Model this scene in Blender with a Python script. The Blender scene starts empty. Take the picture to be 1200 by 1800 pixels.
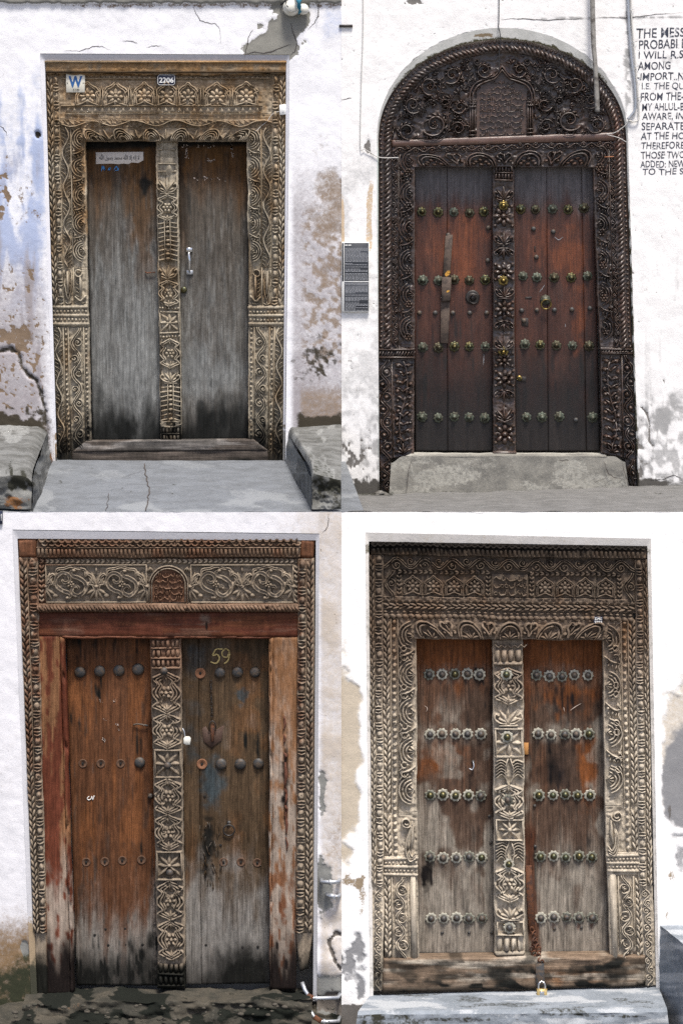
import bpy, math, random
import numpy as np
from mathutils import Vector

# ------------------------------------------------------------------ camera, sky, sun, exposure
SC = bpy.context.scene
COL = SC.collection
PI = math.pi
F = 4480.0                      # focal length in photo pixels
DU, DL = 16.0, 14.0             # distance camera -> upper facade (y=0) and lower facade (y=-2)
cam_d = bpy.data.cameras.new('camera')
cam_d.sensor_fit = 'VERTICAL'; cam_d.sensor_height = 36.0; cam_d.sensor_width = 24.0
cam_d.lens = 36.0 * F / 1800.0
cam_d.shift_y = -0.25
cam_d.clip_end = 400
cam = bpy.data.objects.new('camera', cam_d); COL.objects.link(cam)
cam.location = (0, -DU, 0); cam.rotation_euler = (PI/2, 0, 0)
SC.camera = cam

SUN_EL, SUN_AZ = math.radians(66), math.radians(16)      # azimuth measured from straight behind the camera, minus = left
world = bpy.data.worlds.new('World'); SC.world = world; world.use_nodes = True
wn = world.node_tree.nodes; wl = world.node_tree.links
sky = wn.new('ShaderNodeTexSky'); sky.sky_type = 'NISHITA'; sky.sun_disc = False
sky.sun_elevation = SUN_EL; sky.sun_rotation = PI + SUN_AZ * -1
sky.air_density = 0.6; sky.dust_density = 3.0; sky.ozone_density = 0.6
bg = wn['Background']; bg.inputs['Strength'].default_value = 0.058
wl.new(sky.outputs[0], bg.inputs['Color'])
sd = bpy.data.lights.new('sun', 'SUN'); sd.energy = 1.5; sd.angle = math.radians(14); sd.color = (1.0, 0.95, 0.88)
sun = bpy.data.objects.new('sun', sd); COL.objects.link(sun)
d = Vector((math.sin(SUN_AZ) * math.cos(SUN_EL), -math.cos(SUN_AZ) * math.cos(SUN_EL), math.sin(SUN_EL)))
sun.rotation_euler = (-d).to_track_quat('-Z', 'Y').to_euler()
sun.location = d * 20
SC.view_settings.view_transform = 'Standard'; SC.view_settings.look = 'None'
SC.view_settings.gamma = 1.0; SC.view_settings.use_curve_mapping = False
SC.view_settings.exposure = 1.8
SC.render.engine = 'CYCLES'
SC.cycles.use_denoising = False
SC.cycles.max_bounces = 6

# ------------------------------------------------------------------ numpy noise
_rng = np.random.RandomState(7)
_LAT = _rng.rand(256, 256)
def vnoise(x, y, seed=0):
    x = np.asarray(x, float) + seed * 37.31; y = np.asarray(y, float) + seed * 91.7
    xi = np.floor(x).astype(int); yi = np.floor(y).astype(int)
    fx = x - xi; fy = y - yi
    fx = fx*fx*(3-2*fx); fy = fy*fy*(3-2*fy)
    L = lambda a, b: _LAT[a & 255, b & 255]
    return (L(xi, yi)*(1-fx) + L(xi+1, yi)*fx)*(1-fy) + (L(xi, yi+1)*(1-fx) + L(xi+1, yi+1)*fx)*fy
def fbm(x, y, sx, sy=None, octv=4, seed=0, gain=0.5):
    """fractal noise 0..1; sx, sy are feature sizes in photo pixels"""
    sy = sy or sx
    t = 0; a = 1; n = 0; x = np.asarray(x, float)/sx; y = np.asarray(y, float)/sy
    for k in range(octv):
        t = t + a*vnoise(x*2**k, y*2**k, seed + k*3); n += a; a *= gain
    return t/n
def sm(x, a, b):
    t = np.clip((x-a)/(b-a + 1e-12), 0, 1); return t*t*(3-2*t)
def blob(x, y, cx, cy, rx, ry, soft=0.6, rough=0.5, seed=0, ns=14):
    """soft uneven patch: 1 inside, 0 outside"""
    r = np.hypot((x-cx)/rx, (y-cy)/ry) + (fbm(x, y, ns, ns, 4, seed)-0.5)*2*rough
    return 1 - sm(r, 1-soft, 1+soft*0.3)
def dist_poly(x, y, pts):
    d = np.full(np.shape(x), 1e9)
    for (ax, ay), (bx, by) in zip(pts[:-1], pts[1:]):
        vx, vy = bx-ax, by-ay
        t = np.clip(((x-ax)*vx + (y-ay)*vy)/(vx*vx+vy*vy+1e-9), 0, 1)
        d = np.minimum(d, np.hypot(x-ax-t*vx, y-ay-t*vy))
    return d

# ------------------------------------------------------------------ panels: photo pixel -> place
class Panel:
    def __init__(s, sc, yp): s.s = sc; s.yp = yp
    def w(s, px, py, y0=0.0, h=0.0):
        px, py, h = np.broadcast_arrays(np.asarray(px, float), np.asarray(py, float), np.asarray(h, float))
        return np.stack([(px-600)/s.s, s.yp + y0 - h/s.s, (450-py)/s.s], -1)
UP = Panel(F/DU, 0.0); LO = Panel(F/DL, -2.0)
def bp(px, py, y):
    """the point of the plane y that is seen at a photo pixel"""
    D = y + DU
    return ((px-600)/F*D, y, (450-py)/F*D)

# ------------------------------------------------------------------ objects
WL = {}
def tagp(o, label=None, cat=None, group=None, kind=None):
    if label: o['label'] = label
    if cat: o['category'] = cat
    if group: o['group'] = group
    if kind: o['kind'] = kind
    elif cat in ('door', 'wall', 'step', 'bench'): o['kind'] = 'thing'
    return o
def thing(name, loc, label, cat, group=None):
    o = bpy.data.objects.new(name, None); COL.objects.link(o); o.location = loc; o.empty_display_size = 0.1
    WL[o] = Vector(loc)
    return tagp(o, label, cat, group)
def link(name, me, loc, parent=None, rot=None, scale=None):
    o = bpy.data.objects.new(name, me); COL.objects.link(o)
    loc = Vector(loc); WL[o] = loc.copy()
    if parent is not None:
        o.parent = parent; o.location = loc - WL[parent]
    else: o.location = loc
    if rot is not None: o.rotation_euler = rot
    if scale is not None: o.scale = scale if hasattr(scale, '__len__') else (scale,)*3
    return o
def mesh(name, V, Fq, mat, smooth=True, attrs=None):
    """V (N,3), Fq list of (M,k) int arrays"""
    me = bpy.data.meshes.new(name)
    V = np.asarray(V, np.float32)
    Fq = [np.asarray(f, np.int32) for f in (Fq if isinstance(Fq, list) else [Fq]) if len(f)]
    me.vertices.add(len(V)); me.vertices.foreach_set('co', V.ravel())
    loops = np.concatenate([f.ravel() for f in Fq])
    tot = np.concatenate([np.full(len(f), f.shape[1], np.int32) for f in Fq])
    st = np.concatenate([[0], np.cumsum(tot)[:-1]]).astype(np.int32)
    me.loops.add(len(loops)); me.loops.foreach_set('vertex_index', loops)
    me.polygons.add(len(tot)); me.polygons.foreach_set('loop_start', st)
    if smooth: me.polygons.foreach_set('use_smooth', np.ones(len(tot), bool))
    if attrs:
        for k, a in attrs.items():
            at = me.attributes.new(k, 'FLOAT_COLOR', 'POINT')
            at.data.foreach_set('color', np.asarray(a, np.float32).ravel())
    me.update(calc_edges=True); me.validate()
    me.materials.append(mat)
    return me
def wobj(name, V, Fq, mat, parent=None, smooth=True, attrs=None):
    """object from world-space vertices, origin at its centre"""
    V = np.asarray(V, float); c = (V.min(0)+V.max(0))/2
    return link(name, mesh(name, V-c, Fq, mat, smooth, attrs), c, parent)

# ------------------------------------------------------------------ curves in the plane
def cr(pts, n=6, closed=False):
    """Catmull-Rom through points"""
    P = np.asarray(pts, float)
    if closed: Q = np.vstack([P[-1:], P, P[:2]])
    else: Q = np.vstack([2*P[:1]-P[1:2], P, 2*P[-1:]-P[-2:-1]])
    out = []
    t = np.linspace(0, 1, n, endpoint=False)[:, None]
    for i in range(1, len(Q)-2):
        a, b, c, e = Q[i-1], Q[i], Q[i+1], Q[i+2]
        out.append(0.5*((2*b) + (c-a)*t + (2*a-5*b+4*c-e)*t*t + (3*b-a-3*c+e)*t**3))
    out.append(Q[-2][None])
    return np.vstack(out)
def arc(cx, cy, r, a0, a1, n=12, ry=None):
    a = np.linspace(a0, a1, n); ry = r if ry is None else ry
    return np.stack([cx + r*np.cos(a), cy + ry*np.sin(a)], -1)
def spiral(cx, cy, r0, r1, a0, turns, n=26):
    t = np.linspace(0, 1, n); a = a0 + turns*2*PI*t; r = r0 + (r1-r0)*t**0.8
    return np.stack([cx + r*np.cos(a), cy + r*np.sin(a)], -1)

PROF = {'round': ([-1, -.82, -.35, .35, .82, 1], [0, .62, 1, 1, .62, 0]),
        'flat': ([-1, -.8, .8, 1], [0, 1, 1, 0]),
        'vee': ([-1, -.5, 0, .5, 1], [0, .6, 1, .6, 0]),
        'cup': ([-1, -.75, -.3, .3, .75, 1], [0, 1, .45, .45, 1, 0])}

class Q:
    """bilinear map of a U x V strip on a photo-space quad TL, TR, BR, BL. rot: v runs along the band left to right, u from top to bottom"""
    def __init__(s, tl, tr, br, bl, rot=False, flip=False, U=None, V=None):
        if flip and not rot: tl, tr, br, bl = tr, tl, bl, br
        if flip and rot: tl, tr, br, bl = bl, br, tr, tl
        s.q = [np.array(p, float) for p in (tl, tr, br, bl)]; s.rot = rot
        dd = lambda a, b: float(np.hypot(*(s.q[a]-s.q[b])))
        w = (dd(0, 1)+dd(3, 2))/2; h = (dd(0, 3)+dd(1, 2))/2
        s.U, s.V = (h, w) if rot else (w, h)
        if U: s.U = U
        if V: s.V = V
    def __call__(s, u, v):
        a, b = np.asarray(u, float)/s.U, np.asarray(v, float)/s.V
        if s.rot: a, b = b, a
        a = a[..., None]; b = b[..., None]
        tl, tr, br, bl = s.q
        return tl*(1-a)*(1-b) + tr*a*(1-b) + br*a*b + bl*(1-a)*b

RH = 1.85                        # depth of the cutting
class IdM:
    """photo pixels as they are"""
    def __init__(s, U=100., V=100.): s.U, s.V = U, V
    def __call__(s, u, v): return np.stack([np.asarray(u, float), np.asarray(v, float)], -1)
class PathM:
    """strip that follows a curve: v along it, u to its right hand"""
    def __init__(s, pts, U):
        P = np.asarray(pts, float); L = np.concatenate([[0], np.cumsum(np.hypot(*np.diff(P, axis=0).T))])
        s.U = U; s.V = float(L[-1]); t = np.linspace(0, s.V, int(s.V/2)); s.t = t
        s.P = np.stack([np.interp(t, L, P[:, 0]), np.interp(t, L, P[:, 1])], -1)
        T = np.gradient(s.P, axis=0); k = np.ones(9)/9
        T = np.stack([np.convolve(np.pad(T[:, i], 4, mode='edge'), k, 'valid') for i in (0, 1)], -1)
        T /= np.linalg.norm(T, axis=1)[:, None]; s.N = np.stack([-T[:, 1], T[:, 0]], -1)
    def __call__(s, u, v):
        u = np.asarray(u, float); v = np.asarray(v, float)
        c = np.stack([np.interp(v, s.t, s.P[:, i]) for i in (0, 1)], -1); n = np.stack([np.interp(v, s.t, s.N[:, i]) for i in (0, 1)], -1)
        return c + n*u[..., None]
class R:
    """relief carved on a strip; heights are in photo pixels"""
    def __init__(s, mp, seed=1):
        s.mp = mp; s.V = []; s.F = []; s.n = 0; s.U, s.V_ = mp.U, mp.V; s.rd = random.Random(seed)
    def add(s, uvh, f):
        s.V.append(np.asarray(uvh, float)); s.F.append(np.asarray(f, np.int32) + s.n); s.n += len(uvh)
    def grid(s, A):
        """A (n,m,3)"""
        n, m = A.shape[:2]
        i = np.arange(n*m).reshape(n, m)
        s.add(A.reshape(-1, 3), np.stack([i[:-1, :-1], i[:-1, 1:], i[1:, 1:], i[1:, :-1]], -1).reshape(-1, 4))
    def stroke(s, pts, w, h=3.0, prof='round', h0=-0.3, ends=True):
        P = np.asarray(pts, float); n = len(P)
        w = np.full(n, w, float) if np.isscalar(w) else np.interp(np.linspace(0, 1, n), np.linspace(0, 1, len(w)), w)
        T = np.gradient(P, axis=0); T /= np.linalg.norm(T, axis=1)[:, None] + 1e-9
        N = np.stack([-T[:, 1], T[:, 0]], -1)
        po, ph = PROF[prof]; po = np.array(po); ph = np.array(ph)
        hh = np.full(n, h, float) if np.isscalar(h) else np.interp(np.linspace(0, 1, n), np.linspace(0, 1, len(h)), h)
        if ends:      # close the ends with a short slope
            e = w.max()*0.35
            P = np.vstack([P[:1]-T[:1]*e, P, P[-1:]+T[-1:]*e]); N = np.vstack([N[:1], N, N[-1:]])
            w = np.concatenate([[w[0]*.6], w, [w[-1]*.6]]); hh = np.concatenate([[0], hh, [0]])
        A = np.empty((len(P), len(po), 3))
        A[:, :, :2] = P[:, None] + N[:, None]*(po[None, :, None]*w[:, None, None]*.5)
        A[:, :, 2] = h0 + (hh[:, None]-h0)*ph[None]
        s.grid(A)
    def dome(s, cu, cv, ru, rv=None, h=4.0, seg=10, rings=4, h0=-0.3, ang=0, pw=0.5):
        rv = ru if rv is None else rv
        t = np.linspace(0, 1, rings+1); rr = np.cos(t*PI/2*0.985); zz = np.sin(t*PI/2)
        a = np.linspace(0, 2*PI, seg+1)
        x = ru*rr[:, None]*np.cos(a)[None]; y = rv*rr[:, None]*np.sin(a)[None]
        A = np.empty((rings+1, seg+1, 3))
        A[:, :, 0] = cu + x*math.cos(ang) - y*math.sin(ang); A[:, :, 1] = cv + x*math.sin(ang) + y*math.cos(ang)
        A[:, :, 2] = h0 + (h-h0)*zz[:, None]
        s.grid(A)
    def leaf(s, u, v, ang, L, w, h=4.0, curl=0.0, h0=-0.3):
        """teardrop leaf from its root outwards"""
        t = np.linspace(0, 1, 6); a = ang + curl*t
        st = np.stack([np.cos(a), np.sin(a)], -1)*(L/5)
        P = np.array([u, v]) + np.vstack([[0, 0], np.cumsum(st[:-1], 0)])
        s.stroke(P, [w*.35, w*.85, w, w*.85, w*.3], [h*.6, h, h, h*.85, h*.4], 'vee', h0)
    def rosette(s, cu, cv, r, n=8, h=4.0, ctr=0.3, a0=0.0):
        for k in range(n):
            a = a0 + 2*PI*k/n
            s.dome(cu + r*.62*math.cos(a), cv + r*.62*math.sin(a), r*.4, r*min(.36, 2.0/n), h*.85, 8, 3, ang=a)
        s.dome(cu, cv, r*ctr, None, h*1.15, 8, 3)
    def palm(s, u, v, ang, r, n=5, spread=1.9, w=None, h=4.0):
        w = w or r*1.5/n
        for k in range(n):
            f = (k/(n-1)-.5) if n > 1 else 0
            s.leaf(u, v, ang + f*spread, r*(1-.35*abs(f)), w, h, f*0.9)
    def pyramid(s, cu, cv, w, l, h):
        A = np.array([[[cu-w, cv-l, -.3], [cu+w, cv-l, -.3]], [[cu-w*.1, cv-l*.1, h], [cu+w*.1, cv-l*.1, h]],
                      [[cu-w*.1, cv+l*.1, h], [cu+w*.1, cv+l*.1, h]], [[cu-w, cv+l, -.3], [cu+w, cv+l, -.3]]])
        s.grid(A)
    def board(s, thick=14.0, step=8.0, h=0.0, bev=1.0, u0=0, u1=None, v0=0, v1=None, half=None, ground=0.0):
        """the plank the relief stands on; half: rounded (torus) across u with that rise"""
        u1 = s.U if u1 is None else u1; v1 = s.V_ if v1 is None else v1
        nu = max(2, int((u1-u0)/step)+1); nv = max(2, int((v1-v0)/step)+1)
        if half: nu = 9
        uu = np.linspace(u0+bev, u1-bev, nu); vv = np.linspace(v0+bev, v1-bev, nv)
        uu = np.concatenate([[u0, u0], uu, [u1, u1]]); vv = np.concatenate([[v0, v0], vv, [v1, v1]])
        A = np.empty((len(vv), len(uu), 3)); A[:, :, 0] = uu[None]; A[:, :, 1] = vv[:, None]; A[:, :, 2] = h
        if half: A[:, :, 2] += half*np.sqrt(np.clip(1-((uu-(u0+u1)/2)/((u1-u0)/2))**2, 0, 1))[None]
        if ground:    # cut-away ground with a rim left standing: small curling ridges and hollows
            X = s.mp(A[:, :, 0].ravel(), A[:, :, 1].ravel()); x, y = X[:, 0], X[:, 1]
            wx = x + (fbm(x, y, 13, 13, 2, 61)-.5)*16; wy = y + (fbm(x, y, 13, 13, 2, 62)-.5)*16
            rg = 1-np.abs(2*fbm(wx, wy, 7.5, 7.5, 2, 63)-1)*2.6
            gz = (ground*(np.clip(rg, -1, 1)-.9)).reshape(A.shape[:2])
            eu = np.minimum(A[:, :, 0]-u0, u1-A[:, :, 0]); ev = np.minimum(A[:, :, 1]-v0, v1-A[:, :, 1])
            A[:, :, 2] += gz*sm(np.minimum(eu, ev), 1.2, 3.0)
        A[[1, -2], :, 2] = np.minimum(A[[1, -2], :, 2], h-bev); A[:, [1, -2], 2] = h-bev if not half else h
        A[[0, -1], :, 2] = -thick; A[:, [0, -1], 2] = -thick
        s.grid(A)
    def build(s, name, mat, P, parent=None, y0=0.0, paint=None, warp=None, jitter=0.25):
        V = np.vstack(s.V); px = s.mp(V[:, 0], V[:, 1]); h = np.where(V[:, 2] > 0, V[:, 2]*RH, V[:, 2])
        if warp: px, h = warp(px, h)
        if jitter:    # hand-cut and worn: nothing is straight, depth varies, edges are chipped
            x, y = px[:, 0], px[:, 1]; k = jitter*4
            wear = .62 + .75*fbm(x, y, 34, 34, 2, 15); chip = 1 - .75*sm(fbm(x, y, 7, 7, 2, 16), .66, .74)
            h = np.where(h > 0, h*(1 + k*(wear*chip-1)), h) + (fbm(x, y, 5, 5, 2, 5)-.5)*1.1*k*np.clip(h, 0, 1)
            px = px + np.stack([fbm(x, y, 46, 46, 2, 8)-.5, fbm(x, y, 46, 46, 2, 9)-.5], -1)*3.2*k + np.stack([fbm(x, y, 6, 6, 2, 18)-.5, fbm(x, y, 6, 6, 2, 19)-.5], -1)*1.5*k
        W = P.w(px[:, 0], px[:, 1], y0, h)
        at = {'m': paint(px[:, 0], px[:, 1])} if paint else None
        return wobj(name, W, [np.vstack(s.F)], mat, parent, True, at)

# ------------------------------------------------------------------ solid helpers in world space
def tube(name, pts, r, mat, parent=None, seg=8, sub=0):
    P = np.asarray(pts, float)
    if sub: P = cr(P, sub)
    n = len(P); rr = np.full(n, r) if np.isscalar(r) else np.interp(np.linspace(0, 1, n), np.linspace(0, 1, len(r)), r)
    T = np.gradient(P, axis=0); T /= np.linalg.norm(T, axis=1)[:, None] + 1e-9
    ref = np.array([0, 1, 0.0])
    A = np.cross(T, ref); bad = np.linalg.norm(A, axis=1) < .05
    A[bad] = np.cross(T[bad], [1, 0, 0]); A /= np.linalg.norm(A, axis=1)[:, None]; B = np.cross(T, A)
    a = np.linspace(0, 2*PI, seg, endpoint=False)
    V = P[:, None] + rr[:, None, None]*(A[:, None]*np.cos(a)[None, :, None] + B[:, None]*np.sin(a)[None, :, None])
    i = np.arange(n*seg).reshape(n, seg); j = np.roll(i, -1, 1)
    Fq = np.stack([i[:-1], j[:-1], j[1:], i[1:]], -1).reshape(-1, 4)
    caps = [i[0][::-1][None], i[-1][None]]
    return wobj(name, V.reshape(-1, 3), [Fq]+caps, mat, parent)
def lathe_mesh(name, prof, mat, seg=20, pet=0, amp=0.0, axis='y'):
    """prof: (radius, height towards the viewer) ; petals only on points flagged with a third value"""
    a = np.linspace(0, 2*PI, seg, endpoint=False); V = []
    for p in prof:
        r, h = p[0], p[1]; m = 1 + (amp*np.cos(pet*a) if len(p) > 2 else 0)
        V.append(np.stack([r*m*np.cos(a), np.full(seg, -h), r*m*np.sin(a)], -1))
    V = np.vstack(V); n = len(prof)
    i = np.arange(n*seg).reshape(n, seg); j = np.roll(i, -1, 1)
    return mesh(name, V, [np.stack([i[:-1], j[:-1], j[1:], i[1:]], -1).reshape(-1, 4), i[-1][None]], mat)
def torus_mesh(name, Rr, r, mat, seg=24, t=8, sx=1.0):
    a = np.linspace(0, 2*PI, seg, endpoint=False)[:, None]; b = np.linspace(0, 2*PI, t, endpoint=False)[None]
    V = np.stack([(Rr+r*np.cos(b))*np.cos(a)*sx, r*np.sin(b)+0*a, (Rr+r*np.cos(b))*np.sin(a)], -1).reshape(-1, 3)
    i = np.arange(seg*t).reshape(seg, t); j = np.roll(i, -1, 1); k = np.roll(i, -1, 0); l = np.roll(j, -1, 0)
    return mesh(name, V, np.stack([i, j, l, k], -1).reshape(-1, 4), mat)
def prism(name, poly, P, y0, y1, mat, parent=None, bev=1.2, paint=None):
    """flat outline in photo pixels, thick from y0 (front) to y1 (back), front edge chamfered"""
    poly = np.asarray(poly, float); c = poly.mean(0); n = len(poly)
    e_ = np.roll(poly, -1, 0)-poly; e_ /= np.linalg.norm(e_, axis=1)[:, None]; ep = np.roll(e_, 1, 0)
    nn = np.stack([-e_[:, 1], e_[:, 0]], -1); npv = np.stack([-ep[:, 1], ep[:, 0]], -1)
    if ((c-poly)*nn).sum() < 0: nn, npv = -nn, -npv
    inn = poly + bev*(nn+npv)/np.maximum(1+(nn*npv).sum(1), .35)[:, None]
    V = np.vstack([P.w(inn[:, 0], inn[:, 1], y0), P.w(poly[:, 0], poly[:, 1], y0 + bev/P.s), P.w(poly[:, 0], poly[:, 1], y1)])
    i = np.arange(n); j = np.roll(i, -1)
    Fq = [i[None], np.stack([i, i+n, j+n, j], -1), np.stack([i+n, i+2*n, j+2*n, j+n], -1), (i+2*n)[::-1][None]]
    at = None
    if paint:
        xy = np.vstack([inn, poly, poly]); at = {'m': paint(xy[:, 0], xy[:, 1])}
    return wobj(name, V, Fq, mat, parent, False, at)
def solid(name, top, bot, mat, parent=None, attrs=None, sub=0):
    """closed body between two loops of world points"""
    V = np.vstack([top, bot]); n = len(top); i = np.arange(n); j = np.roll(i, -1)
    return wobj(name, V, [i[None], (i+n)[::-1][None], np.stack([i, i+n, j+n, j], -1)], mat, parent, False, attrs)
def gridobj(name, W, mat, parent=None, attrs=None, keep=None):
    n, m = W.shape[:2]; i = np.arange(n*m).reshape(n, m)
    Fq = np.stack([i[:-1, :-1], i[:-1, 1:], i[1:, 1:], i[1:, :-1]], -1).reshape(-1, 4)
    if attrs: attrs = {k: a.reshape(-1, 4) for k, a in attrs.items()}
    return wobj(name, W.reshape(-1, 3), [Fq], mat, parent, True, attrs)
def lettering(name, s, px, py, wpx, hpx, P, y0, mat, parent=None, bold=0.0, tilt=0.0, extr=0.0, slant=0.0, surf=None):
    """flat lettering whose box starts at px, py (left, top) and is wpx x hpx"""
    cu = bpy.data.curves.new(name, 'FONT'); cu.body = s; cu.size = 1; cu.offset = bold; cu.extrude = extr; cu.resolution_u = 3
    cu.shear = slant
    o = bpy.data.objects.new(name, cu); COL.objects.link(o)
    dg = bpy.context.evaluated_depsgraph_get(); dg.update()
    me = bpy.data.meshes.new_from_object(o.evaluated_get(dg))
    bpy.data.objects.remove(o); bpy.data.curves.remove(cu)
    n = len(me.vertices); co = np.empty(n*3, np.float32); me.vertices.foreach_get('co', co); co = co.reshape(-1, 3)
    lo, hi = co.min(0), co.max(0); q = (co-lo)/np.maximum(hi-lo, 1e-6)
    x = px + q[:, 0]*wpx; y = py + (1-q[:, 1])*hpx + (q[:, 0]*wpx)*tilt
    if surf: x = x + (fbm(x, y, 14, 14, 2, 4)-.5)*2.2; y = y + (fbm(x, y, 14, 14, 2, 5)-.5)*2.6
    W = P.w(x, y, y0, surf(x, y)[0] if surf else 0.0)
    c = (W.min(0)+W.max(0))/2
    me.vertices.foreach_set('co', (W-c).astype(np.float32).ravel()); me.update()
    me.materials.clear(); me.materials.append(mat)
    return link(name, me, c, parent)
# ------------------------------------------------------------------ materials
class NT:
    def __init__(s, name):
        s.m = bpy.data.materials.new(name); s.m.use_nodes = True; s.t = s.m.node_tree; s.n = s.t.nodes; s.l = s.t.links
        s.b = s.n['Principled BSDF']; s._pos = None
    def new(s, k, **kw):
        o = s.n.new(k)
        for a, v in kw.items(): setattr(o, a, v)
        return o
    def put(s, sock, v):
        if isinstance(v, bpy.types.NodeSocket): s.l.new(v, sock)
        elif v is not None: sock.default_value = v
    @property
    def pos(s):
        if s._pos is None: s._pos = s.new('ShaderNodeNewGeometry').outputs['Position']
        return s._pos
    def math(s, op, a, b=0.0, c=None, clamp=False):
        o = s.new('ShaderNodeMath', operation=op, use_clamp=clamp); s.put(o.inputs[0], a); s.put(o.inputs[1], b)
        if c is not None: s.put(o.inputs[2], c)
        return o.outputs[0]
    def vmul(s, v, k):
        o = s.new('ShaderNodeVectorMath', operation='MULTIPLY'); s.put(o.inputs[0], v); s.put(o.inputs[1], k); return o.outputs[0]
    def noise(s, scale, stretch=(1, 1, 1), detail=6, rough=.6, dist=0.0, off=0.0):
        o = s.new('ShaderNodeTexNoise'); v = s.vmul(s.pos, stretch)
        if off:
            a = s.new('ShaderNodeVectorMath', operation='ADD'); s.put(a.inputs[0], v); a.inputs[1].default_value = (off, off*1.7, off*.6); v = a.outputs[0]
        s.put(o.inputs['Vector'], v); o.inputs['Scale'].default_value = scale; o.inputs['Detail'].default_value = detail
        o.inputs['Roughness'].default_value = rough; o.inputs['Distortion'].default_value = dist
        return o.outputs['Fac']
    def rng(s, v, a, b, c=0.0, d=1.0, smooth=True):
        o = s.new('ShaderNodeMapRange', interpolation_type='SMOOTHSTEP' if smooth else 'LINEAR')
        for k, x in zip((0, 1, 2, 3, 4), (v, a, b, c, d)): s.put(o.inputs[k], x)
        return o.outputs[0]
    def mix(s, f, a, b, mode='MIX'):
        o = s.new('ShaderNodeMix', data_type='RGBA', blend_type=mode)
        s.put(o.inputs[0], f); s.put(o.inputs[6], c4(a)); s.put(o.inputs[7], c4(b)); return o.outputs[2]
    def attr(s, name):
        o = s.new('ShaderNodeAttribute', attribute_name=name); q = s.new('ShaderNodeSeparateColor'); s.l.new(o.outputs['Color'], q.inputs[0])
        return [q.outputs[0], q.outputs[1], q.outputs[2], o.outputs['Alpha']]
    def bump(s, h, strength=.4, dist=.004):
        o = s.new('ShaderNodeBump'); o.inputs['Strength'].default_value = strength; o.inputs['Distance'].default_value = dist
        s.put(o.inputs['Height'], h); s.l.new(o.outputs[0], s.b.inputs['Normal'])
    def fin(s, col, rough=.7, metal=0.0, spec=.5):
        s.put(s.b.inputs['Base Color'], c4(col)); s.put(s.b.inputs['Roughness'], rough); s.put(s.b.inputs['Metallic'], metal)
        s.put(s.b.inputs['Specular IOR Level'], spec)
        return s.m
def c4(c):
    return (*c, 1.0) if isinstance(c, (tuple, list)) and len(c) == 3 else c
def wood(name, base, grey, orange, dark, tint=(.03, .06, .09), axis='z', rough=(.6, .9), spec=.12, grain=.5, coarse=1.0, bumpd=.004):
    """weathered timber; mask m = (bleached and painted sheen, grimy and painted shade, warm, tint) decides where, fine noise breaks the edges"""
    t = NT(name)
    st = {'z': (1, 1, .045), 'x': (.045, 1, 1)}[axis]; st2 = {'z': (1, 1, .18), 'x': (.18, 1, 1)}[axis]
    g1 = t.noise(95*coarse, st, 5, .7); g2 = t.noise(22*coarse, st2, 4, .65, .8, 3.1); g3 = t.noise(5, st2, 4, .6, 0, 7.7); sp = t.noise(170, (1, 1, 1), 3, .7, 0, 11)
    m = t.attr('m')
    br = t.math('ADD', t.math('ADD', t.math('MULTIPLY', g2, .4), t.math('MULTIPLY', g1, .3)), t.math('MULTIPLY', sp, .3))
    def mk(k, amt=1.0):
        return t.math('MULTIPLY', t.rng(t.math('ADD', m[k], t.math('MULTIPLY', t.math('SUBTRACT', br, .5), 1.2)), .08, .92), amt)
    v = t.rng(g1, .3, .7, 1-grain*.8, 1+grain*.7, False); v2 = t.rng(g3, .3, .7, .72, 1.28, False); v3 = t.rng(sp, .3, .7, .74, 1.24, False)
    mo = t.noise(34, (1, 1, .5), 5, .7, 0, 17); v4 = t.rng(mo, .3, .7, .72, 1.3, False)
    vv = t.math('MULTIPLY', t.math('MULTIPLY', t.math('MULTIPLY', v, v2), v3), v4)
    c = t.mix(g2, tuple(x*.72 for x in base), tuple(min(1, x*1.25) for x in base))
    c = t.mix(mk(2), c, t.mix(g2, tuple(x*.6 for x in orange), tuple(x*1.35 for x in orange)))
    c = t.mix(mk(0), c, t.mix(g2, tuple(x*.75 for x in grey), tuple(x*1.2 for x in grey)))
    c = t.mix(mk(3, .85), c, tint)
    c = t.mix(mk(1, 1.0), c, tuple(x*.55 for x in dark))
    pit = t.math('MULTIPLY', t.rng(t.math('ADD', sp, t.math('MULTIPLY', g3, .5)), .83, .95), .6)
    c = t.mix(pit, c, dark)
    cc = t.new('ShaderNodeCombineColor')
    for k in range(3): t.l.new(vv, cc.inputs[k])
    c = t.mix(1.0, c, cc.outputs[0], 'MULTIPLY')
    t.bump(t.math('ADD', t.math('MULTIPLY', g1, .6), t.math('MULTIPLY', sp, .5)), .55, bumpd)
    return t.fin(c, t.rng(g2, .3, .7, rough[0], rough[1], False), 0, spec)
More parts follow.
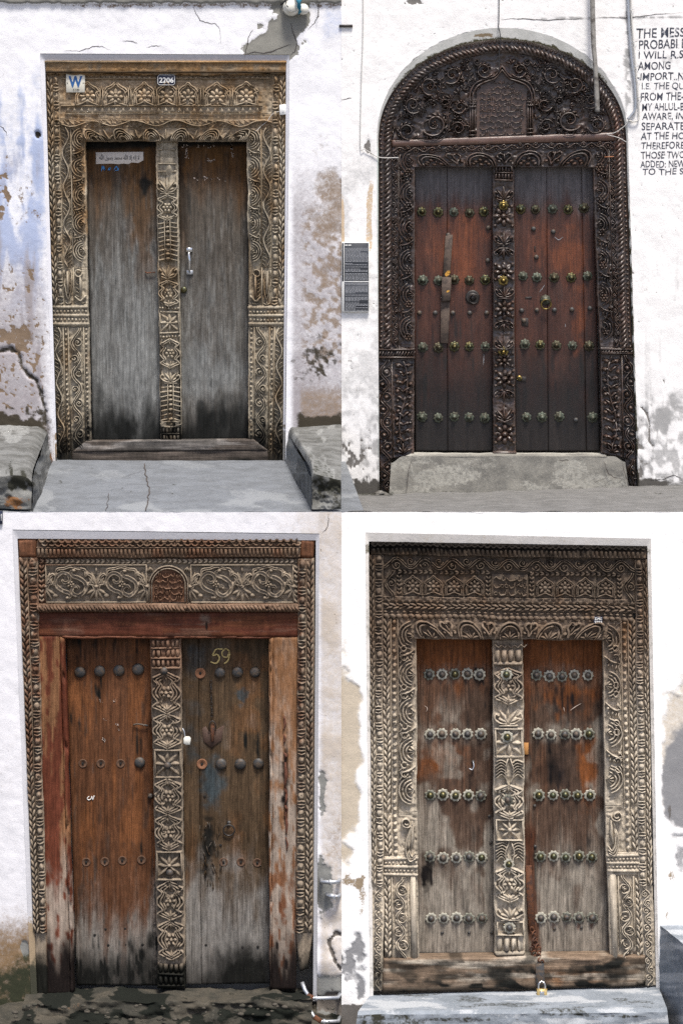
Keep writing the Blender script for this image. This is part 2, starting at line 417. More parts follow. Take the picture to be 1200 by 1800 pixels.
def plaster(name, base, c1, c2, c3, c4_, d1=(.3, .3, .3), d2=(.05, .05, .045), grime=.12, d3=(.4, .3, .2), bumpd=.004, grain=(300, 40)):
    """lime wash; masks p = four coats, q.rg = two more; mottling, brush marks and specks from noise"""
    t = NT(name)
    n1 = t.noise(6, (1, 1, .6), 6, .65); n2 = t.noise(grain[1], (1, 1, 1), 5, .65, .6, 4); n3 = t.noise(grain[0], (1, 1, 1), 2, .6, 0, 9); n4 = t.noise(26, (1, 1, .16), 4, .6, 0, 2)
    p = t.attr('p'); q = t.attr('q')
    br = t.math('ADD', t.math('MULTIPLY', n2, .6), t.math('MULTIPLY', n3, .4))
    md = t.noise(110, (1, 1, 1), 4, .7, 0, 13)
    fine = t.math('ADD', t.math('MULTIPLY', n2, .4), t.math('MULTIPLY', md, .6))
    def mk(s_, hard=.22):
        src, amp = (fine, 1.5) if hard < .25 else (t.math('ADD', t.math('MULTIPLY', br, .6), t.math('MULTIPLY', fine, .4)), 1.5)
        return t.rng(t.math('ADD', s_, t.math('MULTIPLY', t.math('SUBTRACT', src, .5), amp)), .5-hard, .5+hard)
    def var(c, k=.16):
        return t.mix(n2, tuple(x*(1-k) for x in c), tuple(min(.92, x*(1+k)) for x in c))
    c = t.mix(t.rng(n1, .35, .75), base, tuple(x*(1-grime) for x in base))
    c = t.mix(t.math('MULTIPLY', t.rng(n4, .55, .8), grime*1.2), c, tuple(x*.6 for x in base))
    sp = t.noise(120, (1, 1, .7), 3, .75, 0, 6)
    c = t.mix(t.math('MULTIPLY', t.rng(t.math('ADD', sp, t.math('MULTIPLY', n1, .45)), .86, .98), .35), c, d2)
    for s_, col, hd in ((p[0], c1, .45), (p[2], c3, .45), (q[2], d3, .4), (p[1], c2, .13), (q[0], d1, .1), (p[3], c4_, .16), (q[1], d2, .3)):
        c = t.mix(mk(s_, hd), c, var(col))
    gr = t.rng(t.math('ADD', t.math('MULTIPLY', md, .5), t.math('MULTIPLY', n3, .5)), .3, .7, .88, 1.07, False); cc = t.new('ShaderNodeCombineColor')
    for k in range(3): t.l.new(gr, cc.inputs[k])
    c = t.mix(1.0, c, cc.outputs[0], 'MULTIPLY')
    t.bump(t.math('ADD', t.math('MULTIPLY', n2, .6), t.math('MULTIPLY', md, .5)), .5, bumpd)
    return t.fin(c, .92, 0, .15)
def plain(name, col, rough=.6, metal=0.0, var=.2, sc=60, spec=.5, bumpd=0.0, col2=None, thr=(.45, .65)):
    t = NT(name); n = t.noise(sc, (1, 1, 1), 5, .65); n2 = t.noise(sc*.35, (1, 1, 1), 4, .6, .5, 5)
    c = t.mix(n, tuple(x*(1-var) for x in col), tuple(min(1, x*(1+var)) for x in col))
    if col2: c = t.mix(t.rng(n2, thr[0], thr[1]), c, col2)
    if bumpd: t.bump(n, .6, bumpd)
    return t.fin(c, t.rng(n2, .3, .7, max(.05, rough-.12), min(1, rough+.12), False), metal, spec)

M = {}
iron = M['iron'] = plain('iron', (.05, .045, .042), .5, .6, .4, 90, bumpd=.001, col2=(.09, .045, .025), thr=(.55, .75))
M['rust'] = plain('rust', (.11, .04, .016), .85, .1, .5, 120, bumpd=.002, col2=(.05, .025, .018))
M['brass'] = plain('brass', (.30, .22, .07), .38, .9, .3, 80, col2=(.08, .07, .035), thr=(.42, .62))
M['brass_dull'] = plain('brass_dull', (.10, .085, .035), .42, .8, .4, 150, col2=(.07, .085, .06), thr=(.4, .65))
M['verdigris'] = plain('verdigris', (.085, .10, .075), .55, .4, .5, 140, bumpd=.001, col2=(.05, .045, .03), thr=(.4, .62))
M['patina_pale'] = plain('patina_pale', (.36, .345, .285), .75, .05, .4, 160, bumpd=.001, col2=(.12, .11, .08), thr=(.5, .72))
M['steel_dark'] = plain('steel_dark', (.055, .055, .055), .6, .4, .4, 120, bumpd=.001, col2=(.10, .075, .055), thr=(.45, .6))
M['chrome'] = plain('chrome', (.62, .62, .62), .2, 1.0, .1, 50)
M['white_plastic'] = plain('white_plastic', (.78, .78, .76), .4, 0, .06, 60)
M['galv'] = plain('galv', (.45, .47, .5), .4, .7, .2, 70, col2=(.28, .2, .13), thr=(.62, .8))
M['wire_dark'] = plain('wire_dark', (.03, .03, .032), .6)
M['wire_pale'] = plain('wire_pale', (.5, .49, .46), .7)
M['pipe_grey'] = plain('pipe_grey', (.23, .22, .2), .7, 0, .35, 40, col2=(.08, .07, .06))
M['enamel_navy'] = plain('enamel_navy', (.012, .016, .04), .3, 0, .2, 60)
M['enamel_white'] = plain('enamel_white', (.75, .75, .72), .35, 0, .05, 60)
M['tile_white'] = plain('tile_white', (.68, .65, .55), .4, 0, .08, 40, col2=(.5, .44, .32), thr=(.6, .85))
M['paint_blue'] = plain('paint_blue', (.02, .09, .26), .45)
M['paint_chalk_blue'] = plain('paint_chalk_blue', (.05, .2, .45), .8)
M['paper'] = plain('paper', (.66, .6, .54), .85, 0, .1, 60)
M['ink'] = plain('ink', (.02, .02, .022), .8)
M['ink_blue'] = plain('ink_blue', (.03, .035, .055), .85, 0, .5, 60)
M['panel_black'] = plain('panel_black', (.03, .034, .042), .5, 0, .2, 40)
M['panel_text'] = plain('panel_text', (.3, .31, .33), .6)
M['chalk_yellow'] = plain('chalk_yellow', (.55, .42, .17), .9, 0, .3, 120, col2=(.2, .13, .05), thr=(.55, .66))
M['gold_paint'] = plain('gold_paint', (.5, .26, .04), .7)
M['crack'] = plain('crack', (.06, .05, .045), .95, 0, .4, 80)
M['scuff'] = plain('scuff', (.55, .45, .38), .9, 0, .2, 90)
M['wood_fresh'] = plain('wood_fresh', (.32, .13, .06), .8, 0, .3, 60)
M['porcelain'] = plain('porcelain', (.7, .69, .62), .25, 0, .1, 30)
M['cloth_teal'] = plain('cloth_teal', (.02, .16, .24), .8)
M['dark_void'] = plain('dark_void', (.008, .007, .006), .9)
M['brass_dark'] = plain('brass_dark', (.06, .05, .03), .5, .7, .4, 150, bumpd=.001, col2=(.10, .11, .075), thr=(.5, .65))
M['verdigris_pale'] = plain('verdigris_pale', (.20, .20, .16), .7, .08, .4, 160, bumpd=.001, col2=(.08, .075, .055), thr=(.45, .65))
# ------------------------------------------------------------------ carved ornament
def m_chain(r, p=13, u0=0, u1=None, h=3.2):
    """plaited band: two staggered rows of short links"""
    u1 = r.U if u1 is None else u1; w = u1-u0; n = int(r.V_/p)
    for k in range(n+1):
        for c, o in ((.27, 0), (.73, .5)):
            v = (k+o+.5)*p
            if v > r.V_-p*.3: continue
            d_ = 1 if c < .5 else -1
            r.stroke([(u0+w*(c-.13*d_), v-p*.4), (u0+w*c, v), (u0+w*(c+.13*d_), v+p*.4)], [w*.26, w*.44, w*.26], h)
    for c in (0.02, .98): r.stroke([(u0+w*c, 1), (u0+w*c, r.V_-1)], w*.1, h*.5)
def m_beadreel(r, p=30, u0=0, u1=None, h=4.0, bars=3):
    u1 = r.U if u1 is None else u1; w = u1-u0; c = (u0+u1)/2; n = max(1, round(r.V_/p)); p = r.V_/n
    for k in range(n):
        v = k*p
        r.dome(c, v+p*.27, w*.40, p*.25, h*1.1, 10, 4)
        for b in range(bars):
            y = v + p*(.58 + .36*b/max(1, bars-1)); bow = p*.03*(b-(bars-1)/2)
            r.stroke([(u0+w*.08, y-bow), (c, y+bow), (u1-w*.08, y-bow)], p*.10, [h*.7, h, h*.7])
def m_dots(r, p=9, u0=0, u1=None, h=2.6, f=.36):
    u1 = r.U if u1 is None else u1; n = max(1, round(r.V_/p)); p = r.V_/n
    for k in range(n): r.dome((u0+u1)/2, (k+.5)*p, (u1-u0)*f, p*.36, h, 8, 3)
def m_teeth(r, p=13, u0=0, u1=None, h=3.5):
    """row of triangles"""
    u1 = r.U if u1 is None else u1; n = max(1, round(r.V_/p)); p = r.V_/n
    for k in range(n):
        v = (k+.5)*p; a = np.array([[[u1, v-p*.5, -.3], [u1, v+p*.5, -.3]], [[u1-1, v-p*.42, h*.6], [u1-1, v+p*.42, h*.6]], [[u0+(u1-u0)*.15, v-.4, h], [u0+(u1-u0)*.15, v+.4, h]], [[u0, v-.3, -.3], [u0, v+.3, -.3]]])
        r.grid(a)
def m_herring(r, p=9, u0=0, u1=None, h=2.6):
    u1 = r.U if u1 is None else u1; w = u1-u0; n = max(1, round(r.V_/p)); p = r.V_/n
    for k in range(n):
        v = (k+.3)*p
        r.stroke([(u0+w*.08, v), (u0+w*.46, v+p*.5)], p*.5, h); r.stroke([(u1-w*.08, v), (u0+w*.54, v+p*.5)], p*.5, h)
def m_rope(r, p=9, u0=0, u1=None, h=4.0, slope=1.0):
    u1 = r.U if u1 is None else u1; w = u1-u0; n = int((r.V_+w*slope)/p)+1
    for k in range(n):
        v = k*p - w*slope*.5
        t = np.linspace(0, 1, 6); P = np.stack([u0+w*(.04+.92*t), v+w*slope*(t-.5)], -1)
        P[:, 1] = np.clip(P[:, 1], 1, r.V_-1)
        if P[-1, 1]-P[0, 1] < w*slope*.3: continue
        r.stroke(P, p*.78, h*(.35+.65*np.sin(t*PI)), 'round', ends=False)
def m_comb(r, p=62, u0=0, u1=None, h=3.6, n=5, side=1):
    """S-waved leaf: a sinuous stem with curved ribs filling each hollow"""
    u1 = r.U if u1 is None else u1; w = u1-u0; c = (u0+u1)/2; m = max(1, round(r.V_/p)); p = r.V_/m
    v = np.linspace(1, r.V_-1, m*14); stem = np.stack([c + side*w*.34*np.sin(v/p*2*PI), v], -1)
    r.stroke(stem, w*.17, h*1.15)
    for k in range(2*m):
        sg = side*(1 if k % 2 else -1)             # the side on which the hollow opens
        vb = (k+.5)*p/2
        for j in range(n):
            f = (j-.5*(n-1))/n
            y0 = vb + f*p*.62; x1 = c + sg*w*.46
            x0 = c + side*w*.34*math.sin((y0+p*.10)/p*2*PI) + sg*w*.14
            if (x1-x0)*sg < w*.12: continue
            r.stroke(cr([(x0, y0+p*.10), ((x0+x1)/2, y0+p*.01), (x1, y0-p*.03)], 3), [w*.07, w*.11, w*.08], [h*.5, h*.9, h*.7], 'vee')
def m_scroll(r, p=70, u0=0, u1=None, h=4.2, side=1, leafy=True):
    """big C scrolls of several lines with a fan in the eye, buds between"""
    u1 = r.U if u1 is None else u1; w = u1-u0; m = max(1, round(r.V_/p)); p = r.V_/m
    e = u1 if side > 0 else u0; sg = -side         # scrolls open on the side e
    for k in range(m):
        cv = (k+.42)*p; cu = e + sg*w*.14
        R0 = min(w*.84, p*.43)
        for j, f in enumerate((1, .76, .54)):
            a = np.linspace(-1.35, 1.35, 14); P = np.stack([cu + sg*R0*f*np.cos(a)*1.02, cv + R0*f*np.sin(a)], -1)
            r.stroke(P, w*.095, [h*.7, h*1.05, h*.7])
        if leafy:
            for q in range(4):
                a = (q-1.5)*.62; r.leaf(cu-sg*w*.04, cv, (0 if sg > 0 else PI)+a*sg, R0*.5, w*.13, h*1.0, a*.3)
        # fan in the outer corner, link and buds in the gap
        gv = cv + p*.5
        if p*.12 < gv < r.V_-p*.12:
            far = u0 if side > 0 else u1
            for q in (-1, 1):
                r.stroke(cr([(far-sg*w*.04, gv+q*p*.02), (far-sg*w*.14, gv+q*p*.12), (far-sg*w*.02, gv+q*p*.24)], 4), [w*.05, w*.1, w*.04], h*.9)
                r.leaf(far-sg*w*.22, gv+q*p*.03, (PI if sg < 0 else 0)+q*sg*.75, w*.24, w*.13, h*.9)
            r.leaf(far-sg*w*.26, gv, PI if sg < 0 else 0, w*.26, w*.13, h)
        if gv < r.V_-p*.1:
            r.stroke(cr([(e+sg*w*.08, gv-p*.13), (e+sg*w*.45, gv-p*.02), (e+sg*w*.9, gv+p*.03)], 4), [w*.05, w*.12, w*.07], h)
            for q, (du, dv) in enumerate(((.3, .05), (.52, .07), (.74, .10))):
                r.leaf(e+sg*w*du, gv+dv*p-p*.03, PI/2+sg*.3, p*.11, w*.16, h)
            r.dome(e+sg*w*.82, gv-p*.08, w*.10, p*.045, h, 8, 3); r.dome(e+sg*w*.2, gv-p*.02, w*.09, p*.04, h, 8, 3)
def m_vine(r, p=44, u0=0, u1=None, h=3.4, amp=.36, eye='spiral', lines=2, lw=.1):
    """running vine: wave stem, a tendril coiled or a leaf in each hollow"""
    u1 = r.U if u1 is None else u1; w = u1-u0; c = (u0+u1)/2; m = max(1, round(r.V_/p)); p = r.V_/m
    v = np.linspace(0.5, r.V_-.5, m*18); dx = w*amp*np.cos(v/p*2*PI)
    for j in range(lines):
        o = (j-(lines-1)/2)*w*lw*1.4
        T = -w*amp*2*PI/p*np.sin(v/p*2*PI); nn = np.hypot(T, 1)
        r.stroke(np.stack([c+dx+o/nn, v-o*T/nn], -1), w*lw, h)
    for k in range(2*m):
        sg = -1 if k % 2 == 0 else 1; cv = k*p/2; rr = min(w*.34, p*.23)
        cu = c + sg*w*(.5-.02) - sg*rr
        if cv < p*.2 or cv > r.V_-p*.2: continue
        if eye == 'spiral':
            r.stroke(spiral(cu, cv, rr, rr*.25, -PI/2*sg, 1.25*sg, 20), [w*lw*.9, w*lw*.9, w*lw*1.2], h)
            r.dome(cu, cv, rr*.26, None, h*1.1, 8, 3)
        elif eye == 'leaf':
            r.stroke(arc(cu, cv, rr, 0, 2*PI, 18), w*lw*.8, h*.9, ends=False)
            r.palm(cu+sg*rr*.7, cv, PI if sg > 0 else 0, rr*1.25, 5, 2.2, rr*.34, h)
        elif eye == 'bead':
            r.dome(cu, cv, rr*.62, None, h*1.3, 10, 3); r.stroke(arc(cu, cv, rr*1.05, -2+(PI if sg < 0 else 0), 2+(PI if sg < 0 else 0), 14), w*lw*.8, h*.8)
        elif eye == 'grape':
            for q in range(7):
                a = q*PI/3; R_ = rr*.52 if q else 0
                r.dome(cu+R_*math.cos(a), cv+R_*math.sin(a), rr*.3, None, h*1.15, 7, 3)
def m_scallop(r, p=60, u0=0, u1=None, h=5.0, rings=3, inner='fan', gap='knot'):
    """band of hoops hanging over the opening (rot strip: u runs down)"""
    u1 = r.U if u1 is None else u1; w = u1-u0; m = max(1, round(r.V_/p)); p = r.V_/m
    for k in range(m):
        cv = (k+.5)*p; cu = u1 - w*.05; R0 = p*.30 if gap else p*.44
        for j in range(rings):
            f = 1-j*.2; a = np.linspace(-PI/2, PI/2, 16)
            P = np.stack([cu - w*.86*f*np.cos(a), cv + R0*f*np.sin(a)], -1)
            r.stroke(P, w*.10, [h*.8, h, h*.8])
        if inner == 'fan':
            r.palm(cu, cv, PI, w*.5, 5, 2.0, p*.08, h)
        elif inner == 'grape':
            for a_, b_ in ((.12, 0), (.28, -.10), (.28, .10), (.14, -.15), (.14, .15), (.42, 0)):
                r.dome(cu-w*a_, cv+p*b_, w*.11, p*.055, h, 8, 3)
        if gap == 'knot':
            g = (k+1)*p
            if g < r.V_-2:
                for sg in (-1, 1):
                    r.stroke(cr([(cu-w*.1, g), (cu-w*.35, g+sg*p*.05), (cu-w*.62, g+sg*p*.14), (cu-w*.82, g+sg*p*.08), (cu-w*.72, g+sg*p*.02)], 5), w*.11, h*.9)
                    r.dome(cu-w*.3, g+sg*p*.12, w*.11, p*.05, h*.9, 8, 3)
                r.leaf(cu-w*.35, g, PI, w*.5, p*.07, h)
        elif gap == 'bud':
            g = (k+1)*p
            if g < r.V_-2:
                for sg in (-1, 0, 1): r.leaf(cu-w*.05, g, PI+sg*.5, w*.8*(1-.25*abs(sg)), p*.07, h, sg*.6)
def m_reeds(r, v0, v1, rows=3, n=6, h=3.0, u0=0, u1=None):
    u1 = r.U if u1 is None else u1; w = u1-u0; hh = (v1-v0)/rows
    for k in range(rows):
        y = v0 + k*hh
        for j in range(n):
            u = u0 + (j+.5)*w/n; r.stroke([(u, y+hh*.1), (u, y+hh*.66)], w/n*.8, h)
        r.stroke([(u0+1, y+hh*.86), (u1-1, y+hh*.86)], hh*.22, h*1.1)
def m_mould(r, v0, v1, n=4, h=4.0):
    h *= .45
    for k in range(n):
        v = v0 + (k+.5)*(v1-v0)/n
        if k % 2 == 0: r.stroke([(1, v), (r.U-1, v)], (v1-v0)/n*.75, h, 'round')
        else:
            m = max(3, int(r.U/6))
            for j in range(m): r.dome((j+.5)*r.U/m, v, r.U/m*.4, (v1-v0)/n*.42, h*.85, 7, 3)
def m_strap(r, v0, v1, h=4.0, flower=6, lines=2):
    """post unit: lobed straps mirrored about the middle, flower in the centre"""
    w = r.U; c = w/2; L = v1-v0
    pts = [(0.02, 0), (.30, .10), (.46, .16), (.40, .22), (.30, .30), (.46, .44), (.47, .56), (.30, .70), (.40, .78), (.46, .84), (.30, .90), (.02, 1.0)]
    for sg in (-1, 1):
        for j in range(lines):
            f = 1-j*.26
            P = cr([(c + sg*w*x*f*.96, v0 + L*(.5+(y-.5)*(1-j*.10))) for x, y in pts], 4)
            r.stroke(P, w*.075, h*(1-.1*j))
    r.rosette(c, v0+L*.5, min(w, L)*.25, flower, h)
    for sg, y in ((1, .04), (-1, .96)):
        for q in (-1, 0, 1): r.leaf(c, v0+L*y, sg*(PI/2)+q*.75, L*.2, w*.12, h, q*.5)
def m_sunray(r, v0, v1, h=4.0):
    """post unit: cross-ribbed spindle"""
    w = r.U; c = w/2; L = v1-v0; n = max(5, int(L/8))
    for k in range(n):
        v = v0 + (k+.5)*L/n; b = math.sin((k+.5)/n*PI)
        r.stroke([(w*.06, v+3), (c-w*.12, v)], L/n*.5, h*.9, 'vee'); r.stroke([(w*.94, v+3), (c+w*.12, v)], L/n*.5, h*.9, 'vee')
        r.dome(c, v, w*.11, L/n*.42, h*1.15, 8, 3)
    for sg in (-1, 1): r.stroke([(c+sg*w*.13, v0), (c+sg*w*.13, v1)], w*.045, h)
def m_star(r, v0, v1, h=4.0, n=8, frame=True):
    """square with a star flower"""
    w = r.U; c = w/2; L = v1-v0; cv = (v0+v1)/2
    if frame:
        for v in (v0+L*.06, v1-L*.06): r.stroke([(w*.05, v), (w*.95, v)], L*.07, h)
        for u in (w*.07, w*.93): r.stroke([(u, v0+L*.06), (u, v1-L*.06)], w*.06, h)
    for k in range(n):
        a = 2*PI*k/n + PI/8*0; rr = (min(w, L)*.42)*(1.18 if (k % 2 and n == 8) else 1)
        r.leaf(c, cv, a, rr, min(w, L)*.2, h)
    r.dome(c, cv, w*.10, None, h*1.2)
def m_lotus(r, v0, v1, h=4.0, up=True):
    """fan of leaves on a volute"""
    w = r.U; c = w/2; L = v1-v0; b = v1-L*.12 if up else v0+L*.12; a = -PI/2 if up else PI/2; sgn = -1 if up else 1
    for q in (-2, -1, 0, 1, 2): r.leaf(c, b, a+q*.42*(1 if up else 1), L*(.74-.10*abs(q)), w*.15, h, q*.35)
    for sg in (-1, 1):
        r.stroke(cr([(c+sg*w*.05, b), (c+sg*w*.25, b+sgn*L*.05), (c+sg*w*.44, b+sgn*L*.25), (c+sg*w*.40, b+sgn*L*.45), (c+sg*w*.30, b+sgn*L*.36)], 5), w*.075, h)
    r.stroke([(w*.2, b-sgn*L*.06), (w*.8, b-sgn*L*.06)], L*.07, h)
def m_acanthus(r, cu, cv, rad, a0, d=1, h=6.0, turns=1.35, leaves=11):
    """coiled acanthus tendril"""
    P = spiral(cu, cv, rad*.86, rad*.2, a0, turns*d, 34)
    r.stroke(P, [rad*.17, rad*.15, rad*.12], h, 'round')
    T = np.gradient(P, axis=0)
    for k in range(leaves):
        i = int(1+k*(20/leaves)); t = T[i]; a = math.atan2(t[1], t[0])
        r.leaf(P[i, 0], P[i, 1], a - d*.8, rad*.46, rad*.24, h*.9, d*1.0)
        if k % 2: r.leaf(P[i, 0], P[i, 1], a + d*.7, rad*.26, rad*.16, h*.8, -d*.6)
    r.rosette(cu, cv, rad*.24, 5, h)
def m_calli(r, u0, v0, u1, v1, rows=5, h=2.6, lw=2.0, seed=3):
    """cursive inscription lines"""
    rd = random.Random(seed); hh = (v1-v0)/rows
    for k in range(rows):
        y = v0 + (k+.62)*hh; u = u0+2
        while u < u1-4:
            L = rd.uniform(.5, 1.5)*hh; kind = rd.random(); e = min(u+L, u1-1)
            if kind < .3: r.stroke([(u, y), (u+.3, y-hh*.6)], [lw, lw*.8], h); u += hh*.32; continue
            if kind < .62: P = cr([(u, y-hh*.15), ((u*2+e)/3, y+hh*.22), (e, y+hh*.05), (e, y-hh*.22)], 4)
            elif kind < .85: P = cr([(u, y), (u+(e-u)*.35, y-hh*.30), (u+(e-u)*.6, y-hh*.05), (e, y+hh*.02)], 4)
            else: P = arc(u+hh*.25, y-hh*.05, hh*.2, 0.3, 6, 10); e = u+hh*.5
            r.stroke(P, [lw*.7, lw*1.1, lw*.7], h)
            if rd.random() < .5: r.dome((u+e)/2, y-hh*.42, lw*.55, None, h, 6, 2)
            u = e + rd.uniform(.05, .25)*hh
def m_niche(r, cu_, v0, v1, half, h=3.6, cols=True, petals=8):
    """(rot strip) cusped niche with a flower: cu_ is along the band"""
    H = v1-v0
    arch = [(1.0, -.9), (.62, -.92), (.45, -.78), (.40, -.95), (.25, -.72), (.2, -.55), (.12, -.28), (0.0, 0.0)]
    for j, f in enumerate((1, .84)):
        L = [(v0 + H*(a if j == 0 else a+.08*(1-a)), cu_ + b*half*f) for a, b in arch]
        Rr = [(v0 + H*(a if j == 0 else a+.08*(1-a)), cu_ - b*half*f) for a, b in arch[::-1]]
        r.stroke(cr(L+Rr[1:], 3), half*.15, h*(1-.15*j))
    r.stroke(cr([(v1, cu_-half), (v1-H*.07, cu_-half*.5), (v1-H*.16, cu_), (v1-H*.07, cu_+half*.5), (v1, cu_+half)], 4), half*.12, h*.9)
def strip(name, quad, P, parent, mat, y0, paint, fn, rot=False, flip=False, thick=12, bev=1.0, half=None, seed=1, step=7, jitter=.25, board=True, ground=1.8):
    r = R(Q(*quad, rot=rot, flip=flip), seed)
    if board: r.board(thick, step if half else 2.0, 0, bev, half=half, ground=0 if half else ground)
    if half:
        b = len(r.V); fn(r)
        for a in r.V[b:]: a[:, 2] += half*np.sqrt(np.clip(1-((a[:, 0]-r.U/2)/(r.U/2))**2, 0, 1))
    else: fn(r)
    return r.build(name, mat, P, parent, y0, paint, jitter=jitter)
def plankobj(name, quad, P, parent, mat, y0, paint, thick=10, step=4.0, dent=0.6, bev=1.5, rot=False):
    """a board with a gently uneven face and enough points to carry its wear"""
    r = R(Q(*quad, rot=rot)); r.board(thick, step, 0, bev)
    V = r.V[0]; px = r.mp(V[:, 0], V[:, 1])
    V[:, 2] += np.where(V[:, 2] > -2, (fbm(px[:, 0], px[:, 1], 8 if not rot else 60, 60 if not rot else 8, 3, 3)-.5)*2*dent, 0)
    return r.build(name, mat, P, parent, y0, paint, jitter=0)
def wallgrid(name, P, parent, mat, fn, x0, x1, y0, y1, xl, xr, tl, tr, step=3.0, ybl=None, ybr=None, arch=None):
    """plaster face round an opening. xl(y), xr(y): sides of the opening; tl, tr: height of its head at both ends. fn -> depth (px), p, q"""
    ybl = ybl or y1; ybr = ybr or y1
    def emit(nm, X, Y):
        dsp, p, q = fn(X, Y); W = P.w(X, Y, 0, dsp)
        return gridobj(nm, W, mat, parent, {'p': p, 'q': q})
    if arch is None:
        a, b = float(xl(np.array(tl))), float(xr(np.array(tr)))
        xs = np.unique(np.concatenate([np.linspace(x0, a, max(2, int((a-x0)/step))), np.linspace(a, b, int((b-a)/step)), np.linspace(b, x1, max(2, int((x1-b)/step)))]))
        bot = np.interp(xs, [a, b], [tl, tr]); t = np.linspace(0, 1, max(2, int((tl-y0)/step)))
        emit('plaster_head', np.broadcast_to(xs[None], (len(t), len(xs))).copy(), y0 + t[:, None]*(bot-y0)[None])
        yl = np.linspace(tl, ybl, int((ybl-tl)/step)); yr = np.linspace(tr, ybr, int((ybr-tr)/step))
    else:
        ap = arch
        xs = np.linspace(x0, x1, int((x1-x0)/step)); t = np.linspace(0, 1, max(2, int((ap-y0)/step)))
        emit('plaster_head', np.broadcast_to(xs[None], (len(t), len(xs))).copy(), np.broadcast_to((y0 + t*(ap-y0))[:, None], (len(t), len(xs))).copy())
        q = np.linspace(0, 1, int((ybl-ap)/step)); yl = ap + (ybl-ap)*q**1.6; q = np.linspace(0, 1, int((ybr-ap)/step)); yr = ap + (ybr-ap)*q**1.6
    for nm, yy, side in (('plaster_side', yl, 0), ('plaster_side', yr, 1)):
        e = xl(yy) if side == 0 else xr(yy); o = x0 if side == 0 else x1
        n = max(3, int(np.max(np.abs(e-o))/step)); t = np.linspace(0, 1, n)
        X = (o + (e-o)[:, None]*t[None]) if side == 0 else (e[:, None] + (o-e)[:, None]*t[None])
        emit(nm, X, np.broadcast_to(yy[:, None], X.shape).copy())
def reveal(name, outer, inner, P, ya, yb, mat, parent, fn, n=60, closed=False):
    """splayed side of an opening: from the outline on the wall face to the outline at the frame"""
    seg = lambda p_: np.vstack([np.linspace(a, b, n, endpoint=False) for a, b in zip(np.array(p_, float)[:-1], np.array(p_, float)[1:])] + [np.array(p_, float)[-1:]])
    O = cr(outer, n, closed) if len(outer) > 4 else seg(outer)
    I = cr(inner, n, closed) if len(inner) > 4 else seg(inner)
    t = np.array([0, .06, .15, .3, .5, .75, 1.0])
    XY = O[:, None]*(1-t)[None, :, None] + I[:, None]*t[None, :, None]
    Y = ya + (yb-ya)*t + 0*XY[..., 0]; Y[:, 0] = ya
    W = P.w(XY[..., 0], XY[..., 1], 0); W[..., 1] = P.yp + Y
    p, q = fn(XY[..., 0], XY[..., 1])[1:]
    return gridobj(name, W, mat, parent, {'p': p, 'q': q})
def ribbon(name, pts, w, P, y0, mat, parent, seed=1, jit=2.0, n=10, surf=None):
    """hairline crack with a wandering course"""
    C = cr(pts, n); k = np.arange(len(C))
    C = C + np.stack([fbm(k*3.0, k*0, 9, 9, 3, seed)-.5, fbm(k*3.0, k*0+50, 9, 9, 3, seed+1)-.5], -1)*2*jit
    T = np.gradient(C, axis=0); T /= np.linalg.norm(T, axis=1)[:, None]+1e-9; N = np.stack([-T[:, 1], T[:, 0]], -1)
    ww = w*(.5+fbm(k*5.0, k*0, 10, 10, 2, seed+5))*np.sin(np.linspace(.25, PI-.12, len(C)))
    A = np.stack([C+N*ww[:, None]/2, C-N*ww[:, None]/2], 1)
    return gridobj(name, P.w(A[..., 0], A[..., 1], -.0015 if surf else y0, surf(A[..., 0], A[..., 1])[0] if surf else 0.0), mat, parent)
def masks(a=0, b=0, c=0, e=0):
    a, b, c, e = np.broadcast_arrays(*[np.asarray(k, float) for k in (a, b, c, e)])
    return np.clip(np.stack([a, b, c, e], -1), 0, 1)
def leafbase(px, py, P, y): return P.w(px, py, y)

def flakes(name, paths, n, size, P, y0, mat, parent, seed=1, spread=2.0):
    """scraps left along a line"""
    rd = random.Random(seed); r = R(IdM())
    for pts in paths:
        C = cr(pts, 12)
        for k in range(n):
            x, y = C[rd.randrange(len(C))]; x += rd.gauss(0, spread); y += rd.gauss(0, spread); s_ = size*rd.uniform(.35, 1.2); m = rd.randint(4, 6)
            a = np.sort([rd.uniform(0, 2*PI) for _ in range(m)]); ring = np.stack([x+s_*np.cos(a)*1.3, y+s_*np.sin(a), 0*a+.3], -1)
            for i in range(1, m-2): r.add(np.array([ring[0], ring[i], ring[i+1], ring[i+2]]), [[0, 1, 2, 3]])
    return r.build(name, mat, P, parent, y0, None, jitter=0)
def filler(r, pts_in, avoid, n, L, w, h, seed=1, flow=None):
    """leaves strewn where the ground is still bare"""
    rd = random.Random(seed); put = []
    for _ in range(n*30):
        if len(put) >= n: break
        x, y = pts_in(rd)
        if any(math.hypot(x-a, y-b) < c*.92 for a, b, c in avoid) or any(math.hypot(x-a, y-b) < L*.62 for a, b in put): continue
        put.append((x, y)); a = (flow(x, y) if flow else 0)+rd.uniform(-.7, .7)
        for q in (-.7, 0, .7): r.leaf(x, y, a+q, L*(1-.2*abs(q))*rd.uniform(.8, 1.1), w, h, q)
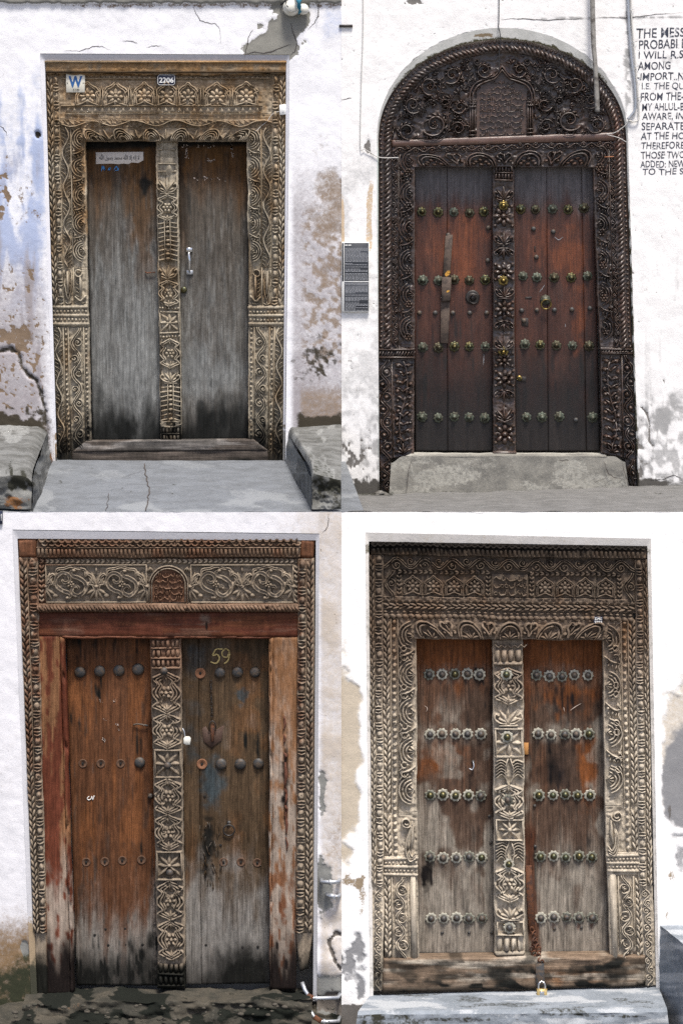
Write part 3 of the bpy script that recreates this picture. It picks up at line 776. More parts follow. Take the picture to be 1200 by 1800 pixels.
# ================================================================== upper left: bleached door between two stone benches
lin = lambda xa, ya, xb, yb: (lambda y: xa + (np.asarray(y, float)-ya)*(xb-xa)/(yb-ya))
def wp1(x, y):
    n = fbm(x, y, 40, 40, 5, 1); nf = fbm(x, y, 9, 9, 4, 2); ns = fbm(x, y, 5, 5, 2, 3); nv = fbm(x, y, 14, 90, 4, 4)
    left = 1-sm(x, 60, 110); right = sm(x, 505, 520); nl = fbm(x, y, 90, 60, 4, 14)
    blue = left*sm(y, 60, 240)*(1-sm(y, 420, 660))*(.30+.75*sm(nv*.6+n*.5, .42, .68)) + .5*right*(1-sm(y, 20, 130))*sm(n, .35, .6)
    # flaked spots on the left, thicker lower down
    fl = sm(nf, .57, .66)*left*sm(y, 230, 340)*(.5+.5*sm(y, 420, 560))*sm(nl, .35, .55) + sm(ns, .64, .76)*left*sm(y, 450, 600)*.9
    fl = fl + blob(x, y, 30, 590, 40, 22, .7, .9, 5, 12)*.7 + left*blob(x, y, 8, 330, 16, 70, .8, .9, 13, 16)*sm(nf, .45, .55)*.7
    grey = left*(sm(y, 330, 600)*.85+sm(y, 640, 720)*.2)*(.75+.6*(nl-.3)) + right*sm(y, 200, 420)*.75*(.7+.8*(nl-.3)) + left*sm(y, 200, 300)*sm(nv, .55, .7)*.4
    # right hand: sand coloured bare patch, grey film, black mould, pink band
    sand = np.maximum(blob(x, y, 592, 360, 40, 75, .55, .75, 6, 26), blob(x, y, 575, 520, 36, 66, .7, .9, 7, 18)*sm(nf, .36, .56))
    sand = np.maximum(sand, sm(x, 516, 545)*sm(y, 320, 400)*(1-sm(y, 610, 690))*sm(nf+n*.3, .55, .74))
    sand = np.maximum(sand, blob(x, y, 572, 255, 26, 26, .9, .9, 8, 8)*.55*sm(ns, .4, .6))
    film = right*sm(y, 380, 520)*(1-sm(y, 690, 740))*.6
    mould = blob(x, y, 566, 636, 56, 46, .9, 1.0, 9, 16)*(.25+.75*sm(ns, .34, .6))*.9
    pink = right*sm(x, 522, 532)*sm(y, 660, 700)*.9
    damp = left*sm(y+(nf-.5)*60, 712, 744) + sm(x, 515, 530)*sm(y+(nf-.5)*26, 720, 738)
    # ledge at the very top, rust under it
    top = (1-sm(y+(nf-.5)*7, 4, 8)); drip = (1-sm(y+(nf-.5)*14, 9, 17))*sm(y, 4, 7)*.8*sm(x, 20, 160)
    cem = blob(x, y, 474, 74, 60, 30, .14, .7, 10, 30)
    cem = np.maximum(cem, blob(x, y, 508, 40, 34, 50, .14, .8, 11, 24))
    crk = dist_poly(x, y, [(0, 618), (18, 612), (33, 620), (38, 645), (50, 660), (64, 668), (72, 690), (78, 715), (80, 745)]) + (nf-.5)*9
    ck = 1-sm(crk, 1.5, 5); hole = blob(x, y, 67, 237, 5.5, 7, .3, .3, 12, 6)
    dsp = (n-.5)*3 + (nf-.5)*.7 - .7*sm(fl, .4, .6) - .6*sm(sand, .4, .6) - 1.2*sm(cem, .4, .6)-4*ck - 6*hole + 6*top
    p = np.stack([blue, np.maximum(fl, drip*.7), np.maximum(grey, film), mould*.55*sm(ns, .42, .62)], -1)
    q = np.stack([np.maximum(cem, top), np.maximum(np.maximum(ck*.75, hole), np.maximum(mould*.85, damp)), np.maximum(sand*.68, pink*.7), 0*x+1], -1)
    return dsp, np.clip(p, 0, 1), np.clip(q, 0, 1)
M['p1wall'] = plaster('plaster_pale_blue', (.80, .80, .82), (.38, .44, .60), (.20, .145, .10), (.31, .285, .295), (.07, .065, .055), (.235, .23, .205), (.05, .042, .03), .07, d3=(.235, .175, .125))
W1 = thing('plaster_wall', bp(300, 820, 0.0), 'flaking white and pale blue plaster wall around the bleached door numbered 2206', 'wall')
wallgrid('w', UP, W1, M['p1wall'], wp1, -190, 600, -120, 905, lin(71, 95, 96, 760), lin(509, 98, 502, 760), 94, 96, 3.0)
M['p1rev'] = plaster('limewash_reveal', (.72, .72, .76), (.42, .43, .47), (.25, .19, .13), (.4, .4, .42), (.05, .05, .045), (.30, .29, .27), (.06, .06, .05), .12)
def wr1(x, y):
    nf = fbm(x, y, 10, 10, 4, 6); z = np.zeros_like(x)
    low = sm(y+(nf-.5)*40, 735, 765)
    p = np.stack([z + .75*(1-sm(y, 104, 108)), low*sm(nf, .3, .5), z, sm(y+(nf-.5)*30, 780, 815)*.7*(x < 300)], -1); q = np.stack([low*.8*(x > 300), z, z, z+1], -1)
    return z, np.clip(p, 0, 1), np.clip(q, 0, 1)
reveal('reveal', [(96, 830), (71, 95), (509, 97), (500, 828)], [(101, 830), (79, 106), (503, 106), (497, 828)], UP, -0.002, .012, M['p1rev'], W1, wr1, 120)
for k, pts in enumerate(([(340, 12), (345, 22), (352, 36), (366, 40), (384, 46), (388, 76)], [(114, 90), (140, 89), (165, 82), (178, 82), (196, 89)], [(258, 83), (272, 81), (284, 80)], [(0, 222), (8, 226), (14, 240)], [(215, 72), (235, 73), (242, 77)], [(560, 4), (560, 24), (556, 34), (549, 44), (540, 54)])):
    ribbon('crack', pts, 1.1, UP, 0, M['crack'], W1, k, surf=wp1)
for k, pts in enumerate(([(444, 52), (436, 68), (434, 84), (430, 100)], [(512, 40), (514, 56), (521, 74), (518, 90), (510, 98)], [(430, 96), (446, 92), (470, 93), (500, 82), (512, 78)])):
    ribbon('crack', pts, 1.5, UP, 0, M['crack'], W1, k+20, surf=wp1)

# ---- timber
WD = dict(base=(.205, .145, .085), grey=(.37, .325, .25), orange=(.27, .145, .05), dark=(.018, .017, .014))
M['p1carve'] = wood('weathered_teak', **WD, rough=(.6, .9))
M['p1carveh'] = wood('weathered_teak_rail', **WD, axis='x', rough=(.6, .9))
M['p1leaf'] = wood('bleached_plank', (.075, .064, .052), (.175, .178, .172), (.088, .042, .014), (.014, .015, .014), rough=(.6, .9), grain=.6)
def pc1(x, y):   # carved frame: greyer downwards, warm near the head and the reveals, mossy foot
    n = fbm(x, y, 26, 60, 4, 21); nf = fbm(x, y, 8, 16, 3, 22)
    warm = (1-sm(y, 130, 420))*.75*sm(n, .25, .55) + .38*sm(nf, .48, .66) + .25*((x > 125) & (x < 155))*(1-sm(y, 540, 600))
    grey = .55*sm(n, .25, .6)*sm(y, 130, 300) + .28 + .25*((y < 200) & (y > 132))*sm(n, .3, .5)
    dark = sm(y + (n-.5)*90, 700, 800)*.85 + .3*sm(nf, .62, .75)*(y > 560)
    dark = np.maximum(dark, sm(120+(nf-.5)*10-np.abs(y-126)*3, 100, 122)*.75*(y < 140))  # shadow below the head beam, painted into the frame colour
    return masks(grey, dark, warm)
def pl1(x, y):
    n = fbm(x, y, 18, 110, 4, 31); nb = fbm(x, y, 60, 60, 4, 32); nf = fbm(x, y, 5, 40, 3, 33); lx = x < 300
    warm = (1-sm(y + (n-.5)*140, 240, 450))*.85
    warm = np.maximum(warm, np.where(lx, blob(x, y, 245, 400, 32, 130, .8, .7, 34, 30)*.62, 0))
    warm = np.maximum(warm, np.where(lx, 0, (1-sm(y, 250, 330))*.9 + sm(338-x, 0, 16)*(1-sm(y, 420, 500))*.5))
    grey = sm(y + (n-.5)*120, 270, 590)*(.70 if True else 0) + .25*sm(nf, .5, .7)
    grey = grey*np.where(lx, 1.0, .62)
    dark = np.where(lx, np.maximum(.95*blob(x, y+(n-.5)*60, 215, 758, 44, 66, 1., .3, 35, 22), blob(x, y, 172, 705, 14, 60, 1, .7, 36, 14)*.6), np.clip(.85*(blob(x, y+(n-.5)*60, 362, 752, 30, 70, 1., .3, 37, 20)+blob(x, y+(n-.5)*60, 404, 752, 34, 62, 1., .3, 38, 20)), 0, .92))
    dark = np.maximum(dark, sm(y + (n-.5)*110, 680, 780)*.85); grey = grey + .5*blob(x, y, 300, 660, 150, 50, .9, .6, 30, 30)
    dark = np.maximum(dark, (1-sm(y + (nb-.5)*20, 252, 268))*.85)  # shade under the scallop band, painted across the leaf tops
    dark = np.maximum(dark, np.where(lx, blob(x, y, 252, 322, 15, 26, .9, .7, 39, 12)*.85, sm(330+(nf-.5)*40-x, 0, 8)*.55*(1-sm(y, 400, 460))))
    dark = np.maximum(dark, sm(nf, .66, .78)*.45)
    dark = np.maximum(dark, np.where(lx, 0, .22*sm(nb, .4, .6)))
    return masks(grey, dark, warm)
D1 = thing('carved_door', bp(300, 812, .1), 'tall bleached grey carved door with plain leaves and number 2206 above', 'door')
mc, mh = M['p1carve'], M['p1carveh']
# head beam
r = R(Q((76, 105), (505, 105), (503, 130), (79, 130), rot=True)); r.board(16, 2, 0, 2, ground=1.0)
r.stroke([(4, 2), (4, r.V_-2)], 5, 2.5); r.stroke([(21, 2), (21, r.V_-2)], 4, 1.5)
r.build('head_beam', mh, UP, D1, .012, pc1, jitter=.5)
# frieze with seven cusped niches
fq = ((101, 129), (480, 129), (480, 200), (103, 201))
r = R(Q(*fq, rot=True)); r.board(10, 2, -4, 1, ground=1.6)
r.stroke([(8, 6), (8, r.V_-6)], 3, 0, h0=-4); r.stroke([(56.5, 4), (56.5, r.V_-20)], 3, 0, h0=-4)
frz = r.build('frieze', mh, UP, D1, .035, pc1)
r = R(Q((112, 188), (458, 187), (458, 199), (113, 199), rot=True)); m_teeth(r, 12.4, 1, 11, 3.5); r.build('tooth_row', mh, UP, frz, .047, pc1)
r = R(Q((106, 132), (474, 132), (474, 139), (106, 139), rot=True)); m_dots(r, 9, 0, 7, 2); r.build('bead_row', mh, UP, frz, .047, pc1)
cs = [153, 203, 254, 292, 330, 381, 432]
for k, c in enumerate(cs):
    hw = 22 if k not in (2, 3, 4) else 18.5
    r = R(Q((c-26, 140), (c+26, 140), (c+26, 188), (c-26, 188), rot=True)); m_niche(r, 26, 3, 45, hw, 3.2); r.build('niche', mh, UP, frz, .047, pc1)
    r = R(Q((c-26, 140), (c+26, 140), (c+26, 188), (c-26, 188))); r.rosette(26, 29, 15, 8, 3.6); r.build('rosette', mc, UP, frz, .047, pc1)
for k in range(6):
    c = (cs[k]+cs[k+1])/2
    r = R(Q((c-4, 146), (c+4, 146), (c+4, 186), (c-4, 186)))
    for o in (1.8, 6.2): r.stroke([(o, 10), (o, 38)], 2.6, 3.4)
    r.palm(4, 12, -PI/2, 9, 3, 1.4, 3, 3.4); r.build('colonnette', mc, UP, frz, .047, pc1)
strip('rail', ((103, 200), (479, 199), (479, 208), (104, 209)), UP, D1, mh, .05, pc1, lambda r: None, True, thick=14)
# inner head: waved leaf band over a scalloped band
strip('leaf_band', ((104, 209), (479, 208), (479, 223), (105, 224)), UP, D1, mh, .05, pc1, lambda r: m_comb(r, 76, 1, None, 3.2, 5), True)
strip('scallop_band', ((122, 224), (462, 223), (437, 248), (145, 248)), UP, D1, mh, .050, pc1, lambda r: m_scallop(r, 49, 1, None, 6, 4, None, 'bud'), True)
# outer posts: plait and bead-and-reel
def oj(r):
    m_chain(r, 12.5, 1.5, r.U*.50, 3.2); m_beadreel(r, 31, r.U*.55, r.U-1, 4)
strip('outer_jamb', ((79, 130), (102, 130), (112, 536), (90, 536)), UP, D1, mc, .045, pc1, oj, thick=18)
strip('outer_jamb', ((478, 130), (503, 130), (500, 536), (477, 536)), UP, D1, mc, .045, pc1, oj, flip=True, thick=18)
def ij(r):
    m_comb(r, 58, 1, r.U*.40, 3.6, 6); r.stroke([(r.U*.43, 0), (r.U*.43, r.V_)], 2.4, 2.2)
    m_scroll(r, 47, r.U*.46, r.U-1, 4.4)
strip('inner_jamb', ((104, 223), (148, 223), (152, 470), (110, 470)), UP, D1, mc, .055, pc1, ij, thick=18)
strip('inner_jamb', ((433, 223), (478, 223), (477, 470), (436, 470)), UP, D1, mc, .055, pc1, ij, flip=True, thick=18)
def foot_urn(r):   # bottle shapes and curled leaves that end the scrolls
    w = r.U
    r.stroke([(w*.2, 8), (w*.2, 46)], [4, 7, 9, 6], 5); r.stroke(cr([(w*.06, 6), (w*.05, 30), (w*.2, 56), (w*.36, 30), (w*.34, 6)], 4), 2.4, 4)
    r.stroke([(w*.72, 14), (w*.72, 48)], [5, 8, 8, 4], 5); r.stroke(arc(w*.66, 10, 6, 0, 5.5, 12), 2.6, 5)
    for k in range(5): r.leaf(w*.52, 20+k*7, .7, 9, 3.2, 4)
    r.stroke(cr([(w*.5, 52), (w*.7, 60), (w*.92, 50)], 4), 4, 4.5); r.palm(w*.2, 66, -PI/2, 9, 3, 1.6, 3, 4); r.palm(w*.75, 66, -PI/2, 9, 5, 1.8, 3, 4)
    r.stroke([(w*.43, 0), (w*.43, r.V_)], 2.4, 2.2)
strip('jamb_urn', ((110, 470), (152, 470), (153, 536), (112, 536)), UP, D1, mc, .055, pc1, foot_urn, thick=18)
strip('jamb_urn', ((436, 470), (477, 470), (477, 536), (436, 536)), UP, D1, mc, .055, pc1, foot_urn, flip=True, thick=18)
for qd in (((90, 536), (153, 536), (154, 574), (91, 574)), ((435, 536), (500, 536), (500, 574), (436, 574))):
    strip('jamb_moulding', qd, UP, D1, mc, .042, pc1, lambda r: m_mould(r, 1, 37, 5, 4.5), thick=18)
def ped(r):
    w = r.U; m_comb(r, 52, 1, w*.25, 3.4, 5); m_dots(r, 8.6, w*.29, w*.40, 2.4, .3)
    for u in (w*.275, w*.41): r.stroke([(u, 0), (u, r.V_)], 2, 2.2)
    m_vine(r, 54, w*.44, w*.82, 3.4, .3); r.stroke([(w*.84, 0), (w*.84, r.V_)], 2, 2.2); m_dots(r, 8.6, w*.86, w*.98, 2.2, .3)
strip('pedestal', ((92, 575), (155, 575), (160, 788), (101, 800)), UP, D1, mc, .05, pc1, ped, thick=18)
strip('pedestal', ((436, 575), (500, 575), (497, 800), (437, 785)), UP, D1, mc, .05, pc1, ped, flip=True, thick=18)
plankobj('foot_block', ((100, 798), (127, 794), (127, 822), (101, 822)), UP, D1, mc, .046, pc1, 16)
plankobj('foot_block', ((470, 792), (497, 798), (497, 820), (470, 818)), UP, D1, mc, .046, pc1, 16)
# leaves, post, sill
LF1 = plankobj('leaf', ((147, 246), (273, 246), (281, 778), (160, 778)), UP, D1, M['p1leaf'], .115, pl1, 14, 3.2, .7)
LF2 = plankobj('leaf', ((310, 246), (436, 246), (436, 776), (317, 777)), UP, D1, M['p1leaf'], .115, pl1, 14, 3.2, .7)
def post1(r):
    V = r.V_; m_reeds(r, 2, 54, 4, 1, 4, 3, r.U-3)
    for u in (2, r.U-2): r.stroke([(u, 58), (u, V-2)], 2.2, 1.6)
    y = 58
    for kind, L in (('l', 36), ('s', 44), ('y', 74), ('l', 34), ('s', 44), ('d', 8), ('t', 42), ('d', 8), ('s', 52), ('l', 28), ('y', 66), ('s', 40)):
        e = min(y+L, V-30)
        if e-y < 5: break
        if kind == 'l': m_lotus(r, y, e, 4)
        elif kind == 's': m_strap(r, y, e, 4, 6)
        elif kind == 'y': m_sunray(r, y, e, 4)
        elif kind == 't': m_star(r, y, e, 4, 8)
        else:
            for k in range(7): r.dome((k+.5)*r.U/7, (y+e)/2, r.U/16, 3, 3, 7, 3)
        y = e
    m_reeds(r, V-30, V-3, 2, 5, 3, 3, r.U-3)
strip('centre_post', ((272, 248), (311, 248), (318, 782), (281, 782)), UP, D1, mc, .09, pc1, post1, thick=20)
def psill(x, y):
    n = fbm(x, y, 80, 7, 4, 41); return masks(.55*sm(n, .3, .6)*(1-sm(y, 788, 796)), sm(n, .52, .7)*.55+.35*sm(y, 800, 812), .25*sm(n, .5, .7))
M['p1sill'] = wood('worn_sill', (.075, .062, .052), (.24, .225, .21), (.13, .08, .045), (.02, .02, .018), axis='x', grain=.7)
plankobj('threshold', ((150, 776), (446, 773), (470, 792), (126, 795)), UP, D1, M['p1sill'], .03, psill, 30, 4, 1.2, rot=True)
plankobj('sill_face', ((126, 794.5), (471, 791.5), (471, 818), (126, 821)), UP, D1, M['p1sill'], .036, psill, 30, 4, 1.2, rot=True)
# ironmongery on the leaves
hx, hy = 331, 462
def bx(name, px0, py0, px1, py1, P, y0, y1, mat, parent, bev=1.0): return prism(name, [(px0, py0), (px1, py0), (px1, py1), (px0, py1)], P, y0, y1, mat, parent, bev)
hd = tube('pull_handle', [UP.w(330, 442, .10), UP.w(330, 444, .07), UP.w(331, 452, .062), UP.w(332, 462, .058), UP.w(331.5, 474, .066), UP.w(331, 478, .10)], [.006, .007, .011, .008, .007, .006], M['chrome'], LF2, 10, 5)
bx('handle_plate', 324.5, 435, 336, 443, UP, .103, .112, M['chrome'], LF2); bx('handle_plate', 325, 475, 337, 483, UP, .103, .112, M['galv'], LF2)
ar = '\uFEFB \uFE87\uFEDF\uFEEA \uFE87\uFEFB \uFDF2 \uFEE3\uFEA4\uFEE4\uFEAA \uFEAD\uFEB3\uFEEE\uFEDD \uFDF2'[::-1]
link('lock_knob', lathe_mesh('lock_knob', [(.0, 0), (.020, 0), (.021, .006), (.017, .012), (.009, .015), (.002, .016)], M['brass_dull'], 16), UP.w(321, 510, .112), LF2)
tube('latch', [UP.w(252, 478, .108), UP.w(256, 480, .10), UP.w(270, 479, .10)], .004, M['rust'], LF1, 6)
# torn paper, chalk, and pale remains of another notice
st = [(165, 266), (249, 265), (249, 280), (240, 285), (228, 284), (222, 287), (214, 286), (205, 287), (190, 286), (165, 287)]
STK = prism('paper_sticker', st, UP, .1105, .114, M['paper'], None, .2); tagp(STK, 'torn white paper strip with black Arabic script on the bleached left leaf', 'sticker')
lettering('script', ar, 171, 268.5, 71, 13.5, UP, .1095, M['ink'], STK, .012)
for k, pts in enumerate(([(318, 257), (326, 254), (340, 256), (352, 254), (366, 256), (380, 254), (402, 252)], [(326, 256), (325, 268), (327, 276)], [(404, 253), (406, 266), (408, 276)], [(334, 312), (345, 315), (360, 312), (380, 313), (398, 314)], [(362, 276), (368, 282), (376, 276)])):
    flakes('glue_scrap', [pts], 16, 1.7, UP, .1125, M['scuff'], LF2, k+3, 1.2)
for k, pts in enumerate(([(175, 300), (177, 291), (181, 298), (179, 291)], [(186, 298), (190, 294), (189, 299)], [(197, 297), (201, 291), (204, 297), (198, 299)])):
    ribbon('chalk_mark', pts, 2.6, UP, .1085, M['paint_chalk_blue'], LF1, k+3, .6, 8)
# plates
PLW = prism('tile_plaque', [(115.5, 128.5), (149, 128.5), (149, 162), (115.5, 162)], UP, .028, .036, M['tile_white'], None, 1); tagp(PLW, 'small white square plaque with a blue letter W on the door head', 'plaque')
lettering('letter', 'W', 120, 133, 24.5, 20.5, UP, .0265, M['paint_blue'], PLW, .035)
lettering('number', '·538·', 126, 155.5, 14, 4.5, UP, .0265, M['ink'], PLW, 0)
for x in (118, 146): link('screw', lathe_mesh('screw', [(.004, 0), (.003, .002)], M['iron'], 8), UP.w(x, 145.5, .028), PLW)
NP = prism('number_plate', [(279, 130), (305, 130), (308.5, 133), (308.5, 147), (305, 150), (279, 150), (275.5, 147), (275.5, 133)], UP, .026, .034, M['enamel_navy'], None, .8); tagp(NP, 'dark blue enamel house number plate reading 2206', 'number plate')
lettering('digits', '2206', 279.5, 135.5, 25.5, 9.5, UP, .0245, M['enamel_white'], NP, .02)
o = R(Q((275, 129), (309, 129), (309, 151), (275, 151))); o.stroke([(2.2, 4.5), (4.6, 2.2), (29.4, 2.2), (31.8, 4.5), (31.8, 17.5), (29.4, 19.8), (4.6, 19.8), (2.2, 17.5), (2.2, 4.5)], .8, .5, 'flat'); o.build('border', M['enamel_white'], UP, NP, .0262, None, jitter=0)
SW = prism('door_contact', [(491, 184), (503, 183), (503.5, 201), (491.5, 202)], UP, .012, .04, M['white_plastic'], None, 1); tagp(SW, 'small white plastic contact box on the right post with a wire', 'switch box')
prism('cover', [(495.5, 187), (499.5, 187), (499.5, 198), (495.5, 198)], UP, .009, .013, M['white_plastic'], SW, .6)
tube('wire', [UP.w(491, 195, .028), UP.w(482, 198, .03), UP.w(476, 203, .035), UP.w(470, 212, .04), UP.w(460, 220, .042), UP.w(448, 232, .043)], .0022, M['wire_pale'], SW, 6, 4)
# insulator, rag and wires in the broken patch
IN = thing('insulator', UP.w(515, 12, -.04), 'white porcelain insulator with a teal rag in the broken plaster', 'insulator')
link('knob', lathe_mesh('knob', [(.005, -.03), (.04, -.03), (.055, -.01), (.05, .02), (.035, .035), (.03, .045), (.038, .05), (.03, .06), (.004, .062)], M['porcelain'], 20), UP.w(512, 14, -.03), IN)
link('knob', lathe_mesh('knob', [(.005, -.02), (.03, -.02), (.036, 0), (.03, .02), (.006, .03)], M['porcelain'], 16), UP.w(533, 17, -.03), IN)
for k in range(5): tube('rag', [UP.w(520+k*1.3, -14, -.05), UP.w(523+k*1.5-2*(k % 2), 2, -.115), UP.w(528-k, 14, -.11), UP.w(525+k*1.2, 27-k, -.07)], [.006, .008, .007, .003], M['cloth_teal'], IN, 6, 4)
tube('wire', [UP.w(494, 8, -.01), UP.w(502, 2, -.05), UP.w(512, -14, -.07)], .005, M['wire_dark'], IN, 6, 4)
tube('wire', [UP.w(552, -14, -.03), UP.w(559, 8, -.03), UP.w(558, 32, -.02)], .002, M['wire_dark'], IN, 6, 4)
tube('wire', [UP.w(516, 20, -.05), UP.w(506, 14, -.09), UP.w(503, 4, -.06), UP.w(510, -14, -.05)], .004, M['wire_dark'], IN, 6, 4)

# ---- entrance slab and the two benches
def stone(name, base, dark, pale, moss=(.03, .03, .022)):
    t = NT(name); n1 = t.noise(7, (1, 1, 1), 7, .65, .4); n2 = t.noise(60, (1, 1, 1), 5, .7, 0, 4); n3 = t.noise(260, (1, 1, 1), 2, .6, 0, 2); p = t.attr('p')
    mk = lambda s_: t.rng(t.math('ADD', s_, t.math('MULTIPLY', t.math('SUBTRACT', n2, .5), 1.2)), .3, .7)
    c = t.mix(t.rng(n1, .35, .65), base, dark); c = t.mix(t.math('MULTIPLY', t.rng(n2, .5, .75), .5), c, pale); c = t.mix(t.math('MULTIPLY', t.rng(n3, .62, .7), .35), c, dark)
    c = t.mix(mk(p[0]), c, pale); c = t.mix(mk(p[2]), c, (.19, .09, .035)); c = t.mix(mk(p[1]), c, moss)
    t.bump(t.math('ADD', n2, t.math('MULTIPLY', n3, .4)), .5, .006); return t.fin(c, .88, 0, .25)
M['p1slab'] = stone('smooth_cement', (.165, .178, .195), (.125, .134, .145), (.215, .228, .24))
M['p1bench'] = stone('rough_cement', (.17, .172, .165), (.085, .085, .078), (.27, .275, .265))
def quadgrid(c, nu, nv, fn=None):
    """grid between four world corners; fn(px, py, W) -> attribute and displacement"""
    c = [np.array(a, float) for a in c]; a = np.linspace(0, 1, nu)[None, :, None]; b = np.linspace(0, 1, nv)[:, None, None]
    W = c[0]*(1-a)*(1-b) + c[1]*a*(1-b) + c[2]*a*b + c[3]*(1-a)*b
    D = W[..., 1]+DU; px = 600 + W[..., 0]/D*F; py = 450 - W[..., 2]/D*F
    return W, px, py
def face(name, corners, mat, parent, mfn, rough=.01, nu=50, nv=40, seed=1, nrm=(0, -1, .4)):
    W, px, py = quadgrid(corners, nu, nv)
    e = (fbm(px, py, 30, 20, 5, seed)-.5)*2*rough
    W = W + e[..., None]*np.array(nrm)
    return gridobj(name, W, mat, parent, {'p': mfn(px, py)})
def ms1(x, y):
    n = fbm(x, y, 60, 18, 4, 51); nf = fbm(x, y, 9, 5, 3, 52)
    return masks(.5*sm(n, .5, .7)+.3*sm(y, 850, 890), sm(np.abs(fbm(x, y, 50, 12, 3, 55)-.5)*-1, -.03, -.005)*.35+sm(nf, .74, .82)*.4, 0)
S1 = face('entrance_slab', [bp(-40, 806, .12), bp(605, 806, .12), bp(640, 900, -2.0), bp(-160, 900, -2.0)], M['p1slab'], None, ms1, .004, 160, 60, 3, (0, 0, 1)); tagp(S1, kind='structure')
# crack across the slab
def slabpt(px, py):
    a = np.array(bp(300, 806, .12)); b = np.array(bp(300, 900, -2.0)); lo_, hi_ = 0., 1.
    for _ in range(30):
        m_ = (lo_+hi_)/2; q_ = a+(b-a)*m_; y_ = 450-q_[2]/(q_[1]+DU)*F
        lo_, hi_ = (m_, hi_) if y_ < py else (lo_, m_)
    y_ = (a+(b-a)*m_)[1]; w_ = np.array(bp(px, py, y_)); w_[2] += .005; return w_
def slabcrack(pts, w):
    C = cr(pts, 8); k = np.arange(len(C)); C[:, 0] += (fbm(k*3., k*0, 8, 8, 3, 4)-.5)*7
    A = np.array([[slabpt(x-w/2*(.5+fbm(np.array([i*2.]), np.array([0.]), 5, 5, 2)[0]), y), slabpt(x+w/2, y)] for i, (x, y) in enumerate(C)])
    return gridobj('crack', A, M['crack'], S1)
slabcrack([(253, 816), (256, 830), (258, 845), (262, 860), (262, 875), (257, 899)], 2.0); slabcrack([(190, 868), (191, 880), (186, 898)], 1.0); slabcrack([(256, 826), (240, 832), (214, 840)], .8)
def mb1(x, y):
    nf = fbm(x, y, 9, 9, 4, 61); n = fbm(x, y, 26, 26, 4, 62)
    dk = np.maximum(blob(x, y, 36, 842, 26, 36, .6, .8, 63, 12), blob(x, y, 585, 850, 40, 30, .8, 1., 64, 14)*.9)
    dk = np.maximum(dk, blob(x, y, 566, 862, 9, 6, .4, .3, 65, 8)); dk = np.maximum(dk, (1-sm(y+(nf-.5)*8, 744, 752))*.8)
    dk = np.maximum(dk, sm(n, .5, .64)*.5*(x > 520)*sm(y, 770, 800))
    rs = np.maximum(blob(x, y, 28, 882, 26, 16, .9, 1., 66, 8)*.7, blob(x, y, 93, 775, 5, 50, .6, .6, 67, 9)*.9)
    return masks(.55*sm(n, .42, .62)*(y < 835), dk, rs)
def bench(label, back_l, back_r, front_r, front_l, base_side, side):
    """block with sloping top: corners as (px, py, y)"""
    t = thing('stone_bench', bp(back_l[0], back_l[1]+100, -1.0), label, 'bench')
    a, b, c, d_ = [np.array(bp(*k)) for k in (back_l, back_r, front_r, front_l)]
    Ws, pxs, pys = quadgrid([a, b, c, d_], 60, 40); Ws[..., 2] += (fbm(pxs, pys, 30, 20, 5, 5)-.5)*.024
    dr = np.zeros((40, 60)); kk = np.arange(5); fall = np.array([0, .004, .012, .026, .05])
    dr[-5:] += fall[:, None]
    if side > 0: dr[:, -5:] += fall[None]*.8
    else: dr[:, :5] += fall[None, ::-1]*.8
    Ws[..., 2] -= dr; gridobj('seat', Ws, M['p1bench'], t, {'p': mb1(pxs, pys)})
    c, d_ = Ws[-1, -1].copy(), Ws[-1, 0].copy(); b2, a2 = Ws[0, -1].copy(), Ws[0, 0].copy()
    low = lambda v, z: np.array([v[0], v[1], z])
    Wf, pxf, pyf = quadgrid([d_, c, low(c, -1.392), low(d_, -1.392)], 60, 30); tt_ = np.linspace(0, 1, 30)[:, None]
    Wf += (Ws[-1]-Wf[0])[None]*(1-tt_[..., None])**2; Wf[..., 1] += (fbm(pxf, pyf, 24, 18, 5, 6)-.35)*.10*sm(tt_, 0, .4); Wf[..., 1] = np.maximum(Wf[..., 1], -1.995)
    gridobj('front_face', Wf, M['p1bench'], t, {'p': mb1(pxf, pyf)})
    s0, s1 = [np.array(bp(*k)) for k in base_side]
    if side > 0: face('side_face', [c, b2, s0, s1], M['p1bench'], t, mb1, .012, 40, 40, 7, (1, 0, 0))
    else: face('side_face', [a2, d_, s1, s0], M['p1bench'], t, mb1, .012, 40, 40, 8, (-1, 0, 0))
    return t
bench('grey cement bench with a black broken hollow, left of the bleached door', (-180, 745, .05), (84, 747, .05), (56, 818, -1.99), (-240, 836, -1.99), ((98, 824, .05), (60, 908, -1.99)), 1)
bench('lichen stained cement bench right of the bleached door', (506, 749, .05), (599.6, 745, .05), (599.5, 830, -1.99), (548, 815, -1.99), ((497, 822, .05), (548, 908, -1.99)), -1)
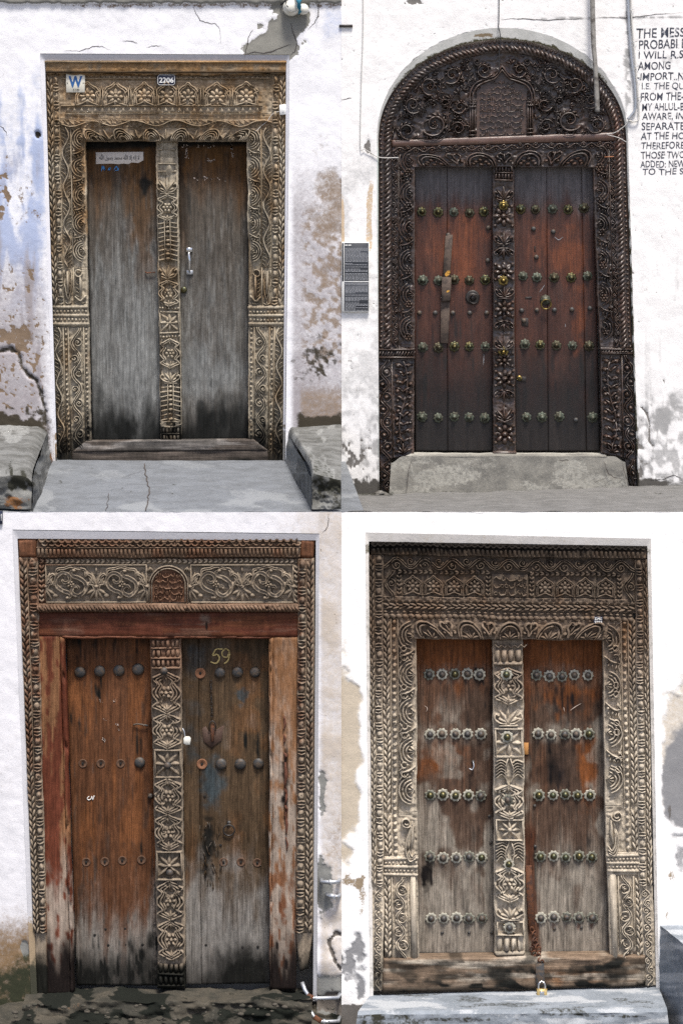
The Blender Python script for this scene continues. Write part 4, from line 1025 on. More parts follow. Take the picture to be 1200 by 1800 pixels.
# ================================================================== upper right: dark arched door with brass bosses
CX, CY = 882.5, 240.0
def arch_pts(rx, ry, cx=CX, cy=CY, a0=PI, a1=0.0, n=60): 
    a = np.linspace(a0, a1, n); return np.stack([cx+rx*np.cos(a), cy-ry*np.sin(a)], -1)
def axl(y):
    y = np.asarray(y, float); t = np.clip((CY-y)/191, 0, 1); return np.where(y < CY, CX-220*np.sqrt(np.clip(1-t*t, 0, 1)), 662.5+(y-CY)*.006)
def axr(y):
    y = np.asarray(y, float); t = np.clip((CY-y)/191, 0, 1); return np.where(y < CY, CX+220*np.sqrt(np.clip(1-t*t, 0, 1)), 1102.5+(y-CY)*.031)
def wp2(x, y):
    n = fbm(x, y, 46, 46, 5, 71); nf = fbm(x, y, 10, 10, 4, 72); ns = fbm(x, y, 5, 5, 3, 73); nv = fbm(x, y, 12, 120, 4, 74)
    left = 1-sm(x, 660, 680)
    edge = np.minimum(np.abs(x-axl(y)), np.abs(x-axr(y)))
    tan = left*sm(y, 300, 330)*(1-sm(y, 430, 500))*sm(nv, .5, .7)*.6 + left*(1-sm(x, 601, 612))*sm(y, 280, 380)*(1-sm(y, 430, 520))*.6
    grey = left*sm(y, 230, 330)*sm(n+nf*.4, .48, .80)*.8 + blob(x, y, 650, 262, 14, 18, .8, .8, 75, 9)*.5 + left*sm(y, 640, 800)*sm(nf, .40, .62)*.7
    grey = grey*.55
    grey = grey + 1.1*(1-left)*sm(y, 650, 760)*sm(nf+n*.4, .55, .78)*.6 + blob(x, y, 1165, 745, 24, 30, .9, 1., 76, 14)*.7 + (1-left)*sm(nv, .58, .72)*sm(y, 330, 500)*.3 + blob(x, y, 1188, 702, 16, 22, .9, 1., 77, 9)*.5
    grey = grey + (1-sm(np.abs(y-33-(n-.5)*10+(x-900)*.012), 1.0, 4))*.85*sm(x, 890, 960)*sm(nf, .3, .52) + (1-sm(np.abs(x-1103), 2, 9))*(1-sm(y, 150, 260))*sm(nf, .36, .6)*.9
    grey = grey + blob(x, y, 1176, 108, 20, 12, .9, .7, 78, 8)*.45 + blob(x, y, 1100, 110, 9, 14, .8, .9, 79, 6)*.6
    dk = blob(x, y, 728, 2, 20, 7, .7, .9, 80, 6) + sm(ns, .78, .84)*.6 + blob(x, y, 646, 258, 7, 12, .6, .6, 81, 6)*.9
    dk = dk + left*blob(x, y, 620, 800, 28, 34, .9, 1.3, 82, 8)*sm(nf, .44, .56) + (1-left)*sm(3.5-edge, 0, 5)*sm(nf, .44, .6)*.7
    dk = dk + (1-left)*(1-sm(edge, 6, 32))*sm(y, 720, 800)*sm(nf, .5, .62)*.8
    base = np.where(x < 880, sm(y+(nf-.5)*34, 832, 850), sm(y+(nf-.5)*16, 836, 846)*(1-.5*sm(x, 1165, 1180)))
    crk = dist_poly(x, y, [(1126, 715), (1136, 725), (1141, 745), (1140, 775), (1148, 785)]) + (nf-.5)*5
    ck = 1-sm(crk, .8, 3)
    dsp = (n-.5)*2.6 + (nf-.5)*.7 - .8*sm(dk, .4, .6) - 2*ck - .5*sm(grey, .5, .7)*sm(y, 640, 700)
    dsp = np.where((x > 1108) & (y > 30) & (y < 330), np.clip(dsp, -2, .3), dsp)
    p = np.stack([grey, tan, 0*x, np.maximum(dk, ck*.7)], -1); q = np.stack([0*x, base*.95, 0*x, 0*x+1], -1)
    return dsp, np.clip(p, 0, 1), np.clip(q, 0, 1)
M['p2wall'] = plaster('white_limewash', (.83, .82, .805), (.34, .338, .332), (.55, .43, .30), (.5, .5, .5), (.17, .16, .15), (.3, .3, .3), (.085, .08, .072), .06)
W2 = thing('plaster_wall', bp(1150, 860, 0.0), 'white limewashed wall with painted lettering around the dark arched door', 'wall')
wallgrid('w', UP, W2, M['p2wall'], wp2, 600, 1390, -120, 905, axl, axr, 0, 0, 3.0, arch=49.0)
M['p2rev'] = plaster('arch_soffit', (.60, .60, .57), (.33, .34, .31), (.22, .17, .11), (.4, .4, .4), (.06, .055, .03), (.5, .56, .52), (.07, .065, .05), .2)
def wr2(x, y):
    nf = fbm(x, y, 12, 12, 4, 86); z = np.zeros_like(x); hd_ = 1-sm(y, 90, 240)
    ri = np.hypot((x-CX)/217, (y-CY)/172)
    moss = (1-sm(ri+(nf-.5)*.05, 1.0, 1.035))*hd_ + (x > 900)*sm(y, 260, 400)*sm(nf, .35, .5)*.9
    return z, np.clip(np.stack([z+.35*sm(nf, .45, .6), blob(x, y, 850, 62, 20, 5, .7, .6, 87, 6), z, moss*.8], -1), 0, 1), np.clip(np.stack([z+(x < 690)*sm(y, 200, 300)*.9, sm(y, 810, 850), z, z+1], -1), 0, 1)
fo = np.vstack([[(666, 872)], [(664.5, 620)], arch_pts(217.5, 171), [(1112, 620)], [(1121, 868)]])
oo = np.vstack([[(664.5, 872)], [(663.5, 620)], arch_pts(220, 191), [(1114, 620)], [(1123, 868)]])
def rez(P, n=220):
    L = np.concatenate([[0], np.cumsum(np.hypot(*np.diff(P, axis=0).T))]); t = np.linspace(0, L[-1], n); return np.stack([np.interp(t, L, P[:, 0]), np.interp(t, L, P[:, 1])], -1)
reveal('reveal', rez(oo, 60), rez(fo, 60), UP, -.002, .008, M['p2rev'], W2, wr2, 4)
for k, pts in enumerate(([(880, 34), (920, 33), (980, 35), (1032, 31)], [(1046, 32), (1090, 31), (1112, 30), (1150, 26), (1200, 22)], [(600, 176), (610, 173), (618, 172)], [(1140, 845), (1165, 842), (1182, 836), (1200, 842)])):
    ribbon('crack', pts, 1.3, UP, 0, M['crack'], W2, k+7, surf=wp2)

DKW = dict(base=(.062, .040, .029), grey=(.095, .085, .082), orange=(.095, .038, .02), dark=(.014, .012, .011))
M['p2carve'] = wood('oiled_dark_teak', **DKW, rough=(.24, .46), spec=.7, grain=.4)
M['p2carveh'] = wood('oiled_dark_teak_rail', **DKW, axis='x', rough=(.24, .46), spec=.7, grain=.4)
M['p2leaf'] = wood('red_brown_plank', (.052, .017, .009), (.105, .092, .092), (.115, .032, .010), (.014, .009, .007), rough=(.34, .6), spec=.5, grain=.55)
def pc2(x, y):
    n = fbm(x, y, 30, 30, 4, 91); nf = fbm(x, y, 8, 8, 3, 92)
    return masks(.35*sm(n, .45, .65)+.25*sm(nf, .5, .7), .3*sm(n, .55, .7)+.35*sm(y, 760, 850), .42*sm(nf, .5, .66)+.35*(x > 1080)*(y < 300))
def pl2(x, y):
    n = fbm(x, y, 14, 150, 4, 93); nb = fbm(x, y, 50, 90, 4, 94); nf = fbm(x, y, 4, 60, 3, 95)
    grey = (1-sm(y+(n-.5)*60, 318, 392))*.85 + .15*sm(nf, .55, .75)  # greyed top of the leaves is a sheen painted into the wood colour
    warm = blob(x, y, 818, 430, 44, 95, .9, .6, 96, 30)*.80 + blob(x, y, 770, 440, 36, 80, .9, .6, 97, 24)*.5 + blob(x, y, 1010, 450, 32, 80, .9, .6, 98, 24)*.85 + blob(x, y, 1020, 575, 14, 70, .9, .8, 99, 18)*.8 + blob(x, y, 955, 430, 36, 60, .9, .7, 90, 24)*.5
    dark = sm(y+(nb-.5)*170, 500, 720)*.75 + .35*sm(nf, .6, .78) + sm(y, 700, 795)*.35
    return masks(grey, dark*(1-.6*np.clip(warm, 0, 1)), warm)
D2 = thing('carved_door', bp(885, 800, .1), 'dark carved door under a round arch with rows of brass flower bosses', 'door')
mc, mh = M['p2carve'], M['p2carveh']
# rope moulding that runs up one side, over the arch and down the other
mp_ = PathM(np.vstack([[(664.5, 614)], [(665, 245)], arch_pts(217.5, 171)[1:-1], [(1100.5, 236)], [(1112, 614)]]), 23)
r = R(mp_); r.board(18, 6, 0, 1); m_dots(r, 8.5, 1.5, 8.5, 2.4)
r.stroke([(9.4, 1), (9.4, r.V_-1)], 1.6, 2); r.stroke([(22, 1), (22, r.V_-1)], 1.8, 2)
m_rope(r, 8.2, 10, 21, 4.6, 1.0); r.build('rope_arch', mc, UP, D2, .035, pc2)
# tympanum
rx, ry = 204.0, 158.0; yb = 243.0
def tilt(px, h):
    px = px.copy(); px[:, 1] -= (px[:, 0]-CX)*.036*sm(px[:, 1], 110, 240); return px, h
r = R(IdM()); rho = np.linspace(0, 1, 90)[:, None]; a = np.linspace(0, PI, 240)[None]
A = np.stack([CX+rx*rho*np.cos(a), yb-ry*rho*np.sin(a), -5+0*rho*a], -1)
x_, y_ = A[..., 0], A[..., 1]; wx, wy = x_+(fbm(x_, y_, 15, 15, 2, 61)-.5)*22, y_+(fbm(x_, y_, 15, 15, 2, 62)-.5)*22
A[..., 2] += 2.4*np.clip(1-np.abs(2*fbm(wx, wy, 9, 9, 2, 64)-1)*2.6, -1, 1); r.grid(A)
tym = r.build('tympanum', mc, UP, D2, .045, pc2, warp=tilt, jitter=.1)
r = R(IdM())
filler(r, lambda q: (q.uniform(690, 1075), q.uniform(95, 240)), [(a_, b_, c_) for a_, b_, c_ in [(716, 224, 21), (764, 214, 26), (725, 180, 19), (755, 149, 20), (795, 130, 20), (808, 185, 16), (805, 223, 15), (851, 122, 18)]]+[(2*CX-a_, b_, c_) for a_, b_, c_ in [(716, 224, 21), (764, 214, 26), (725, 180, 19), (755, 149, 20), (795, 130, 20), (808, 185, 16), (805, 223, 15), (851, 122, 18)]]+[(882, 200, 62), (882, 150, 40)], 90, 13, 4.5, 6, 3, lambda x, y: math.atan2(y-240, x-CX))
for V_ in r.V:
    bad = ((V_[:, 0]-CX)/196)**2+((V_[:, 1]-yb)/150)**2 > .98
    V_[bad, 2] = -3
tagp(r.build('leaf_ground', mc, UP, tym, .062, pc2, warp=tilt, jitter=.2), kind='stuff')
SCR = [(716, 224, 21, 0.3, 1), (764, 214, 26, 2.6, -1), (725, 180, 19, .8, 1), (755, 149, 20, 1.2, 1), (795, 130, 20, 2.2, -1), (808, 185, 16, 2.8, -1), (805, 223, 15, 3.6, 1), (851, 122, 18, .5, 1), (838, 108, 8, .5, 1), (782, 178, 9, .5, -1)]
for cx_, cy_, rr, a0, dd_ in SCR:
    for sg in (1, -1):
        x_ = cx_ if sg > 0 else 2*CX-cx_
        r = R(IdM()); m_acanthus(r, x_, cy_, rr, a0 if sg > 0 else PI-a0, dd_*sg, 6.5)
        r.build('acanthus_scroll', mc, UP, tym, .062, pc2, warp=tilt, jitter=.15)
for sg in (1, -1):
    r = R(IdM()); X = lambda v: v if sg > 0 else 2*CX-v
    for pts in ([(695, 240), (735, 238), (770, 242), (787, 222), (786, 196), (795, 172), (815, 152), (838, 141)], [(700, 205), (714, 196), (738, 190), (744, 170)], [(772, 168), (776, 152), (774, 138)], [(826, 140), (822, 122), (814, 108)], [(740, 200), (748, 180), (770, 170)]):
        C = cr([(X(a_), b_) for a_, b_ in pts], 6); r.stroke(C, [4, 5, 3], 5.5, 'cup'); T = np.gradient(C, axis=0)
        for i in range(2, len(C)-1, 3):
            an = math.atan2(T[i, 1], T[i, 0])
            for q in (-1, 1): r.leaf(C[i, 0], C[i, 1], an+q*.8, 9, 4, 5.5, q*.6)
    r.build('vine_stem', mc, UP, tym, .062, pc2, warp=tilt, jitter=.15)
# inscription panel under a cusped gable, with two colonnettes
r = R(IdM()); u = np.linspace(838, 926, 30)[None]; top_ = 150-22*np.exp(-((u-882)/15)**2)-6*np.cos((u-882)/44*PI/2); t = np.linspace(0, 1, 30)[:, None]
A = np.stack([u+0*t, top_+(240-top_)*t, 0.5+0*u*t], -1); r.grid(A)
ins = r.build('inscription_panel', M['p2carveh'], UP, tym, .058, lambda x, y: masks(.2+0*x, .1+0*x, .35+0*x), warp=tilt, jitter=.1)
r = R(IdM()); m_calli(r, 842, 158, 923, 238, 8, 2.2, 2.0, 5); m_calli(r, 862, 140, 904, 158, 2, 2.2, 2.0, 6); r.build('script', mh, UP, ins, .056, pc2, warp=tilt, jitter=.1)
r = R(IdM())
for j, o in enumerate((0, 5)):
    L = [(832-o, 186), (831-o, 166-o*.3), (840-o, 150-o*.8), (856, 142-o), (870, 137-o), (882.5, 122-o*1.3)]
    P_ = np.vstack([cr(L, 5), cr([(2*CX-a_, b_) for a_, b_ in L], 5)[::-1][1:]]); r.stroke(P_, 3.4, 6-j)
r.build('gable_arch', mc, UP, tym, .060, pc2, warp=tilt, jitter=.1)
for c in (830.5, 932):
    r = R(IdM())
    for o in (-4, 0, 4): r.stroke([(c+o, 183), (c+o, 232)], 3.4, 5)
    for yy in (180, 186, 228, 235): r.stroke([(c-6, yy), (c+6, yy)], 3, 6)
    r.palm(c, 180, -PI/2, 12, 5, 1.8, 3, 5); r.palm(c, 242, -PI/2, 8, 3, 1.6, 3, 5)
    r.build('colonnette', mc, UP, tym, .060, pc2, warp=tilt, jitter=.1)
# transom rail and bands
plankobj('transom_rail', ((688, 246), (1079, 232), (1082, 247), (689, 258)), UP, D2, mh, .03, lambda x, y: masks(.25+0*x, .2*sm(fbm(x, y, 60, 6, 3, 3), .5, .7), .6+0*x), 16, 5, .5, rot=True)
strip('wave_band', ((689, 258), (1082, 247), (1082, 258), (689, 269)), UP, D2, mh, .045, pc2, lambda r: m_vine(r, 29, 0, None, 3.4, .3, 'bead', 1, .2), True)
strip('scallop_band', ((699, 269), (1073, 258), (1046, 293), (727, 293)), UP, D2, mh, .045, pc2, lambda r: m_scallop(r, 78, 1, None, 5.5, 2, 'grape', 'knot'), True)
def j2(r):
    m_vine(r, 26, 0, r.U*.30, 3.4, .30, 'spiral', 1, .18); r.stroke([(r.U*.32, 0), (r.U*.32, r.V_)], 1.6, 2.4)
    w0 = r.U*.35; m_scroll(r, 58, w0, r.U-1, 5, 1)
    for k in range(9):
        v = (k+.92)*58
        if v < r.V_-6:
            for q in range(7): r.dome(r.U*.72+5*math.cos(q*1.05)*(q > 0), v-8+5*math.sin(q*1.05)*(q > 0), 3, None, 5, 7, 3)
strip('jamb', ((688, 257), (730, 257), (729, 612), (687, 612)), UP, D2, mc, .05, pc2, j2, thick=18)
strip('jamb', ((1041, 247), (1082, 247), (1091, 612), (1055, 612)), UP, D2, mc, .05, pc2, j2, flip=True, thick=18)
for qd in (((664, 612), (729, 612), (729, 631), (664, 631)), ((1055, 612), (1113, 612), (1114, 625), (1056, 625))):
    def mo(r):
        r.stroke([(1, 3), (r.U-1, 3)], 4, 4); r.stroke([(1, r.V_-3), (r.U-1, r.V_-3)], 4, 4)
        for k in range(int(r.U/5)): r.stroke([(k*5+1, r.V_-5), (k*5+5, 6)], 2.6, 4)
    strip('jamb_moulding', qd, UP, D2, mc, .042, pc2, mo, thick=16)
def ped2(r):
    w = r.U; m_vine(r, 46, 0, w*.36, 4.4, .3, 'bead', 2, .11); r.stroke([(w*.385, 0), (w*.385, r.V_)], 2.4, 3)
    rd = random.Random(4)
    c = w*.69; v = np.linspace(4, r.V_-22, 40); r.stroke(np.stack([c+w*.12*np.sin(v/26), v], -1), 4, 5)
    for k in range(int(r.V_/15)):
        y = 8+k*15
        if y > r.V_-22: break
        for sg in (-1, 1):
            r.leaf(c, y+6, PI/2*0+(0 if sg > 0 else PI)-sg*rd.uniform(.5, 1.1), w*.26, 7, 6, sg*.9); r.dome(c+sg*w*rd.uniform(.14, .22), y+rd.uniform(0, 9), 4.2, None, 6.5, 8, 3)
    r.palm(c, r.V_-6, -PI/2, 20, 5, 2, 6, 5)
strip('pedestal', ((664, 631), (728, 631), (728, 800), (668, 812)), UP, D2, mc, .048, pc2, ped2, thick=18)
strip('pedestal', ((1056, 625), (1115, 625), (1119, 812), (1058, 798)), UP, D2, mc, .048, pc2, ped2, flip=True, thick=18)
for qd in (((667, 811), (688, 808), (686, 866), (670, 868)), ((1098, 806), (1119, 810), (1121, 866), (1107, 850))):
    strip('post_foot', qd, UP, D2, mc, .048, pc2, lambda r: m_vine(r, 36, 0, None, 3.5, .28, 'bead', 2, .1), thick=14)
# leaves: planks on a backing board
def leaf2(name, xs_t, xs_b, yt, yb_):
    L = plankobj('leaf', ((xs_t[0], yt), (xs_t[-1], yt), (xs_b[-1], yb_), (xs_b[0], yb_)), UP, D2, M['dark_void'], .135, pl2, 8, 60, 0)
    for a_, b_, c_, d_ in zip(xs_t[:-1], xs_t[1:], xs_b[:-1], xs_b[1:]):
        plankobj('plank', ((a_+.2, yt), (b_-.2, yt), (d_-.2, yb_), (c_+.2, yb_)), UP, L, M['p2leaf'], .105, pl2, 7, 3.2, .5, .7)
    return L
LA = leaf2('l', (728, 787, 868), (730, 788, 869), 290, 797); LB = leaf2('r', (904, 963, 1025, 1046), (907, 966, 1034, 1059), 290, 797)
def post2(r):
    V = r.V_; m_reeds(r, 2, 28, 2, 6, 4, 2, r.U-2); y = 32
    seq = [('l', 34), ('f', 0), ('r', 48), ('l', 30), ('u', 26), ('r', 36), ('f', 0), ('l', 30), ('r', 36), ('u', 26), ('l', 30), ('r', 30), ('f', 0), ('r', 36), ('u', 26), ('l', 34), ('r', 42), ('u', 22), ('l', 26), ('u', 20)]
    for kind, L in seq:
        e = min(y+L, V-8)
        if kind == 'f' or e-y < 10: continue
        if kind == 'l': m_lotus(r, y, e, 4.5)
        elif kind == 'u': m_lotus(r, y, e, 4.5, False)
        else: r.rosette(r.U/2, (y+e)/2, min(r.U, L)*.5, 8, 6); [r.dome(r.U*.5+sx*r.U*.4, (y+e)/2+sy*L*.36, 3.4, None, 5, 7, 3) for sx in (-1, 1) for sy in (-1, 1)]
        y = e
    r.stroke([(1, V-4), (r.U-1, V-4)], 7, 4)
strip('centre_post', ((867, 290), (904, 290), (907, 801), (868, 801)), UP, D2, mc, .075, pc2, post2, thick=22)
# bosses
def boss_mesh(nm, r_, mat, cone=True):
    return lathe_mesh(nm, [(r_*.2, 0), (r_, 0, 1), (r_*1.02, r_*.14, 1), (r_*.80, r_*.30, 1), (r_*.62, r_*.22), (r_*.56, r_*.45), (r_*.42, r_*.75), (r_*.22, r_*(1.0 if cone else .9)), (r_*.05, r_*(1.12 if cone else .93))], mat, 32, 8, .11)
BM = [boss_mesh('boss', .032, M[m_]) for m_ in ('brass_dull', 'verdigris', 'brass_dark')]
BP = boss_mesh('boss', .032, M['brass']); ST = lathe_mesh('stud', [(.004, 0), (.016, 0), (.0155, .006), (.011, .012), (.004, .0145)], M['steel_dark'], 14)
rd = random.Random(2)
for parent, rows in ((LA, ((372, (743, 771, 798, 826, 853)), (492, (743.5, 771, 800, 826, 854)), (612, (744, 771, 799, 826, 854)), (737, (743.5, 771, 799, 826, 854)))), (LB, ((366, (918, 944, 973, 1001, 1030)), (487, (921, 947, 977, 1006, 1035)), (608, (925, 952, 981, 1009, 1038)), (736, (927, 955, 986, 1044))))):
    for k, (yy, xs) in enumerate(rows):
        for x_ in xs:
            link('boss', BM[1] if k == 3 or (k == 1 and rd.random() < .5) else BM[rd.choice((0, 2, 1))], UP.w(x_+rd.uniform(-.9, .9), yy+rd.uniform(-1.8, 1.8), .106), parent, (rd.uniform(-.12, .12), rd.uniform(0, 1), rd.uniform(-.12, .12)), rd.uniform(.92, 1.06))
for x_, y_, pr in [(738, 551, LA), (766, 551, LA), (797, 551, LA), (827, 551, LA), (857, 551, LA), (860, 400, LA), (859, 458, LA), (789, 413, LA), (919, 547, LB), (946, 546, LB), (977, 546, LB), (1008, 545, LB), (1040, 543, LB), (940, 402, LB), (975, 407, LB), (945, 452, LB), (1015, 741, LB), (923, 565, LB)]:
    link('stud', ST, UP.w(x_, y_, .104), pr)
PO2 = [o_ for o_ in D2.children if o_.name.startswith('centre_post')][0]
for y_, m_ in ((361, 'brass'), (493, 'brass'), (619, 'brass')): link('boss', BP, UP.w(885, y_, .06), PO2)
# long iron bolt, its keeper, and the two knockers
BO = bx('bolt_bar', 0, 0, 1, 1, UP, .08, .09, M['iron'], LA) if False else None
M['old_bar'] = plain('old_bar', (.085, .06, .045), .8, 0, .4, 60, bumpd=.002, col2=(.04, .03, .025))
prism('bolt_bar', [(784, 414), (797, 412), (792, 489), (779, 489)], UP, .084, .10, M['old_bar'], LA, .8); prism('bolt_keeper', [(777.5, 487), (794, 488), (793, 529), (776.5, 531)], UP, .058, .10, M['old_bar'], LA, 1.5)
prism('bolt_bar', [(776, 530), (792, 529), (789, 605), (775, 604)], UP, .084, .10, M['old_bar'], LA, .8)
ribbon('paint_mark', [(784, 486), (788, 480), (791, 476)], 7, UP, .0835, M['gold_paint'], LA, 4, .8)
ribbon('paint_mark', [(785, 514), (791, 511)], 3, UP, .0575, M['gold_paint'], LA, 4, .3)
link('escutcheon', lathe_mesh('escutcheon', [(.01, 0), (.044, 0), (.046, .006), (.036, .012), (.03, .008), (.022, .016), (.012, .03), (.003, .034)], M['iron'], 24), UP.w(832, 523, .104), LA)
link('ring', torus_mesh('ring', .03, .0045, M['iron']), UP.w(834, 526, .075), LA, (.25, 0, 0))
link('ring_plate', lathe_mesh('ring_plate', [(.01, 0), (.032, 0, 1), (.033, .005, 1), (.02, .012), (.008, .02), (.002, .03)], M['verdigris'], 24, 8, .1), UP.w(961, 528, .104), LB)
link('ring', torus_mesh('ring', .031, .0048, M['brass']), UP.w(961.5, 535.5, .065), LB, (.2, 0, 0))
link('lock', lathe_mesh('lock', [(.003, 0), (.018, 0), (.018, .006), (.012, .009), (.002, .009)], M['brass'], 16), UP.w(915, 667, .104), LB)
prism('lock_plate', [(918, 664), (927, 664), (927, 673), (918, 673)], UP, .100, .104, M['iron'], LB, .5)
prism('keyhole', [(941, 432), (943.5, 432), (943.5, 443), (941, 443)], UP, .1035, .106, M['dark_void'], LB, .4)
prism('latch_plate', [(925, 523), (937, 522), (937, 525), (925, 526)], UP, .10, .106, M['iron'], LB, .5); prism('latch_plate', [(918, 560), (931, 560), (931, 575), (919, 574)], UP, .101, .106, M['iron'], LB, .5)
for k, pts in enumerate(([(977, 416), (985, 421), (992, 416)], [(960, 501), (955, 508), (950, 514)], [(996, 570), (997, 576)], [(852, 624), (852, 634), (851, 644)])): ribbon('scratch', pts, .9, UP, .1025, M['panel_text'], LB if pts[0][0] > 900 else LA, k, .6)
# cement doorstep
M['p2step'] = stone('doorstep_cement', (.25, .24, .21), (.155, .15, .135), (.35, .34, .30))
def mstep(x, y):
    n = fbm(x, y, 60, 26, 4, 101); nf = fbm(x, y, 8, 20, 3, 102)
    return masks(.55*sm(n, .45, .65)+.6*(1-sm(y, 796, 801)), .55*sm(y+(nf-.5)*16, 856, 874)+.4*sm(np.abs(y-808+(nf-.5)*10)*-1, -6, 0)*sm(n, .45, .6), .10*sm(n, .55, .7)*sm(y, 800, 830))
SP = thing('doorstep', bp(890, 872, -.05), 'rough grey cement doorstep below the dark arched door', 'step')
A_ = [bp(728, 795, .12), bp(1060, 796, .12), bp(1066, 803, -.06), bp(712, 802, -.06)]
face('tread', A_, M['p2step'], SP, mstep, .006, 90, 12, 3, (0, 0, 1))
# riser outline widens under the jambs
W_, px_, py_ = quadgrid([bp(687, 800, -.06), bp(1098, 801, -.06), bp(1108, 874, -.07), bp(684, 875, -.07)], 110, 26)
tt = np.linspace(0, 1, 26)[:, None]; aa = np.linspace(0, 1, 110)[None]
cut = np.maximum(0, .20-aa)/.20*14 + np.maximum(0, aa-.9)/.1*14; cut = np.where((aa < .06), 26, cut*.0)   # the broken corner on the left
yy = 802 + np.where(aa < .10, sm(.05-aa, 0, .05)*12, 0) + np.where(aa > .95, sm(aa-.95, 0, .05)*10, 0); pyg = yy + (874.5-yy)*tt; pxg = 687 + (1098-687)*aa + tt*(aa-.3)*12
Z_ = np.array([[bp(pxg[i, j], pyg[i, j], -.06) for j in range(110)] for i in range(26)]); Z_[..., 1] += (fbm(pxg, pyg, 60, 30, 3, 5)-.5)*.012
gridobj('riser', Z_, M['p2step'], SP, {'p': mstep(pxg, pyg)})
ribbon('crack', [(1058, 808), (1066, 828), (1078, 838), (1098, 840)], 1.4, UP, -.078, M['crack'], SP, 3); ribbon('crack', [(1090, 812), (1094, 828), (1104, 862)], 1.3, UP, -.078, M['crack'], SP, 5); ribbon('crack', [(980, 808), (1000, 807)], 1.4, UP, -.078, M['crack'], SP, 6)
ribbon('crack', [(722, 808), (716, 830), (713, 866)], 1.2, UP, -.078, M['crack'], SP, 8); ribbon('crack', [(1068, 838), (1050, 842), (1042, 848)], .8, UP, -.078, M['crack'], SP, 9)
M['p2ground'] = stone('street_cement', (.165, .162, .156), (.12, .118, .112), (.22, .217, .208))
def mg2(x, y):
    nf = fbm(x, y, 14, 5, 4, 111); return masks(.35*sm(nf, .5, .65), .65*(1-sm(y+(nf-.5)*6, 868, 876))*(x < 690)+.4*sm(nf, .66, .78)+(x > 1110)*.35*(1-sm(y, 855, 880)), 0)
G2 = face('street_pavement', [bp(600, 868, .06), bp(1420, 846, .06), bp(1530, 900, -2.0), bp(598.5, 900, -2.0)], M['p2ground'], None, mg2, .012, 160, 50, 9, (0, 0, 1)); tagp(G2, kind='structure')
# rubble at the foot of the left jamb
rd = random.Random(9); t = thing('rubble_heap', bp(676, 870, -.1), 'dark crumbled rubble at the foot of the arched door, left side', 'rubble')
def chunk(name, px, py, y, r_, mat, parent, sd_=1):
    c = np.array(bp(px, py, y)); rs = np.random.RandomState(sd_); a = np.linspace(0, 2*PI, 9)[:-1]; V = []
    for f, z in ((.7, 0), (1, .35), (.75, .75), (.25, 1.0)):
        k = f*(1+rs.uniform(-.22, .22, 8)); V.append(np.stack([r_*k*np.cos(a), r_*k*np.sin(a)*.8, np.full(8, z*r_*.9)+rs.uniform(-.08, .08, 8)*r_], -1))
    V = np.vstack(V)+c; i = np.arange(32).reshape(4, 8); j = np.roll(i, -1, 1)
    return wobj(name, V, [np.stack([i[:-1], j[:-1], j[1:], i[1:]], -1).reshape(-1, 4), i[-1][None], i[0][::-1][None]], mat, parent, False)
M['rubble'] = plain('rubble', (.09, .085, .075), .9, 0, .4, 70, bumpd=.004, col2=(.2, .19, .17)); M['chip'] = plain('chip', (.62, .6, .56), .8)
for k in range(9): chunk('stone', 668+rd.uniform(-6, 20), 872+rd.uniform(-3, 3), -.12-rd.uniform(0, .12), rd.uniform(.014, .03), M['rubble'], t, k)
for k, (x_, y_, lb) in enumerate(((697, 877, 'tiny white plaster chip beside the rubble heap, left end of the arched doorstep'), (1097, 878, 'small white plaster chip at the right end of the arched doorstep'), (640, 886, 'tiny white plaster chip on the pavement below the black notice board'))):
    tagp(chunk('plaster_chip', x_, y_, -.35 if y_ < 884 else -.8, .011-.002*k, M['chip'], None, k+20), lb, 'chip', 'plaster chips on the pavement')
# ---- things on the wall
t = NT('worn_lettering'); n_ = t.noise(30, (1, 1, 1), 5, .7); M['letter'] = t.fin(t.mix(t.rng(n_, .56, .66), (.035, .04, .06), (.72, .72, .74)), .85)
TX = [('THE MESS', 1118, 50, 84, 17), ('PROBABI L', 1122, 70, 82, 16), ('I WILL R.S', 1121, 90, 79, 14), ('AMONG', 1120, 109, 58, 14), ('-IMPORT..N', 1119, 128, 83, 13.5), ('I.E. THE QU', 1127, 146, 75, 13.5), ('FROM THE-', 1125, 163, 76, 14.5), ('MY AHLUL-B', 1127, 182, 74, 13), ('AWARE, IN', 1127, 199, 74, 14), ('SEPARATE', 1126, 216, 76, 13), ('AT THE HO', 1125, 233, 77, 12.5), ('THEREFORE', 1126, 250, 76, 12.5), ('THOSE TWO', 1126, 267, 77, 12.5), ('ADDED: NEW', 1124, 283, 79, 12), ('TO THE S', 1128, 297, 72, 11)]
for s_, x_, y_, w_, h_ in TX: lettering('painted_line', s_, x_, y_, w_, h_, UP, -.0015, M['letter'], W2, 0 if 'Q' in s_ else .006, -.02, 0, .05, wp2)
IB = thing('notice_board', UP.w(620, 548, 0), 'black printed notice board on the white wall left of the arched door', 'notice board')
prism('panel', [(600.5, 425), (648.5, 425), (648, 548), (600.5, 548)], UP, -.022, .0, M['enamel_white'], IB, .8)
for pl in ([(601, 427), (604, 427), (604, 494), (601, 494)], [(605, 427), (647.5, 427), (647.5, 493.5), (605, 493.5)], [(605, 495.5), (647.5, 495.5), (647, 546.5), (605, 546.5)]): prism('printed_sheet', pl, UP, -.0235, -.021, M['panel_black'], IB, .2)
